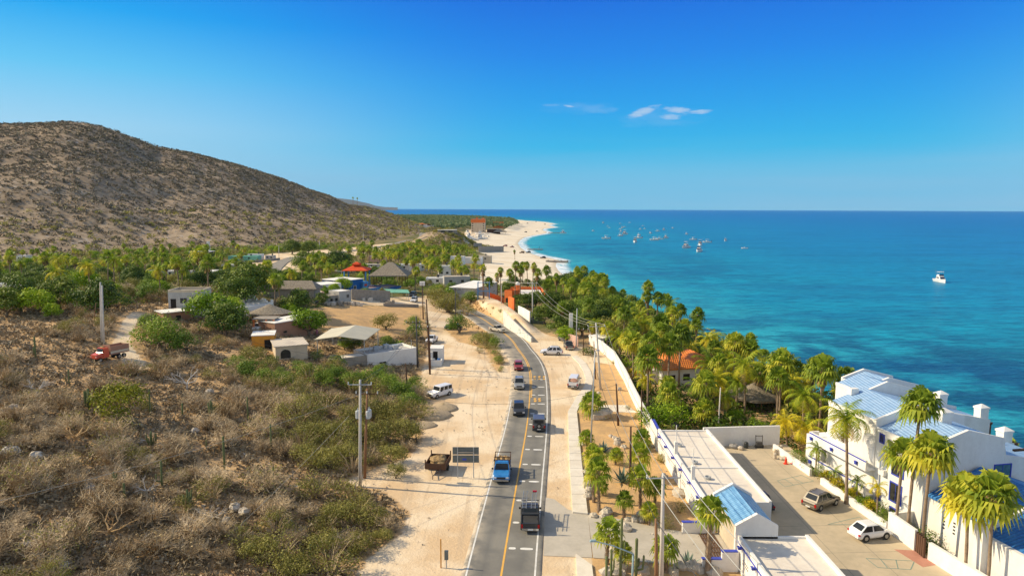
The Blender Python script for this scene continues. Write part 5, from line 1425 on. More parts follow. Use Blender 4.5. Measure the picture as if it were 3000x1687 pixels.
def make_dry(seed, rx, rz, n, leafn=0, leafm='leaf_dry', twig='twig_grey', name='dry_shrub', w=.028):
 def f():
  rr = random.Random(seed)
  mb = MB(); twig_mesh(mb, rr, rx, rz, n, w)
  mb.cm = 1
  for i in range(leafn):
   a = rr.uniform(0, 6.28); z = rr.random(); q = rx * rr.random() ** .5 * math.sqrt(1.1 - z * z * .8)
   p = np.array((q * math.cos(a), q * math.sin(a), z * rz * 1.05 + .1)); s = rr.uniform(.05, .13)
   u = np.array((rr.uniform(-1, 1), rr.uniform(-1, 1), rr.uniform(-1, 1))) * s; v = np.array((rr.uniform(-1, 1), rr.uniform(-1, 1), rr.uniform(-1, 1))) * s
   mb.face([p - u, p + v, p + u], rr.random())
  return mb.build(name, [twig, leafm])
 return Proto(f)
# ---- fan palm (Washingtonia-like) and coconut palm
def fan_leaf(mb, rr, base, az, el, L, size, tint, nseg=11, droop=0.35):
 ca, sa = math.cos(az), math.sin(az)
 d = np.array((ca * math.cos(el), sa * math.cos(el), math.sin(el)))
 b = np.array(base, float)
 mid = b + d * L * .55
 hub = b + d * L + np.array((0, 0, -0.10 * L * max(0, math.cos(el))))
 side = np.array((-sa, ca, 0.0))
 w = side * 0.025
 mb.face([b - w, b + w, mid + w, mid - w], tint * .6 + .25); mb.face([mid - w, mid + w, hub + w * .6, hub - w * .6], tint * .6 + .25)
 up = np.cross(side, d)
 fwd = d * math.cos(.25) - up * math.sin(.25)
 for k in range(nseg):
  th = (k / (nseg - 1) - .5) * R(235)
  v = fwd * math.cos(th) + side * math.sin(th)
  ln = size * (1 - .22 * abs(math.sin(th / 1.6))) * rr.uniform(.85, 1.1)
  v2 = fwd * math.cos(th + .19) + side * math.sin(th + .19); v1 = fwd * math.cos(th - .19) + side * math.sin(th - .19)
  m1 = hub + v1 * ln * .62; m2 = hub + v2 * ln * .62
  tip = hub + v * ln * 1.0 + np.array((0, 0, -droop * ln * rr.uniform(.6, 1.3)))
  tt = tint + rr.uniform(-.1, .1)
  mb.face([hub, m1, m2], tt); mb.face([m1, tip, m2], tt + .08)
def make_fan(seed, th, tr, nf=26, L=0.95, size=1.0, skirt=0.0, lean=0.3, tint=0.5, leaf='leaf_fan', name='fan_palm', shag=False):
 def f():
  rr = random.Random(seed)
  t = thing(name, None, None)
  lx_, ly_ = rr.uniform(-lean, lean), rr.uniform(-lean, lean)
  tk = MB(); n = 7
  pts = [(lx_ * (i / n) ** 2, ly_ * (i / n) ** 2, -0.3 + (th + .3) * i / n) for i in range(n + 1)]
  rad = [tr * (1.5 - .6 * min(1, i / 2.0)) * (1 + (0.10 if i % 2 else -.06)) for i in range(n + 1)]
  tk.tube(pts, rad, 8)
  if shag:
   for i in range(int(th * 60)):
    z = rr.uniform(.1, th); a = rr.uniform(0, 6.28); q = z / th
    x0, y0 = lx_ * q * q + tr * math.cos(a), ly_ * q * q + tr * math.sin(a)
    tk.face([(x0 - .04 * math.sin(a), y0 + .04 * math.cos(a), z), (x0 + .04 * math.sin(a), y0 - .04 * math.cos(a), z), (x0 + .16 * math.cos(a), y0 + .16 * math.sin(a), z + .22)])
  tk.build('trunk', 'palm_trunk', t, smooth=not shag)
  c = MB(); top = (lx_, ly_, th)
  for i in range(nf):
   q = (i + .5) / nf
   el = R(84) - q ** 0.85 * R(125); az = i * 2.39996 + rr.uniform(-.25, .25)
   fan_leaf(c, rr, top, az, el, L * rr.uniform(.8, 1.15), size * rr.uniform(.85, 1.15), tint + .22 * (q - .5) + rr.uniform(-.14, .14), droop=.35 + .5 * q)
  c.build('crown', leaf, t)
  if skirt > 0:
   k = MB()
   for i in range(int(46 + skirt * 34)):
    a = rr.uniform(0, 6.28); z0_ = th - rr.uniform(0, .35 + skirt * .55); ln = rr.uniform(.6, 1.1) * min(1.0, .6 + skirt * .3)
    r0, r1 = tr + rr.uniform(0, .12), tr + rr.uniform(.22, .62)
    q = max(0, z0_ / th)
    x0, y0 = lx_ * q * q, ly_ * q * q
    k.face([(x0 + r0 * math.cos(a), y0 + r0 * math.sin(a), z0_), (x0 + r1 * math.cos(a - .22), y0 + r1 * math.sin(a - .22), z0_ - ln * .7),
      (x0 + r1 * .9 * math.cos(a), y0 + r1 * .9 * math.sin(a), z0_ - ln * 1.15), (x0 + r1 * math.cos(a + .22), y0 + r1 * math.sin(a + .22), z0_ - ln * .75)], rr.random())
   k.build('dead_skirt', 'leaf_dead', t)
  return t
 return Proto(f)
def make_coco(seed, th, tr=0.14, nf=20, FL=2.7, tint=0.5, leaf='leaf_feather', lean=0.5, name='coconut_palm', dead=3):
 def f():
  rr = random.Random(seed)
  t = thing(name, None, None)
  lx_, ly_ = rr.uniform(-lean, lean), rr.uniform(-lean, lean)
  tk = MB(); n = 7
  tk.tube([(lx_ * (i / n) ** 1.7, ly_ * (i / n) ** 1.7, -.3 + (th + .3) * i / n) for i in range(n + 1)], [tr * (1.7 if i == 0 else 1.25 - .35 * i / n) for i in range(n + 1)], 8)
  tk.build('trunk', 'palm_trunk', t, smooth=True)
  def frond(c, az, el, L, tint, drp):
   P = []; p = np.array((lx_, ly_, th), float); e = el; N_ = 11
   for i in range(N_ + 1):
    P.append(p.copy()); st = L / N_
    p = p + st * np.array((math.cos(az) * math.cos(e), math.sin(az) * math.cos(e), math.sin(e))); e -= drp * (0.5 + i / N_)
   side = np.array((-math.sin(az), math.cos(az), 0))
   for i in range(N_):
    c.face([P[i] - side * .02, P[i] + side * .02, P[i + 1] + side * .015, P[i + 1] - side * .015], tint + .15)
    q = (i + .5) / N_; ln = L * .27 * math.sin(math.pi * (q * .86 + .12)) ** .7
    fw = P[i + 1] - P[i]
    for sgn in (-1, 1):
     for h in (0.0, .5):
      b = P[i] + fw * h
      tip = b + side * sgn * ln * .85 + fw / (np.linalg.norm(fw) + 1e-6) * ln * .35 + np.array((0, 0, -ln * rr.uniform(.28, .75)))
      c.face([b, b + fw * .42, tip], tint + rr.uniform(-.12, .12))
  c = MB()
  for i in range(nf):
   q = (i + .5) / nf
   frond(c, i * 2.39996 + rr.uniform(-.2, .2), R(78) - q * R(105), FL * rr.uniform(.85, 1.1), tint + .30 * (q - .45) + rr.uniform(-.12, .12), R(9 + 8 * q))
  c.build('crown', leaf, t)
  if dead:
   k = MB()
   for i in range(dead):
    frond(k, rr.uniform(0, 6.28), R(-45), FL * .8, rr.random(), R(8))
   k.build('dead_fronds', 'leaf_dead', t)
  return t
 return Proto(f)
def make_agave(seed, r=1.0, n=22):
 def f():
  rr = random.Random(seed); mb = MB()
  for i in range(n):
   a = i * 2.4; e = R(80) - i / n * R(68)
   d = np.array((math.cos(a) * math.cos(e), math.sin(a) * math.cos(e), math.sin(e))); s = np.array((-math.sin(a), math.cos(a), 0)) * .10 * r
   L = r * rr.uniform(.85, 1.1); tt = rr.uniform(.2, .9)
   mb.face([-s * .6, s * .6, d * L * .45 + s], tt); mb.face([-s * .6, d * L * .45 + s, d * L * .45 - s], tt)
   mb.face([d * L * .45 - s, d * L * .45 + s, d * L], tt)
  return mb.build('agave', 'agave_leaf')
 return Proto(f)
def make_cactus(seed, h, arms):
 def f():
  rr = random.Random(seed); mb = MB()
  def col(pts, r):
   mb.tube(pts, [r * .9] + [r] * (len(pts) - 2) + [r * .45], 8)
  col([(0, 0, -.2), (0, 0, h * .3), (.02, 0, h * .97), (.02, 0, h)], .11)
  for i in range(arms):
   a = rr.uniform(0, 6.28); z = h * rr.uniform(.05, .35); q = rr.uniform(.25, .55); hh = h * rr.uniform(.45, .9)
   col([(0, 0, z), (q * math.cos(a), q * math.sin(a), z + .12), (q * 1.1 * math.cos(a), q * 1.1 * math.sin(a), z + .5), (q * 1.15 * math.cos(a), q * 1.15 * math.sin(a), hh), (q * 1.15 * math.cos(a), q * 1.15 * math.sin(a), hh + .12)], .08)
  return mb.build('cactus', 'cactus_skin', smooth=True)
 return Proto(f)
def make_rock(seed, mat='stone', name='rock'):
 def f():
  mb = MB(); mb.rock(0, 0, .12, .5, .42, .36, seed, 8, 5)
  return mb.build(name, mat)
 return Proto(f)
def make_bare(seed, mat, h=2.2, sp=2.0, name='bare_tree'):
 def f():
  rr = random.Random(seed); mb = MB()
  def br(p, d, L, r, dep):
   q = p + d * L
   mid = p + d * L * .5 + np.array((rr.uniform(-.08, .08), rr.uniform(-.08, .08), .04)) * L
   mb.tube([p, mid, q], [r, r * .85, r * .6], 5, False)
   if dep == 0: return
   for i in range(rr.choice((2, 3))):
    d2 = d + np.array((rr.uniform(-1, 1), rr.uniform(-1, 1), rr.uniform(-.25, .55))) * .8
    d2 /= np.linalg.norm(d2); br(q, d2, L * rr.uniform(.55, .85), r * .58, dep - 1)
  mb.tube([(0, 0, -.2), (0, 0, h * .3)], [.16, .12], 6)
  for i in range(5):
   a = i * 1.25 + rr.random(); d = np.array((math.cos(a), math.sin(a), rr.uniform(.25, .9))); d /= np.linalg.norm(d)
   br(np.array((0, 0, h * .28)), d, sp * .45, .085, 3)
  return mb.build(name, mat)
 return Proto(f)
# ------------------------------------------------------------- palms and trees told apart one by one
def crown_h(bx, by, cy):
 "ground point of the base pixel and the height at which the crown centre shows"
 g = G(bx, by); return g, zat(bx, cy, g[1]) - g[2]
FAN_G = 'fan palms of the seaside garden'
def palm_at(kind, bx, by, cx, cy, r, label, group=None, seed=0, **kw):
 "one palm of its own: base pixel, crown centre pixel, crown radius in pixels"
 Y_ = kw.pop('Y', None)
 if Y_ is None: g, h = crown_h(bx, by, cy)
 else:
  g = (xat(cx, cy, Y_), Y_); g = (*g, Hs(*g)); h = zat(cx, cy, Y_) - g[2]
 if 130 <= seed <= 133: h = min(h, 3.2); g = (37.9 - (g[1] - 65) * .12 + .5, g[1], .2)
 Z_ = math.hypot(g[0], g[1]); rw = r * g[1] / 2000.0 * ((1.26 if 20 <= seed < 60 else 1.14) if kind == 'fan' else 1.2)
 if kind == 'fan': p = make_fan(seed, h, kw.pop('tr', .17), L=rw * .50, size=rw * .62, **kw)
 else: p = make_coco(seed, h, FL=rw * 1.12, **kw)
 return p.put(g, rnd.uniform(0, 6.28), 1.0, label, 'palm tree', group)
YB = dict(tint=.62)
palm_at('coco', 2501, 1427, 2494, 1227, 74, 'single tall coconut palm before the white apartments, fronds over the blue roof', seed=1, nf=22, tint=.45, dead=3, Y=71.5)
palm_at('fan', 2684, 1552, 2686, 1185, 58, 'tallest fan palm of the trio before the apartments', 'three tall fan palms by the apartments', seed=2, nf=34, skirt=1.0, tint=.60, tr=.16, Y=63.6)
palm_at('fan', 2693, 1552, 2722, 1318, 66, 'right hand fan palm of the trio, trunk crossing behind its neighbour', 'three tall fan palms by the apartments', seed=3, nf=34, skirt=1.3, tint=.60, tr=.16, lean=.6, Y=61.8)
palm_at('fan', 2650, 1533, 2640, 1325, 56, 'left, lower fan palm of the trio beside the blue edged windows', 'three tall fan palms by the apartments', seed=4, nf=30, skirt=1.0, tint=.60, tr=.15, Y=65.5)
palm_at('fan', 2884, 1720, 2846, 1462, 74, 'left palm of the yellow green pair at the lower right corner', 'pair of fan palms at the lower right', seed=5, nf=34, skirt=.6, tint=.74, tr=.15, lean=.7, Y=56.0)
palm_at('fan', 2908, 1720, 2918, 1450, 80, 'right palm of the yellow green pair at the lower right corner', 'pair of fan palms at the lower right', seed=6, nf=36, skirt=.6, tint=.70, tr=.15, Y=54.2)
palm_at('coco', 2305, 1322, 2302, 1236, 50, 'small yellow coconut palm at the far corner of the car park', 'yellow coconut palms by the car park', seed=7, nf=16, tint=.78, dead=0, leaf='leaf_feather', tr=.12)
palm_at('coco', 2369, 1330, 2366, 1252, 52, 'fuller yellow coconut palm beside the gallery of the apartments', 'yellow coconut palms by the car park', seed=8, nf=18, tint=.75, dead=0, tr=.12)
palm_at('coco', 2350, 1290, 2352, 1158, 58, 'dark green coconut palm behind the yellow coconut palms', seed=9, nf=18, tint=.5, dead=2)
palm_at('fan', 2400, 1262, 2406, 1078, 46, 'fan palm with long dead skirt left of the blue roofs', seed=10, nf=26, skirt=3.0, tint=.58)
palm_at('fan', 2466, 1250, 2468, 1100, 34, 'fan palm touching the farthest blue roof of the apartments', seed=11, nf=22, skirt=1.5, tint=.45)
palm_at('fan', 2947, 1420, 2947, 1308, 30, 'palm crown showing behind the right end of the apartments', seed=12, nf=20, tint=.55)
palm_at('fan', 2283, 1230, 2283, 1064, 44, 'fan palm behind the thatched shelter, left of the coconut palms', seed=13, nf=26, skirt=1.2, tint=.5)
z5 = lambda x, y: (1750 + x / 3.293, 760 + y / 3.293)
G5 = [('fan', 70, 190, 55, 50, 395, 'lone slim fan palm against the water at the end of the dense trees', 1.4, .42),
  ('fan', 235, 425, 55, 235, 620, 'fan palm rising from the yellowish trees next to a small white gable', 1.6, .45),
  ('fan', 415, 432, 45, 425, 660, 'leftmost brownish palm of the cluster against the sea', 2.6, .35),
  ('fan', 462, 350, 52, 482, 690, 'second palm from the left in the cluster against the sea', 2.0, .40),
  ('fan', 545, 262, 58, 490, 690, 'tallest palm of the cluster against the sea', .8, .48),
  ('fan', 570, 372, 62, 570, 700, 'fan palm below the tallest one in the sea cluster', 1.4, .46),
  ('fan', 655, 385, 58, 665, 700, 'fan palm between the tallest palm and the drooping coconut palm', 1.4, .42),
  ('coco', 722, 440, 110, 700, 720, 'drooping coconut palm with a dead frond at the right of the sea cluster', 0, .35),
  ('fan', 280, 800, 105, 345, 1215, 'wide fan palm just inside the white garden wall, leftmost', 1.0, .55),
  ('fan', 448, 790, 105, 508, 1320, 'leaning fan palm second from the left inside the garden wall', 1.2, .50),
  ('fan', 680, 815, 110, 678, 1310, 'straight fan palm in front of the orange roofed house', 1.4, .48),
  ('fan', 800, 725, 105, 785, 1230, 'dark fan palm just right of the straight one before the orange roof', 1.2, .36),
  ('fan', 1112, 850, 70, 1110, 1130, 'small dark fan palm right behind the bright green coconut palm', .8, .36),
  ('fan', 1300, 790, 95, 1310, 1240, 'fan palm with brown skirt against the water right of the orange roofs', 2.2, .55),
  ('fan', 1462, 865, 90, 1465, 1260, 'fan palm directly behind the yellow coconut palm', 1.4, .45),
  ('coco', 1085, 1010, 185, 1085, 1290, 'bright green coconut palm before the orange roofed house', 0, .50),
  ('coco', 1455, 1030, 195, 1420, 1500, 'big yellow green coconut palm in the middle of the palm garden', 0, .66),
  ('fan', 1745, 965, 105, 1750, 1400, 'fan palm against the water, right part of the garden', 1.2, .50),
  ('fan', 1720, 1160, 105, 1725, 1500, 'lower fan palm over the thatched shelter', 1.5, .48),
  ('coco', 960, 1215, 135, 965, 1440, 'low bright green palm under the bright green coconut palm', 0, .52),
  ('coco', 1905, 1190, 130, 1905, 1480, 'orange green coconut palm right of the thatched shelter', 0, .60),
  ('fan', 1905, 1040, 70, 1900, 1400, 'fan palm near the water between garden and apartments', 1.0, .55),
  ('fan', 1010, 1440, 105, 1010, 1600, 'short palm with thick brown skirt behind the long garage', 3.0, .60),
  ('coco', 620, 1180, 80, 625, 1300, 'small coconut palm between the slim trunks near the orange house', 0, .6),
  ('coco', 1220, 1330, 130, 1225, 1560, 'drooping coconut palm behind the car park wall, left', 0, .55),
  ('coco', 420, 1010, 110, 425, 1240, 'low yellowish palm near the garden wall', 0, .62),
  ('fan', 1560, 1080, 95, 1545, 1440, 'fan palm right of the big yellow green coconut palm', 1.8, .45),
  ('coco', 1330, 1180, 120, 1335, 1480, 'coconut palm with brownish fronds left of the thatched shelter', 0, .5),
  ('fan', 1830, 1100, 80, 1830, 1420, 'fan palm halfway between thatched shelter and water', 1.2, .44),
  ('fan', 620, 690, 80, 600, 1120, 'fan palm behind the straight one, against the water', 1.0, .40)]
for i, (k, cx, cy, r, bx, by, lab, sk, ti) in enumerate(G5):
 c = z5(cx, cy); b = z5(bx, by)
 kw = dict(skirt=sk, nf=28) if k == 'fan' else dict(nf=18, dead=2 if i % 2 else 3)
 palm_at(k, b[0], b[1], c[0], c[1], r / 3.293, lab, FAN_G if k == 'fan' else 'coconut palms of the seaside garden', seed=20 + i, tint=ti, **kw)
z4 = lambda x, y: (1250 + x / 3.813, 700 + y / 3.813)
G4 = [(975, 290, 45, 985, 740, 'tall slim palm in front of the orange wing, straight trunk'), (825, 345, 34, 825, 700, 'slim palm left of the orange corner building'),
  (790, 400, 28, 790, 640, 'thin small crowned palm farthest left of the slim row'), (895, 370, 45, 937, 600, 'palm with curved trunk before the orange corner building'),
  (1040, 340, 48, 1045, 720, 'palm whose trunk bends before the white roofs'), (1080, 292, 40, 1075, 600, 'tall palm in the middle of the slim row'),
  (1145, 292, 42, 1130, 610, 'palm right of the middle of the slim row'), (1212, 300, 36, 1178, 660, 'leaning palm of the slim row, thin crown'),
  (1205, 372, 48, 1225, 630, 'palm with heavy brown skirt above the white roofs'), (1325, 345, 52, 1330, 640, 'palm with thick brown skirt against the sand'),
  (1350, 500, 62, 1350, 740, 'bushy palm at the right end of the orange wing'), (1440, 425, 42, 1450, 700, 'palm half brown between bushy palm and blue pole'),
  (1510, 470, 50, 1520, 720, 'palm with grey brown skirt beside the thin blue pole'), (1630, 515, 82, 1608, 800, 'broad dark fan palm over the dense trees'),
  (1865, 430, 50, 1870, 700, 'palm directly behind the broad one nearest the water'), (1830, 560, 82, 1805, 860, 'broad palm leaning over the dense trees near the water'),
  (1985, 440, 60, 1968, 690, 'tall separate palm standing against the water'), (2182, 730, 66, 2180, 930, 'palm with brown skirt rising out of the yellowish tree'),
  (1490, 760, 60, 1492, 950, 'palm with long pale dead trunk skirt at the lane'), (985, 135, 14, 985, 232, 'tiny lone palm standing on the far beach'),
  (640, 320, 40, 640, 660, 'palm with hanging dark crown left of the slim row'), (700, 480, 55, 690, 650, 'dark drooping palm beside the blue gantry')]
for i, (cx, cy, r, bx, by, lab) in enumerate(G4):
 c = z4(cx, cy); b = z4(bx, by)
 palm_at('fan', b[0], b[1], c[0], c[1], r / 3.813 * 1.1, lab, 'palms between lane and beach', seed=60 + i, skirt=1.6 + (i % 3) * .8, nf=24, tint=.40 + .05 * (i % 3), tr=.16, lean=.8)
z3 = lambda x, y: (1500 + x / 2.109, 1000 + y / 2.109)
G3 = [(485, 385, 85, 487, 462, 'small fan palm beside the big round boulder'), (462, 592, 52, 465, 656, 'little fan palm at the pavement, below the boulder'),
  (492, 715, 85, 505, 992, 'full fan palm, rear one of the close pair by the pavement'), (542, 800, 90, 536, 1056, 'front palm of the close pair by the pavement, tallest trunk'),
  (565, 895, 45, 560, 950, 'tiny palm tucked right behind the close pair'), (690, 970, 60, 690, 1095, 'short squat palm alone on the sandy garden ground'),
  (800, 598, 66, 796, 665, 'low fan palm near the garage wall end'), (790, 695, 78, 786, 850, 'fan palm in mid garden above the agave'),
  (785, 835, 84, 792, 1028, 'fan palm with thick shaggy trunk in mid garden'), (882, 900, 76, 880, 1010, 'fan palm near the concrete pole crossarm'),
  (588, 1170, 98, 586, 1372, 'fan palm at the near side of the driveway, upper'), (690, 1290, 66, 688, 1405, 'small fan palm behind the tall cactus'),
  (940, 1275, 92, 952, 1425, 'fan palm right of the brown wooden pole'), (1228, 1045, 112, 1210, 1440, 'tall fan palm with thick shaggy trunk beside the gateway'),
  (820, 1045, 62, 850, 1135, 'low palm at the driveway edge beside rocks'), (640, 700, 50, 640, 760, 'very small palm behind the dark garden shrub')]
for i, (cx, cy, r, bx, by, lab) in enumerate(G3):
 c = z3(cx, cy); b = z3(bx, by)
 palm_at('fan', b[0], b[1], c[0], c[1], r / 2.109, lab, 'young fan palms of the roadside garden', seed=90 + i, skirt=0, nf=22, tint=.50 + .05 * (i % 3), tr=.15 if i != 13 else .24, shag=True, lean=.15)
# garden shrubs, agaves, cacti, rocks beside the driveway
ag = [make_agave(1, 1.5), make_agave(2, 1.0)]
for i, (px, s, lab) in enumerate((((1822, 1412), 1.25, 'big grey agave in the middle of the roadside garden'), ((2014, 1658), 1.35, 'largest agave, near the camera beside the driveway'), ((1768, 1325), 1.1, 'agave beside the dark shrub'), ((1848, 1392), .9, 'small agave right behind the big grey one'))):
 ag[i % 2].put(G(*px), i, s, lab, 'agave', 'agaves in the garden')
cc = [make_cactus(1, 5.2, 1), make_cactus(2, 3.2, 2), make_cactus(3, 2.2, 4), make_cactus(4, 2.6, 0)]
for i, (px, k, s, lab) in enumerate((((1817, 1705), 0, 1.12, 'tallest column cactus near the street lamp'), ((1862, 1705), 1, 1.25, 'thick column cactus right of the street lamp post'), ((1790, 1705), 1, .95, 'pair of thin column cacti at the bottom edge'), ((1776, 1712), 3, 1.0, 'single thin column cactus left of the pair'))):
 cc[k].put(G(*px), i, s, lab, 'cactus', 'column cacti in the garden')
bsh = {
 'olive': [make_bush(1, 'mesquite_bush', 'leaf_olive', 2.3, 1.7, 22, 46, .085, 30), make_bush(2, 'mesquite_bush', 'leaf_olive', 2.0, 1.4, 20, 42, .085, 30), make_bush(3, 'mesquite_bush', 'leaf_olive', 2.6, 2.0, 26, 46, .09, 30)],
 'green': [make_bush(4, 'green_bush', 'leaf_green_mesquite', 2.3, 1.8, 26, 52, .09, 20), make_bush(5, 'green_bush', 'leaf_green_mesquite', 2.0, 1.5, 22, 46, .09, 20)],
 'bright': [make_bush(6, 'bright_bush', 'leaf_bright', 2.0, 1.6, 26, 60, .10, 8), make_bush(7, 'bright_bush', 'leaf_bright', 1.5, 1.2, 20, 50, .09, 8)],
 'dark': [make_bush(8, 'dark_bush', 'leaf_mango', 2.0, 1.4, 22, 55, .10, 10)],
 'round': [make_bush(10, 'round_bush', 'leaf_yellow_green', 2.0, 1.5, 26, 75, .09, 8)],
 'yellow': [make_bush(9, 'yellow_bush', 'leaf_yellow', 1.1, .9, 16, 40, .10, 6)]}
def bush(kind, px, rpx, label, i=0, group=None, cat='bush', pt=None):
 g = G(*px) if pt is None else pt
 P_ = bsh[kind]; p = P_[i % len(P_)]
 base = {'olive': (2.3, 2.0, 2.6), 'green': (2.3, 2.0), 'bright': (2.0, 1.5), 'dark': (2.0,), 'round': (2.0,), 'yellow': (1.1,)}[kind][i % len(P_)]
 s = rpx * g[1] / 2000.0 / base
 return p.put(g, rnd.uniform(0, 6.28), s, label, cat, group)
bush('bright', (1908, 1262), 64, 'dense bright green tree inside the white wall, left of two', 0, cat='tree')
bush('bright', (1972, 1258), 68, 'dense bright green tree by the black water tank, right of two', 0, cat='tree')
bush('bright', (2215, 1262), 34, 'bright green shrub behind the car park wall, centre', 1)
bush('bright', (2262, 1258), 26, 'bright green shrub behind the car park wall, right corner', 1)
bush('bright', (2110, 1258), 30, 'yellow green shrub behind the car park wall, left end', 1)
bush('bright', (1835, 1080), 26, 'yellow green bush at the bend of the garden wall', 1)
bush('bright', (1868, 1150), 24, 'yellow green bush inside the garden wall below the palms', 1)
bush('yellow', (1850, 1105), 22, 'yellow bush between wall and leftmost wide palm', 0)
bush('dark', (1790, 1345), 24, 'dark shrub behind the close pair of young palms', 0)
bush('olive', (1945, 1545), 44, 'wide olive shrub at the driveway behind the concrete pole', 1)
bush('olive', (1990, 1500), 34, 'olive shrub next to the blue stripe wall', 0)
bush('olive', (1938, 1352), 32, 'leafy shrub climbing on the long garage wall', 1)
bush('olive', (1862, 1226), 16, 'small pale shrub at the garden wall, middle', 1)
bush('olive', (1842, 1200), 14, 'small pale shrub by the garden path', 0)
bush('olive', (1872, 1258), 15, 'small pale shrub by the dark post', 0)
bush('olive', (1800, 1066), 14, 'dry little shrub outside the top of the garden wall', 1)
bush('dark', (1728, 1042), 26, 'dark grey bush on the roadside below the kiosk', 0)
bush('olive', (1712, 1040), 22, 'olive bush beside the dark roadside bush', 2)
for i, (px, r, k, lab) in enumerate((((2322, 1345), 24, 'green', 'green shrub under the yellow coconut palms'), ((2350, 1365), 22, 'dark', 'dark shrub at the low wall gap'), ((2372, 1392), 24, 'green', 'green garden shrub at the low wall, next to the gap'),
 ((2415, 1402), 20, 'yellow', 'orange yellow shrub at the start of the flower bed'), ((2442, 1425), 22, 'yellow', 'yellow shrub second in the flower bed'), ((2455, 1448), 18, 'bright', 'bright shrub low in the flower bed'),
 ((2478, 1455), 22, 'yellow', 'tall yellow shrub in mid flower bed'), ((2505, 1478), 22, 'bright', 'bright green shrub behind the silver car'), ((2535, 1490), 22, 'yellow', 'orange shrub with drooping leaves by the wall'),
 ((2560, 1512), 22, 'green', 'green shrub under the lowest windows'), ((2590, 1530), 22, 'dark', 'dark flowering shrub at the end of the bed'), ((2612, 1545), 18, 'green', 'green shrub at the corner of the tall wall'),
 ((2700, 1572), 18, 'bright', 'leafy shrub at the foot of the fan palm trio'), ((2728, 1580), 20, 'green', 'shrub right beside the dark garden gate'))):
 x, y = at(px[0], px[1], .6); x = 37.75 - (y - 65) * .12 - .35; bush(k, px, r, lab, i, 'shrubs of the flower bed', pt=(x + 1.05, y, .35)).scale *= 1.35
palm_at('coco', 2418, 1430, 2418, 1385, 26, 'low green palm at the start of the flower bed', seed=130, nf=12, tint=.5, dead=0, tr=.08)
palm_at('coco', 2535, 1520, 2530, 1428, 34, 'young palm with yellow drooping fronds in the flower bed', seed=131, nf=12, tint=.7, dead=1, tr=.08)
palm_at('coco', 2578, 1520, 2580, 1455, 32, 'young palm with dull thin fronds next to the lowest windows', seed=132, nf=12, tint=.35, dead=1, tr=.08)
palm_at('coco', 2362, 1395, 2362, 1320, 36, 'slender green palm beside the lower gallery', seed=133, nf=14, tint=.45, dead=0, tr=.08)
for kx, (x, y) in enumerate([(39.4 - k * .1, 63 + k * 1.9) for k in range(12)]):
 bsh['green'][kx % 2].put((39.5 + (64 - y) * .12 * 1.0 + .6, y, -1.6), kx, .5, 'low green hedge shrub between parking wall and apartments', 'bush', 'hedge below the apartments').scale *= 1.9
rk = [make_rock(i, 'stone') for i in range(4)] + [make_rock(9, 'stone_grey')]
rk[0].put(G(1760, 1222), .6, (4.2, 3.6, 3.3), 'big round boulder behind the small palm', 'rock')
rock_pts = [(625, 1290), (632, 600), (650, 640), (690, 655), (700, 660), (610, 590), (455, 905), (460, 935), (468, 965), (475, 890), (478, 925), (585, 1065), (560, 1060), (715, 1105), (760, 1108), (800, 1110), (810, 1085),
   (700, 1165), (880, 1125), (905, 1145), (455, 815), (463, 845), (440, 640), (660, 1400), (625, 1440), (590, 1445), (680, 1440), (815, 1425), (1040, 1400), (1130, 1410), (1165, 1415), (1190, 1405), (1240, 1440),
   (845, 640), (865, 650), (1020, 925), (1035, 950), (940, 840), (665, 300), (535, 320), (870, 885), (640, 615), (655, 620), (505, 1085), (560, 1090), (1110, 1400), (1265, 1430), (1000, 1430)]
for i, (x, y) in enumerate(rock_pts):
 s = rnd.uniform(.7, 1.7) if y > 800 else rnd.uniform(.6, 1.3)
 big = (x, y) in ((815, 1425), (625, 1290))
 rk[i % 4].put(G(*z3(x, y)), rnd.uniform(0, 6), s * (1.5 if big else 1), 'pale garden rock', 'rock', 'pale rocks laid out in the roadside garden')
for i, (px, s, mt, lab) in enumerate((((1270, 1218), 5.6, 'gravel', 'brown gravel heap at the edge of the scrub'), ((1297, 1196), 5.0, 'gravel', 'pale gravel heap beside the white jeep'), ((1245, 1246), 3.4, 'gravel', 'small dark gravel heap below the brown one'))):
 m = MB(); m.lathe([(.62, -.1), (.45, .12), (.25, .27), (.06, .36)], 18); me_ = m
 nv = []; rr_ = random.Random(i)
 me_.v = [(x * (1 + .12 * rr_.uniform(-1, 1)), y * (1 + .12 * rr_.uniform(-1, 1)), z * (1 + .1 * rr_.uniform(-1, 1))) for x, y, z in me_.v]
 o = me_.build('gravel_heap', mt, smooth=True); g = G(*px); o.location = g; o.scale = (s, s * .9, s * .5); tag(o, lab, 'gravel heap')
# ------------------------------------------------------------- trees of the valley
tr = {
 'mango': [make_tree(1, 'leafy_tree', 'leaf_mango', 4.2, 3.2, 1.5, 38, 80, .23), make_tree(2, 'leafy_tree', 'leaf_mango', 3.6, 3.0, 1.4, 32, 74, .22)],
 'bright': [make_tree(3, 'bright_tree', 'leaf_bright', 3.6, 3.0, 1.2, 32, 72, .21), make_tree(4, 'bright_tree', 'leaf_bright', 3.0, 2.4, 1.1, 28, 66, .20)],
 'mesq': [make_tree(5, 'mesquite_tree', 'leaf_green_mesquite', 3.8, 2.4, .8, 38, 66, .16), make_tree(6, 'mesquite_tree', 'leaf_olive', 3.4, 2.1, .8, 34, 62, .15)]}
TB = {'mango': (4.2, 3.6), 'bright': (3.6, 3.0), 'mesq': (3.8, 3.4)}
def tree(kind, i, px, rpx, label, group=None, pt=None, r=None):
 g = G(*px) if pt is None else pt
 s = (rpx * g[1] / 2000.0 if r is None else r) / TB[kind][i]
 EXCL.append((g[0], g[1], TB[kind][i] * s * .7))
 return tr[kind][i].put(g, rnd.uniform(0, 6.28), s, label, 'tree', group)
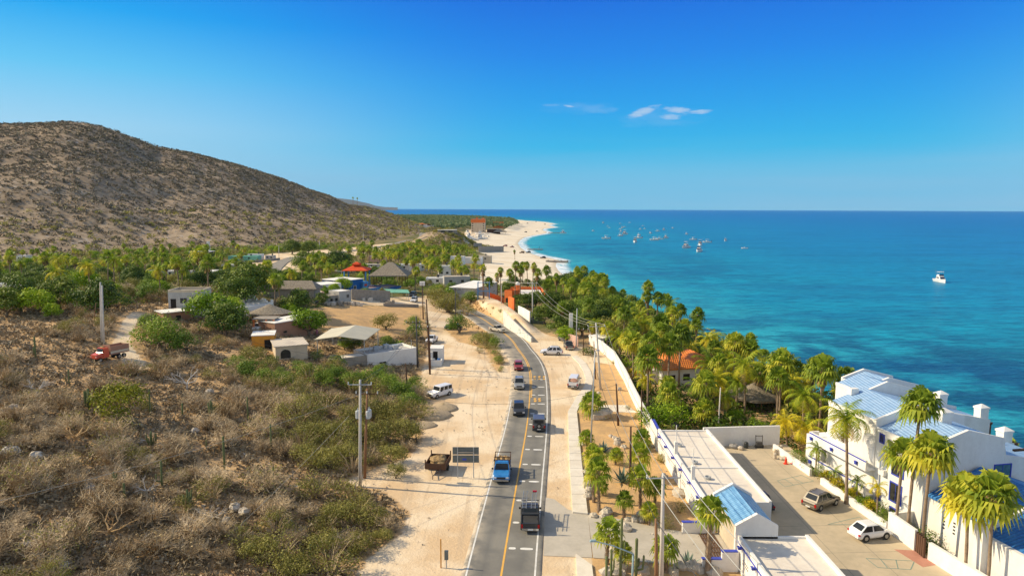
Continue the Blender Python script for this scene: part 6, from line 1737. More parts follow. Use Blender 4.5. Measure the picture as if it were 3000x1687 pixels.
for kind, i, px, r, lab in (
 ('mango', 0, (735, 885), 84, 'biggest dark green mango-like tree behind the white wavy house'), ('mango', 1, (700, 905), 62, 'dark green tree left of the wavy white house'), ('bright', 0, (622, 960), 74, 'bright green tree right of the grey upper house'),
 ('mango', 0, (660, 985), 70, 'dark leafy tree in front of the wavy white house'), ('bright', 1, (680, 945), 48, 'yellow green tree between dark trees by the white house'),
 ('mesq', 0, (470, 1020), 84, 'wide bright mesquite tree beside the dirt track'), ('mesq', 0, (545, 1030), 52, 'mesquite tree half grey, right part by the track'),
 ('mesq', 0, (440, 965), 42, 'thin leaved tree above the wide bright mesquite'), ('mango', 1, (846, 838), 30, 'round dark tree at the end of the long thatched roof'),
 ('mango', 0, (878, 925), 56, 'dark tree right of the thatched shelter'), ('bright', 0, (905, 985), 58, 'bright green tree directly behind the red-brown house'), ('mango', 1, (935, 960), 32, 'dark tree between red-brown house and dry field'),
 ('bright', 1, (950, 868), 20, 'olive yellow tree before the white sheds, left half'), ('bright', 1, (982, 868), 24, 'olive yellow tree before the small pale house, right half'),
 ('mango', 0, (1135, 1030), 34, 'dark green tree right behind the cream canopy'), ('bright', 1, (1172, 1035), 24, 'bright yellow green tree beside the workshop'), ('bright', 1, (1010, 1025), 26, 'green tree showing under the cream canopy'), ('mango', 1, (1040, 1028), 26, 'dark tree in the shade under the cream canopy'),
 ('mesq', 0, (1212, 958), 30, 'small round mesquite by the tall wooden pole'), ('mesq', 1, (1130, 965), 42, 'leafless grey brown tree in the dry field'),
 ('mesq', 1, (740, 1060), 42, 'grey green round bush-like tree before the ochre house'),
 ('mesq', 0, (1346, 975), 46, 'spreading mesquite shading the parked dark car'), ('mesq', 1, (1310, 915), 40, 'grey mesquite left of the black pole'), ('mesq', 1, (1280, 885), 36, 'grey olive mesquite at the top of the dirt road'),
 ('mesq', 1, (1322, 895), 34, 'grey mesquite behind the black pole'), ('mesq', 0, (1380, 885), 30, 'green mesquite at the embankment left of the gantry'), ('mesq', 0, (1270, 872), 30, 'mesquite right of the builders yard'),
 ('mesq', 1, (1420, 1012), 36, 'dry mesquite on the inside of the road bend'), ('mesq', 0, (1452, 1018), 28, 'green tipped mesquite on the inside of the road bend'),
 ('mesq', 1, (1462, 1062), 18, 'low dark bush tree on the verge below the bend'),
 ('mango', 0, (1595, 950), 42, 'dense dark tree at the lane, left end of the green belt'), ('mango', 1, (1640, 985), 40, 'dense dark green tree behind the palm with pale skirt'), ('bright', 0, (1660, 1005), 34, 'bright green rounded tree above the parked pickups'),
 ('mango', 0, (1665, 945), 46, 'dark green tree under the broad fan palm'), ('mesq', 0, (1718, 930), 56, 'large olive green tree near the water'), ('mango', 1, (1705, 985), 44, 'dark green tree beside the steel lamp pole'),
 ('mango', 0, (1745, 965), 46, 'dark tree below the large olive tree'), ('mesq', 1, (1800, 1000), 62, 'big yellowish brown tree by the white gable'), ('mesq', 0, (1840, 985), 44, 'olive tree at the shore with palm growing through it'),
 ('mesq', 1, (1775, 1010), 36, 'yellowish tree behind the concrete poles'), ('mango', 1, (1545, 905), 30, 'dark tree in front of the white roofs'), ('mango', 0, (1570, 900), 34, 'dark tree below the slim palm row'), ('mango', 1, (1610, 905), 34, 'dark tree below the bushy palm'),
 ('mango', 1, (1895, 1120), 26, 'dark shrub-like tree by the orange roofed house'), ('mango', 1, (2060, 1180), 36, 'dark tree in the shade of the palm garden'), ('bright', 0, (2150, 1240), 30, 'green tree in the palm garden near the car park wall'),
 ('mango', 1, (2170, 1180), 40, 'dark undergrowth tree in mid palm garden'), ('mango', 1, (2330, 1230), 34, 'dark tree beneath the palms left of the apartments'), ('mango', 1, (2010, 1230), 26, 'dark tree behind the black water tank'),
 ('bright', 1, (2120, 1150), 34, 'green tree between the coconut palms'), ('mango', 0, (2240, 1130), 40, 'dark tree by the water in the palm garden'), ('mango', 1, (2090, 1255), 26, 'dark green tree behind the far end of the garage roof'),
 ('mango', 0, (60, 915), 76, 'large dark tree at the left edge of the valley'), ('bright', 0, (110, 925), 56, 'yellow green tree before the large dark tree'), ('mango', 1, (175, 905), 62, 'dark tree right of the large dark tree'),
 ('mango', 0, (300, 920), 74, 'wide dark tree behind the twin concrete poles'), ('bright', 0, (225, 905), 38, 'yellowish tree left of the twin poles'), ('mesq', 0, (345, 905), 46, 'green mesquite right of the twin poles'), ('mango', 1, (20, 930), 58, 'dark blue green tree in the left corner'),
 ('bright', 1, (150, 935), 30, 'small yellow tree before the dark trees'), ('bright', 0, (250, 855), 44, 'green yellow round tree above the twin poles'), ('mesq', 0, (190, 850), 42, 'light green tree left of the green yellow one'),
 ('mango', 0, (893, 795), 42, 'left of three dark green trees by the far road curve'), ('mango', 0, (952, 798), 38, 'middle of three dark green trees by the far road curve'), ('mango', 1, (995, 798), 42, 'right of three dark green trees by the far road curve'), ('bright', 1, (1030, 800), 17, 'small bright tree right of the three dark trees'),
 ('mango', 0, (856, 745), 30, 'dark tree at the hill foot, right of the junction'), ('mango', 0, (905, 745), 28, 'dark tree at the hill foot next to the red flowers'), ('bright', 1, (815, 742), 14, 'little yellow flowering tree at the hill foot')):
 tree(kind, i, px, r, lab)
LMK = [(x_, y_, n_) for (px_, n_) in (((544, 900), 'the grey upper house'), ((740, 920), 'the wavy white house'), ((860, 960), 'the red-brown house'), ((780, 930), 'the round thatched roof'), ((1030, 1000), 'the cream canopy'), ((1150, 1070), 'the white workshop'),
 ((1280, 1040), 'the box-shaped stall'), ((1033, 845), 'the blue house'), ((1046, 815), 'the red gazebo'), ((1150, 835), 'the pointed thatched roof'), ((800, 765), 'the road junction kiosk'), ((712, 768), 'the green market stalls'), ((585, 756), 'the house with white water tanks'),
 ((640, 818), 'the white two level house'), ((520, 815), 'the white walled compound'), ((298, 990), 'the twin concrete poles'), ((64, 770), 'the small hut on the far left'), ((30, 870), 'the white sheds at the left edge'), ((1200, 800), 'the arched cabin'), ((1303, 826), 'the narrow white tower house'),
 ((1370, 778), 'the long white beach house'), ((1338, 790), 'the tower house near the sand'), ((1424, 866), 'the grey shop'), ((1325, 866), 'the bright flat roof'), ((830, 860), 'the long thatched roof'), ((1106, 775), 'the peaked cabin'), ((1210, 745), 'the middle of the valley road'), ((1290, 740), 'the small mound'),
 ((1450, 745), 'the dark beach wall'), ((357, 1222), 'the yellow green bush'), ((223, 1300), 'the golden leafless tree'), ((320, 1580), 'the upright golden tree'), ((548, 1140), 'the white leafless tree'), ((310, 1040), 'the red dump truck'), ((1055, 1425), 'the tall concrete pole'), ((700, 1500), 'the two white boulders'),
 ((60, 1340), 'the boulders at the left edge'), ((620, 1225), 'the candelabra cactus'), ((658, 1375), 'the tall column cactus'), ((80, 1605), 'the lower left corner'), ((430, 1450), 'the small white leafless tree'), ((860, 1250), 'the white stone by the cactus'), ((1080, 1560), 'the lower verge'), ((105, 1052), 'the two armed cactus'), ((475, 1430), 'the branched cactus'),
 ((1610, 1050), 'the crossing white car'), ((1760, 1141), 'the leaning concrete pole'), ((1770, 1222), 'the big boulder'), ((1822, 1412), 'the big agave'), ((1985, 1100), 'the orange roofed house'), ((2235, 1215), 'the thatched garden shelter'), ((1978, 1262), 'the black water tank'), ((2400, 1262), 'the skirted palm by the blue roofs'), ((2035, 1560), 'the stepped wall'), ((1905, 1545), 'the driveway edge'), ((2014, 1658), 'the largest agave')) for x_, y_, z__ in (G(*px_),)]
def where(x, y, what, size=None):
 "which one it is: the nearest landmark and the side it stands on as seen from the camera"
 b = min(LMK, key=lambda q: (q[0] - x) ** 2 + (q[1] - y) ** 2); dx = x / y - b[0] / b[1]; dx *= b[1]; dy = y - b[1]; r_ = math.hypot(dx, dy)
 w = ('right of' if dx > 0 else 'left of') if abs(dx) > abs(dy) * .6 else ('behind' if dy > 0 else 'in front of')
 d_ = 'just ' if r_ < 7 else ('' if r_ < 16 else 'well ')
 return ((size + ' ') if size else '') + what + ', ' + d_ + w + ' ' + b[2]
def sz(s, a, b): return 'small' if s < a else ('large' if s > b else 'medium')
for o in [o_ for o_ in bpy.data.objects if o_.get('label') == 'pale garden rock']: o['label'] = where(o.location.x, o.location.y, 'pale garden rock', sz(o.scale.x, .9, 1.3))
# generic fill: first the nearest as single trees, the rest as one mass
def cands(n, x0, x1, y0, y1, ok, sep, rs):
 out = []
 X_ = rs.uniform(x0, x1, n); Y_ = rs.uniform(y0, y1, n); okm = ok(X_, Y_)
 grid = {}
 for x, y, k in zip(X_, Y_, okm):
  if not k: continue
  if any((x - a) ** 2 + (y - b) ** 2 < c * c for a, b, c in EXCL): continue
  ci, cj = int(x // sep), int(y // sep); bad = False
  for i in (-1, 0, 1):
   for j in (-1, 0, 1):
    for (a, b) in grid.get((ci + i, cj + j), ()):
     if (a - x) ** 2 + (b - y) ** 2 < sep * sep: bad = True
  if bad: continue
  grid.setdefault((ci, cj), []).append((x, y)); out.append((x, y))
 out.sort(key=lambda p: p[1])
 return out
def insight(x, y, m=0.06):
 return (np.abs(x) < (0.78 + m) * np.maximum(y, 1)) & (y > 30)
free_sand = [PLAZA, DIRT2, BOATYARD, YARD, TRACK, VERGE, RIGHTV, FIELD]
def clear(x, y, pad=1.5):
 r = np.ones(np.shape(x), bool)
 for p in free_sand: r &= sdist(x, y, p) < -pad
 return r
FAR_PX = [[(790, 812), (795, 800), (806, 785), (826, 769), (850, 759), (880, 754), (925, 750), (985, 742), (1031, 735)], [(1031, 735), (1150, 716), (1240, 698)], [(1246, 686), (1232, 672), (1215, 658), (1195, 648)]]
FARR = [[G(*p)[:2] for p in L] for L in FAR_PX]
def not_far_road(x, y, d=11):
 r = np.ones(np.shape(x), bool)
 for L in FARR: r &= seg_dist(x, y, L) > d
 return r
rs = np.random.RandomState(3)
OPENB = gp([(1398, 733), (1460, 733), (1650, 760), (1720, 815), (1660, 850), (1520, 856), (1425, 862), (1395, 830), (1420, 770)], -3)
def ok_valley(x, y):
 sd = sdist(x, y, COAST)
 return (~inside(x, y, OPENB)) & insight(x, y) & clear(x, y) & not_far_road(x, y) & (sd > np.where(y > 340, 66, 8)) & (hill_h(x, y) < base_h(x, y) + 1.0) & (y > np.where(x < -12, 158, 215))
C1 = cands(14000, -480, 60, 158, 640, ok_valley, 6.2, rs)
PALMZ = gp([(1060, 725), (1300, 728), (1440, 745), (1420, 800), (1380, 850), (1290, 845), (1200, 830), (1130, 790), (1060, 780)], -4)
fanp = [make_fan(200 + i, h, .17, nf=20, L=1.0, size=1.25, skirt=s, tint=.48, lean=.6) for i, (h, s) in enumerate(((6.5, 1.2), (7.8, 1.6), (5.2, .8), (8.6, 2.2)))]
cop = [make_coco(210 + i, h, FL=3.0, nf=15, tint=.52) for i, h in enumerate((6.0, 7.5))]
ns = dict(palm=0, mango=0, bright=0, mesq=0)
farstuff = []
for (x, y) in C1:
 pz = bool(inside(np.array([x]), np.array([y]), PALMZ)[0]); q = rnd.random(); nz = float(fbm(x / 40.0, y / 40.0, 2))
 z = Hs(x, y)
 if (pz and q < .94) or (not pz and q < .20):
  if ns['palm'] < 290:
   ns['palm'] += 1
   s_ = rnd.uniform(.95, 1.25)
   if rnd.random() < .72: fanp[rnd.randrange(4)].put((x, y, z), rnd.uniform(0, 6.28), s_, where(x, y, 'brown skirted fan palm', sz(s_, 1.05, 1.15)), 'palm tree', 'fan palms of the village')
   else: cop[rnd.randrange(2)].put((x, y, z), rnd.uniform(0, 6.28), s_, where(x, y, 'feathery coconut palm', sz(s_, 1.05, 1.15)), 'palm tree', 'coconut palms of the village')
  else: farstuff.append((x, y, z, 3))
 else:
  kind = 'mango' if nz > .05 else ('mesq' if q < .78 else 'bright')
  lim = {'mango': 190, 'mesq': 200, 'bright': 120}[kind]
  sc_ = rnd.uniform(.6, 1.05)
  if ns[kind] < lim:
   ns[kind] += 1; i = rnd.randrange(2)
   tr[kind][i].put((x, y, z), rnd.uniform(0, 6.28), sc_, where(x, y, {'mango': 'dark leafy tree', 'mesq': 'olive thin leaved tree', 'bright': 'light green tree'}[kind], sz(sc_, .75, .9)), 'tree',
       {'mango': 'dark trees of the valley', 'mesq': 'olive trees of the valley', 'bright': 'light green trees of the valley'}[kind])
  else: farstuff.append((x, y, z, {'mango': 0, 'mesq': 1, 'bright': 2}[kind]))
# ---- masses built from arrays
def clump_arrays(rs, n, rad, flat, size):
 "n triangles scattered in an upper half ball"
 a = rs.uniform(0, 2 * np.pi, n); z = rs.uniform(-.1, 1, n); q = np.sqrt(np.clip(1 - z * z, 0, 1)) * rs.uniform(.5, 1, n)
 c = np.stack([q * np.cos(a) * rad, q * np.sin(a) * rad, z * flat * rad], -1)
 V = c[:, None, :] + rs.uniform(-1, 1, (n, 3, 3)) * size
 return V, z
def mass(name, label, cat, pts, scales, mats_i, matname, rs, tris=16, rad=1.0, flat=.75, size=.5, lift=.0, protos=6, tint0=None):
 pts = np.asarray(pts, float); N = len(pts)
 PR = [clump_arrays(rs, tris, rad, flat, size) for _ in range(protos)]
 idx = rs.randint(0, protos, N); V = np.empty((N, tris, 3, 3)); T = np.empty((N, tris))
 ang = rs.uniform(0, 2 * np.pi, N)
 for k in range(protos):
  m_ = idx == k; v, z = PR[k]; ca, sa = np.cos(ang[m_]), np.sin(ang[m_])
  vx = v[None, ..., 0] * ca[:, None, None] - v[None, ..., 1] * sa[:, None, None]; vy = v[None, ..., 0] * sa[:, None, None] + v[None, ..., 1] * ca[:, None, None]
  vv = np.stack([vx, vy, np.broadcast_to(v[None, ..., 2], vx.shape)], -1) * scales[m_][:, None, None, None]
  V[m_] = vv + pts[m_][:, None, None, :]
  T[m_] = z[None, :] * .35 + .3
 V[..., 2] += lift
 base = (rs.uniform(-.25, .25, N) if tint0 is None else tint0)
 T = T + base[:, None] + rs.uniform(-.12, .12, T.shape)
 F_ = np.arange(N * tris * 3).reshape(-1, 3)
 return raw_object(name, V.reshape(-1, 3), F_, matname, tint=T.ravel(), kind='stuff', label=label, cat=cat)
fs_ = np.array(farstuff) if farstuff else np.zeros((0, 4))
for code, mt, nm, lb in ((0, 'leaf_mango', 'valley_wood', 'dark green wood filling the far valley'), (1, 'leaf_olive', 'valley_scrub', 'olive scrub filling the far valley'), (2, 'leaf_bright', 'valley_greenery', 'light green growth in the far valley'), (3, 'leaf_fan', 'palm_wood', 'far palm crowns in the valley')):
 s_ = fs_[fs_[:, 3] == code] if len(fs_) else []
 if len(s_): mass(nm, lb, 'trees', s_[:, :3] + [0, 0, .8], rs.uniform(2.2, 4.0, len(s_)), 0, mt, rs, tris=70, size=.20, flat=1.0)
# undergrowth of the valley
def ok_under(x, y):
 sd = sdist(x, y, COAST)
 return (~inside(x, y, OPENB)) & insight(x, y) & clear(x, y, .5) & not_far_road(x, y, 6) & (sd > np.where(y > 340, 62, 5)) & (hill_h(x, y) < base_h(x, y) + 2.0) & (y > np.where(x < -14, 150, 210))
n = 9000; X_ = rs.uniform(-520, 70, n); Y_ = 150 + 520 * rs.uniform(0, 1, n) ** .8; k = ok_under(X_, Y_)
for ex in EXCL:
 if ex[2] > 3.4: k &= (X_ - ex[0]) ** 2 + (Y_ - ex[1]) ** 2 > (ex[2] * .8) ** 2
X_, Y_ = X_[k], Y_[k]
nz = fbm(X_ / 30, Y_ / 30, 2)
for sel, mt, nm, lb in ((nz > .02, 'leaf_green_mesquite', 'valley_bushes', 'green undergrowth across the valley floor'), (nz <= .02, 'leaf_olive', 'dry_bushes', 'olive undergrowth across the valley floor')):
 P_ = np.stack([X_[sel], Y_[sel], H(X_[sel], Y_[sel])], -1)
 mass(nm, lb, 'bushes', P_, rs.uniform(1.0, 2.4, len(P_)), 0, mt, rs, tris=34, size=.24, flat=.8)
# palm grove of the far point
GROVE = gp([(1160, 636), (1280, 636), (1400, 640), (1500, 648), (1520, 660), (1490, 672), (1420, 668), (1380, 672), (1300, 680), (1260, 668), (1210, 652)], -4)
n = 16000; gx0, gx1 = min(p[0] for p in GROVE), max(p[0] for p in GROVE); gy0, gy1 = min(p[1] for p in GROVE), max(p[1] for p in GROVE)
X_ = rs.uniform(gx0, gx1, n); Y_ = rs.uniform(gy0, gy1, n); k = inside(X_, Y_, GROVE) & not_far_road(X_, Y_, 14); X_, Y_ = X_[k], Y_[k]
foliage('grove_leaf', (0.05, 0.10, 0.045), (0.12, 0.19, 0.08), (0.25, 0.28, 0.12))
P_ = np.stack([X_, Y_, H(X_, Y_) + rs.uniform(4, 9, len(X_))], -1)
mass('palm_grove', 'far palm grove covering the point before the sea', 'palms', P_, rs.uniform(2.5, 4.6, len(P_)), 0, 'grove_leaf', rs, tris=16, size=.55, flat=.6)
# hillside brush
def hill_scatter(n, seed):
 r_ = np.random.RandomState(seed)
 a = r_.uniform(-R(40), AZE, n); rr_ = 520 + (1560 - 520) * r_.uniform(0, 1, n) ** .75
 X_ = rr_ * np.sin(a); Y_ = rr_ * np.cos(a); hh = hill_h(X_, Y_); zz_ = H(X_, Y_)
 k = (hh > zz_ - .5) & (hh > -4.2)
 D_ = np.interp(a, _az, _D); k &= rr_ < D_ + 12
 return X_[k], Y_[k], zz_[k]
X_, Y_, Z_ = hill_scatter(36000, 5)
dens = fbm(X_ / 60, Y_ / 60, 3); lowm = np.clip((70 - Z_) / 60, 0, 1)
k = np.random.RandomState(8).uniform(0, 1, len(X_)) < np.clip(.88 - .55 * lowm + dens * 1.2, .1, 1)
X_, Y_, Z_, lw = X_[k], Y_[k], Z_[k], lowm[k]
mass('hill_brush', 'brown brush dotted over the whole hillside', 'brush', np.stack([X_, Y_, Z_ - .1], -1), rs.uniform(1.3, 3.0, len(X_)), 0, 'hill_bush', rs, tris=16, size=.5, flat=.7)
X_, Y_, Z_ = hill_scatter(9000, 6)
k = Z_ < 22 + 18 * rs.uniform(-1, 1, len(X_)); X_, Y_, Z_ = X_[k], Y_[k], Z_[k]
k = rs.uniform(0, 1, len(X_)) < .5; X_, Y_, Z_ = X_[k], Y_[k], Z_[k]
mass('hill_foot_bushes', 'olive green bushes along the foot of the hill', 'bushes', np.stack([X_, Y_, Z_], -1), rs.uniform(1.8, 4.0, len(X_)), 0, 'leaf_olive', rs, tris=34, size=.3, flat=.8)
# boulders of the hillside
X_, Y_, Z_ = hill_scatter(9000, 9)
k = (Z_ < 75) & (fbm(X_ / 50 + 9, Y_ / 50, 3) > .02); X_, Y_, Z_ = X_[k], Y_[k], Z_[k]
simple('hill_stone', (0.46, 0.41, 0.35), (0.33, 0.29, 0.25), .5, .95)
mass('hill_rocks', 'pale broken rocks on the lower hillside', 'rocks', np.stack([X_, Y_, Z_], -1), rs.uniform(.5, 1.4, len(X_)), 0, 'hill_stone', rs, tris=10, size=.8, flat=.4)
n = 2600; X_ = rs.uniform(MOUND[0] - 60, MOUND[0] + 60, n); Y_ = rs.uniform(MOUND[1] - 90, MOUND[1] + 60, n); k = (np.hypot((X_ - MOUND[0]) / 50, (Y_ - MOUND[1]) / 75) < 1) & not_far_road(X_, Y_, 9)
X_, Y_ = X_[k], Y_[k]
mass('mound_brush', 'olive grey brush covering the small mound', 'brush', np.stack([X_, Y_, H(X_, Y_)], -1), rs.uniform(1.2, 2.6, len(X_)), 0, 'leaf_olive', rs, tris=24, size=.35, flat=.8)
# two far antenna like palms on the ridge
ant = [make_fan(300, 15, .4, nf=14, L=1.2, size=1.6, skirt=0)]
for sx, lab in ((1034.5, 'left of two tall palms on the low end of the ridge'), (1047, 'right of two tall palms on the low end of the ridge')):
 d = ray(sx, 601); a_ = math.atan2(d[0], d[1]); Dd = float(np.interp(a_, _az, _D)); x, y = Dd * math.sin(a_), Dd * math.cos(a_)
 ant[0].put((x, y, Hs(x, y)), 0, 1.0, lab, 'palm tree', 'two palms on the ridge')
# dense growth between the garden wall and the shore
def ok_garden(x, y):
 sd = sdist(x, y, COAST)
 gx_ = np.interp(y, [p[1] for p in GW[::-1]], [p[0] for p in GW[::-1]])
 a = (y > 91) & (y < 215) & (x > gx_ + 1.2) & (sd > 3) & ((x - 30) ** 2 + (y - 124) ** 2 > 80) & (x < 60)
 b = (y >= 165) & (y < 330) & (sd > 2) & (sd < 34) & (x > 16) & ~inside(x, y, RIGHTV) & (sdist(x, y, SHOREOPEN) < 0)
 return (a | b) & ~inside(x, y, OPENB)
gf = [make_fan(400 + i, h, .17, nf=26, L=1.15, size=1.45, skirt=s_, tint=t_, lean=.8) for i, (h, s_, t_) in enumerate(((6.5, 1.2, .5), (8.5, 1.8, .44), (5.0, .9, .6)))]
gc_ = [make_coco(410 + i, h, FL=3.6, nf=18, tint=t_) for i, (h, t_) in enumerate(((4.5, .6), (6.5, .5)))]
SHOREOPEN = [(-30, 215), (24, 215), (24, 330), (-30, 330)]
n = 3600; X_ = rs.uniform(10, 70, n); Y_ = rs.uniform(91, 330, n); k = ok_garden(X_, Y_); X_, Y_ = X_[k], Y_[k]; nz = fbm(X_ / 9, Y_ / 9, 2)
for sel, mt, nm, lb in ((nz > .0, 'leaf_mango', 'garden_thicket', 'dark green undergrowth of the seaside garden'), (nz <= .0, 'leaf_olive', 'garden_scrub', 'olive undergrowth of the seaside garden')):
 P_ = np.stack([X_[sel], Y_[sel], H(X_[sel], Y_[sel])], -1)
 mass(nm, lb, 'undergrowth', P_, rs.uniform(.9, 2.6, len(P_)), 0, mt, rs, tris=64, size=.17, flat=.9)
C3 = cands(900, 10, 62, 95, 320, ok_garden, 4.4, rs)
for i, (x, y) in enumerate(C3[:130]):
 if y < 180:
  P_ = gc_[i % 2] if i % 2 == 0 else gf[i % 3]
 else: P_ = tr['mango'][i % 2] if i % 5 < 2 else (tr['mesq'][i % 2] if i % 5 < 4 else gf[i % 3])
 kd = 'palm' if P_ in gc_ + gf else 'tree'
 P_.put((x, y, Hs(x, y)), rnd.uniform(0, 6), rnd.uniform(.7, 1.15), where(x, y, {'palm': ('short ', 'tall ', 'leaning ')[i % 3] + 'garden palm', 'tree': 'shore belt tree'}[kd]), kd + (' tree' if kd == 'palm' else ''), {'palm': 'filler palms of the seaside garden', 'tree': 'filler trees of the shore belt'}[kd])
simple('stucco_ochre_soil', (.52, .33, .16), (.40, .26, .14), 1.0, .95)
# ------------------------------------------------------------- scrubland left of the road
dry = [make_dry(i, 1.8, 1.45, 150, 130) for i in range(1, 4)] + [make_dry(5, 1.6, 1.2, 120, 320, 'leaf_dry'), make_dry(6, 2.0, 1.7, 150, 420, 'leaf_olive')]
OL = [gp([(690, 1045), (1000, 1050), (1250, 1100), (1260, 1200), (1245, 1300), (1150, 1400), (980, 1400), (830, 1370), (830, 1220), (960, 1180), (700, 1120)]),
  gp([(930, 1450), (1080, 1470), (1195, 1530), (1120, 1650), (1060, 1700), (640, 1700), (700, 1590), (900, 1530)])]
GRN = gp([(700, 1040), (1210, 1040), (1250, 1110), (1225, 1170), (1000, 1120), (850, 1150), (700, 1110)])
def ok_scrub(x, y):
 return (np.abs(x) < 0.83 * y) & (x < -8) & (sdist(x, y, VERGE) < -.7) & (sdist(x, y, TRACK) < -1.5) & (y > 38) & (sdist(x, y, FIELD) < -1) & (sdist(x, y, YARD) < -1)
bush('round', (357, 1222), 95, 'large rounded yellow green bush in the middle of the dry scrub', 0)
bare = [make_bare(3, 'bark_gold', 2.4, 2.6), make_bare(5, 'bark_white', 2.2, 2.2)]
for i, (px, k, s, lab) in enumerate((((223, 1300), 0, 1.15, 'golden barked leafless tree spreading low on the left'), ((320, 1580), 0, 1.0, 'upright golden barked leafless tree near the bottom'), ((548, 1140), 1, 1.25, 'white barked leafless tree in the upper scrub'), ((430, 1450), 1, .7, 'small white barked leafless shrub tree in mid scrub'), ((622, 1530), 1, .7, 'white leafless shrub tree near the pale boulders'), ((110, 1155), 1, .9, 'pale leafless tree at the left edge of the scrub'))):
 g = G(*px); bare[k].put(g, i, s, lab, 'tree', 'leafless trees in the scrub'); EXCL.append((g[0], g[1], 2.2))
EXCL.append((*G(357, 1222)[:2], 3.6))
for px in ((1055, 1430), (1070, 1400), (1283, 1380)): EXCL.append((*G(*px)[:2], 2.2))
GT = [(735, 1105, 46), (780, 1125, 40), (690, 1080, 34), (830, 1135, 40), (905, 1110, 40), (945, 1135, 44), (990, 1120, 40), (1035, 1140, 46), (1085, 1130, 44), (1130, 1150, 50), (1170, 1175, 50), (1205, 1200, 44), (1120, 1105, 34), (1220, 1140, 34), (870, 1090, 30)]
for i, (x_, y_, r_) in enumerate(GT): tree('mesq', 0, (x_, y_), r_ * 1.05, where(*G(x_, y_)[:2], 'green feathery mesquite', sz(r_, 38, 45)), 'mesquites before the workshop')
OT = [(1150, 1235, 52), (1090, 1225, 48), (1030, 1240, 46), (1190, 1290, 52), (1130, 1300, 56), (1065, 1300, 52), (1000, 1290, 52), (935, 1290, 46), (1150, 1360, 50), (960, 1370, 48), (1010, 1350, 46), (890, 1350, 44), (1160, 1400, 36), (1000, 1540, 60), (1090, 1540, 54), (950, 1620, 56), (1060, 1620, 52), (760, 1640, 60), (860, 1690, 60), (1120, 1590, 36)]
for i, (x_, y_, r_) in enumerate(OT): tree('mesq', 1, (x_, y_), r_ * 1.08, where(*G(x_, y_)[:2], 'olive brown mesquite', sz(r_, 47, 53)), 'big mesquites of the scrub edge')
C2 = cands(5200, -170, -8, 38, 185, ok_scrub, 1.95, rs)
cnt = dict(dry=0, olive=0, green=0)
rest = []
for (x, y) in C2:
 P1 = np.array([x]), np.array([y])
 io = any(inside(*P1, o_)[0] for o_ in OL); ig = inside(*P1, GRN)[0]; q = rnd.random(); z = Hs(x, y) - .05
 gap = float(fbm(x / 11.0 + 40, y / 11.0, 3))
 if not io and not ig and gap < -.055: continue
 if ig and q < .5 and cnt['green'] < 60:
  cnt['green'] += 1; bsh['green'][cnt['green'] % 2].put((x, y, z), rnd.uniform(0, 6), rnd.uniform(.6, 1.05), where(x, y, 'green feathery bush'), 'bush', 'green bushes of the scrub')
 elif (io and q < .75) or q < .15:
  if cnt['olive'] < 230:
   cnt['olive'] += 1; bsh['olive'][cnt['olive'] % 3].put((x, y, z), rnd.uniform(0, 6), rnd.uniform(.8, 1.35) if io else rnd.uniform(.5, .9), where(x, y, 'olive brown bush'), 'bush', 'olive bushes of the scrub')
 elif cnt['dry'] < 300:
  cnt['dry'] += 1; s_ = rnd.uniform(.85, 1.6); dry[rnd.randrange(5)].put((x, y, z), rnd.uniform(0, 6), s_, where(x, y, 'grey brown leafless bush', sz(s_, 1.05, 1.35)), 'bush', 'leafless bushes of the scrub')
 else: rest.append((x, y, z))
print('scrub', cnt, 'rest', len(rest), 'valley', ns, len(farstuff))
if rest:
 mass('dry_thicket', 'grey brown leafless thicket farther up the scrub', 'thicket', np.array(rest), rs.uniform(1.1, 1.9, len(rest)), 0, 'twig_grey', rs, tris=90, size=.2, flat=.8)
# twigs, dead grass and stones between the bushes
n = 17000; Y_ = 38 + 145 * rs.uniform(0, 1, n) ** 1.1; X_ = -8 - rs.uniform(0, 1, n) * (.83 * Y_ - 8); k = ok_scrub(X_, Y_); X_, Y_ = X_[k], Y_[k]
Z_ = H(X_, Y_); N = len(X_)
foliage('dead_grass', (0.19, 0.145, 0.085), (0.33, 0.26, 0.16), (0.50, 0.41, 0.27), 0.0)
mass('dry_undergrowth', 'dead grass and twigs between the bushes', 'undergrowth', np.stack([X_, Y_, Z_], -1), rs.uniform(.25, .75, N), 0, 'dead_grass', rs, tris=16, size=.45, flat=.7)
def ok_rocks(x, y): return ok_scrub(x, y)
n = 2800; Y_ = 40 + 120 * rs.uniform(0, 1, n); X_ = -8 - rs.uniform(0, 1, n) * (.83 * Y_ - 8); k = ok_scrub(X_, Y_) & (fbm(X_ / 14 + 3, Y_ / 14 + 8, 3) > -.02); X_, Y_ = X_[k], Y_[k]
mass('scrub_pebbles', 'small pale stones strewn over the scrub soil', 'stones', np.stack([X_, Y_, H(X_, Y_)], -1), rs.uniform(.10, .26, len(X_)), 0, 'stone', rs, tris=8, size=.9, flat=.5)
n = 5200; X_ = rs.uniform(-45, 26, n); Y_ = rs.uniform(42, 230, n); k = (inside(X_, Y_, VERGE) | inside(X_, Y_, RIGHTV) | inside(X_, Y_, PLANTS)) & (seg_dist(X_, Y_, MAIN) > 3.8) & (fbm(X_ / 7, Y_ / 7, 3) > .03) & (X_ < 19) & ~((X_ > 5.5) & (X_ < 8.8) & (Y_ < 130)); X_, Y_ = X_[k], Y_[k]
mass('verge_stones', 'stones and litter scattered over the sandy verges', 'stones', np.stack([X_, Y_, H(X_, Y_)], -1), rs.uniform(.05, .17, len(X_)), 0, 'stone', rs, tris=7, size=.9, flat=.5)
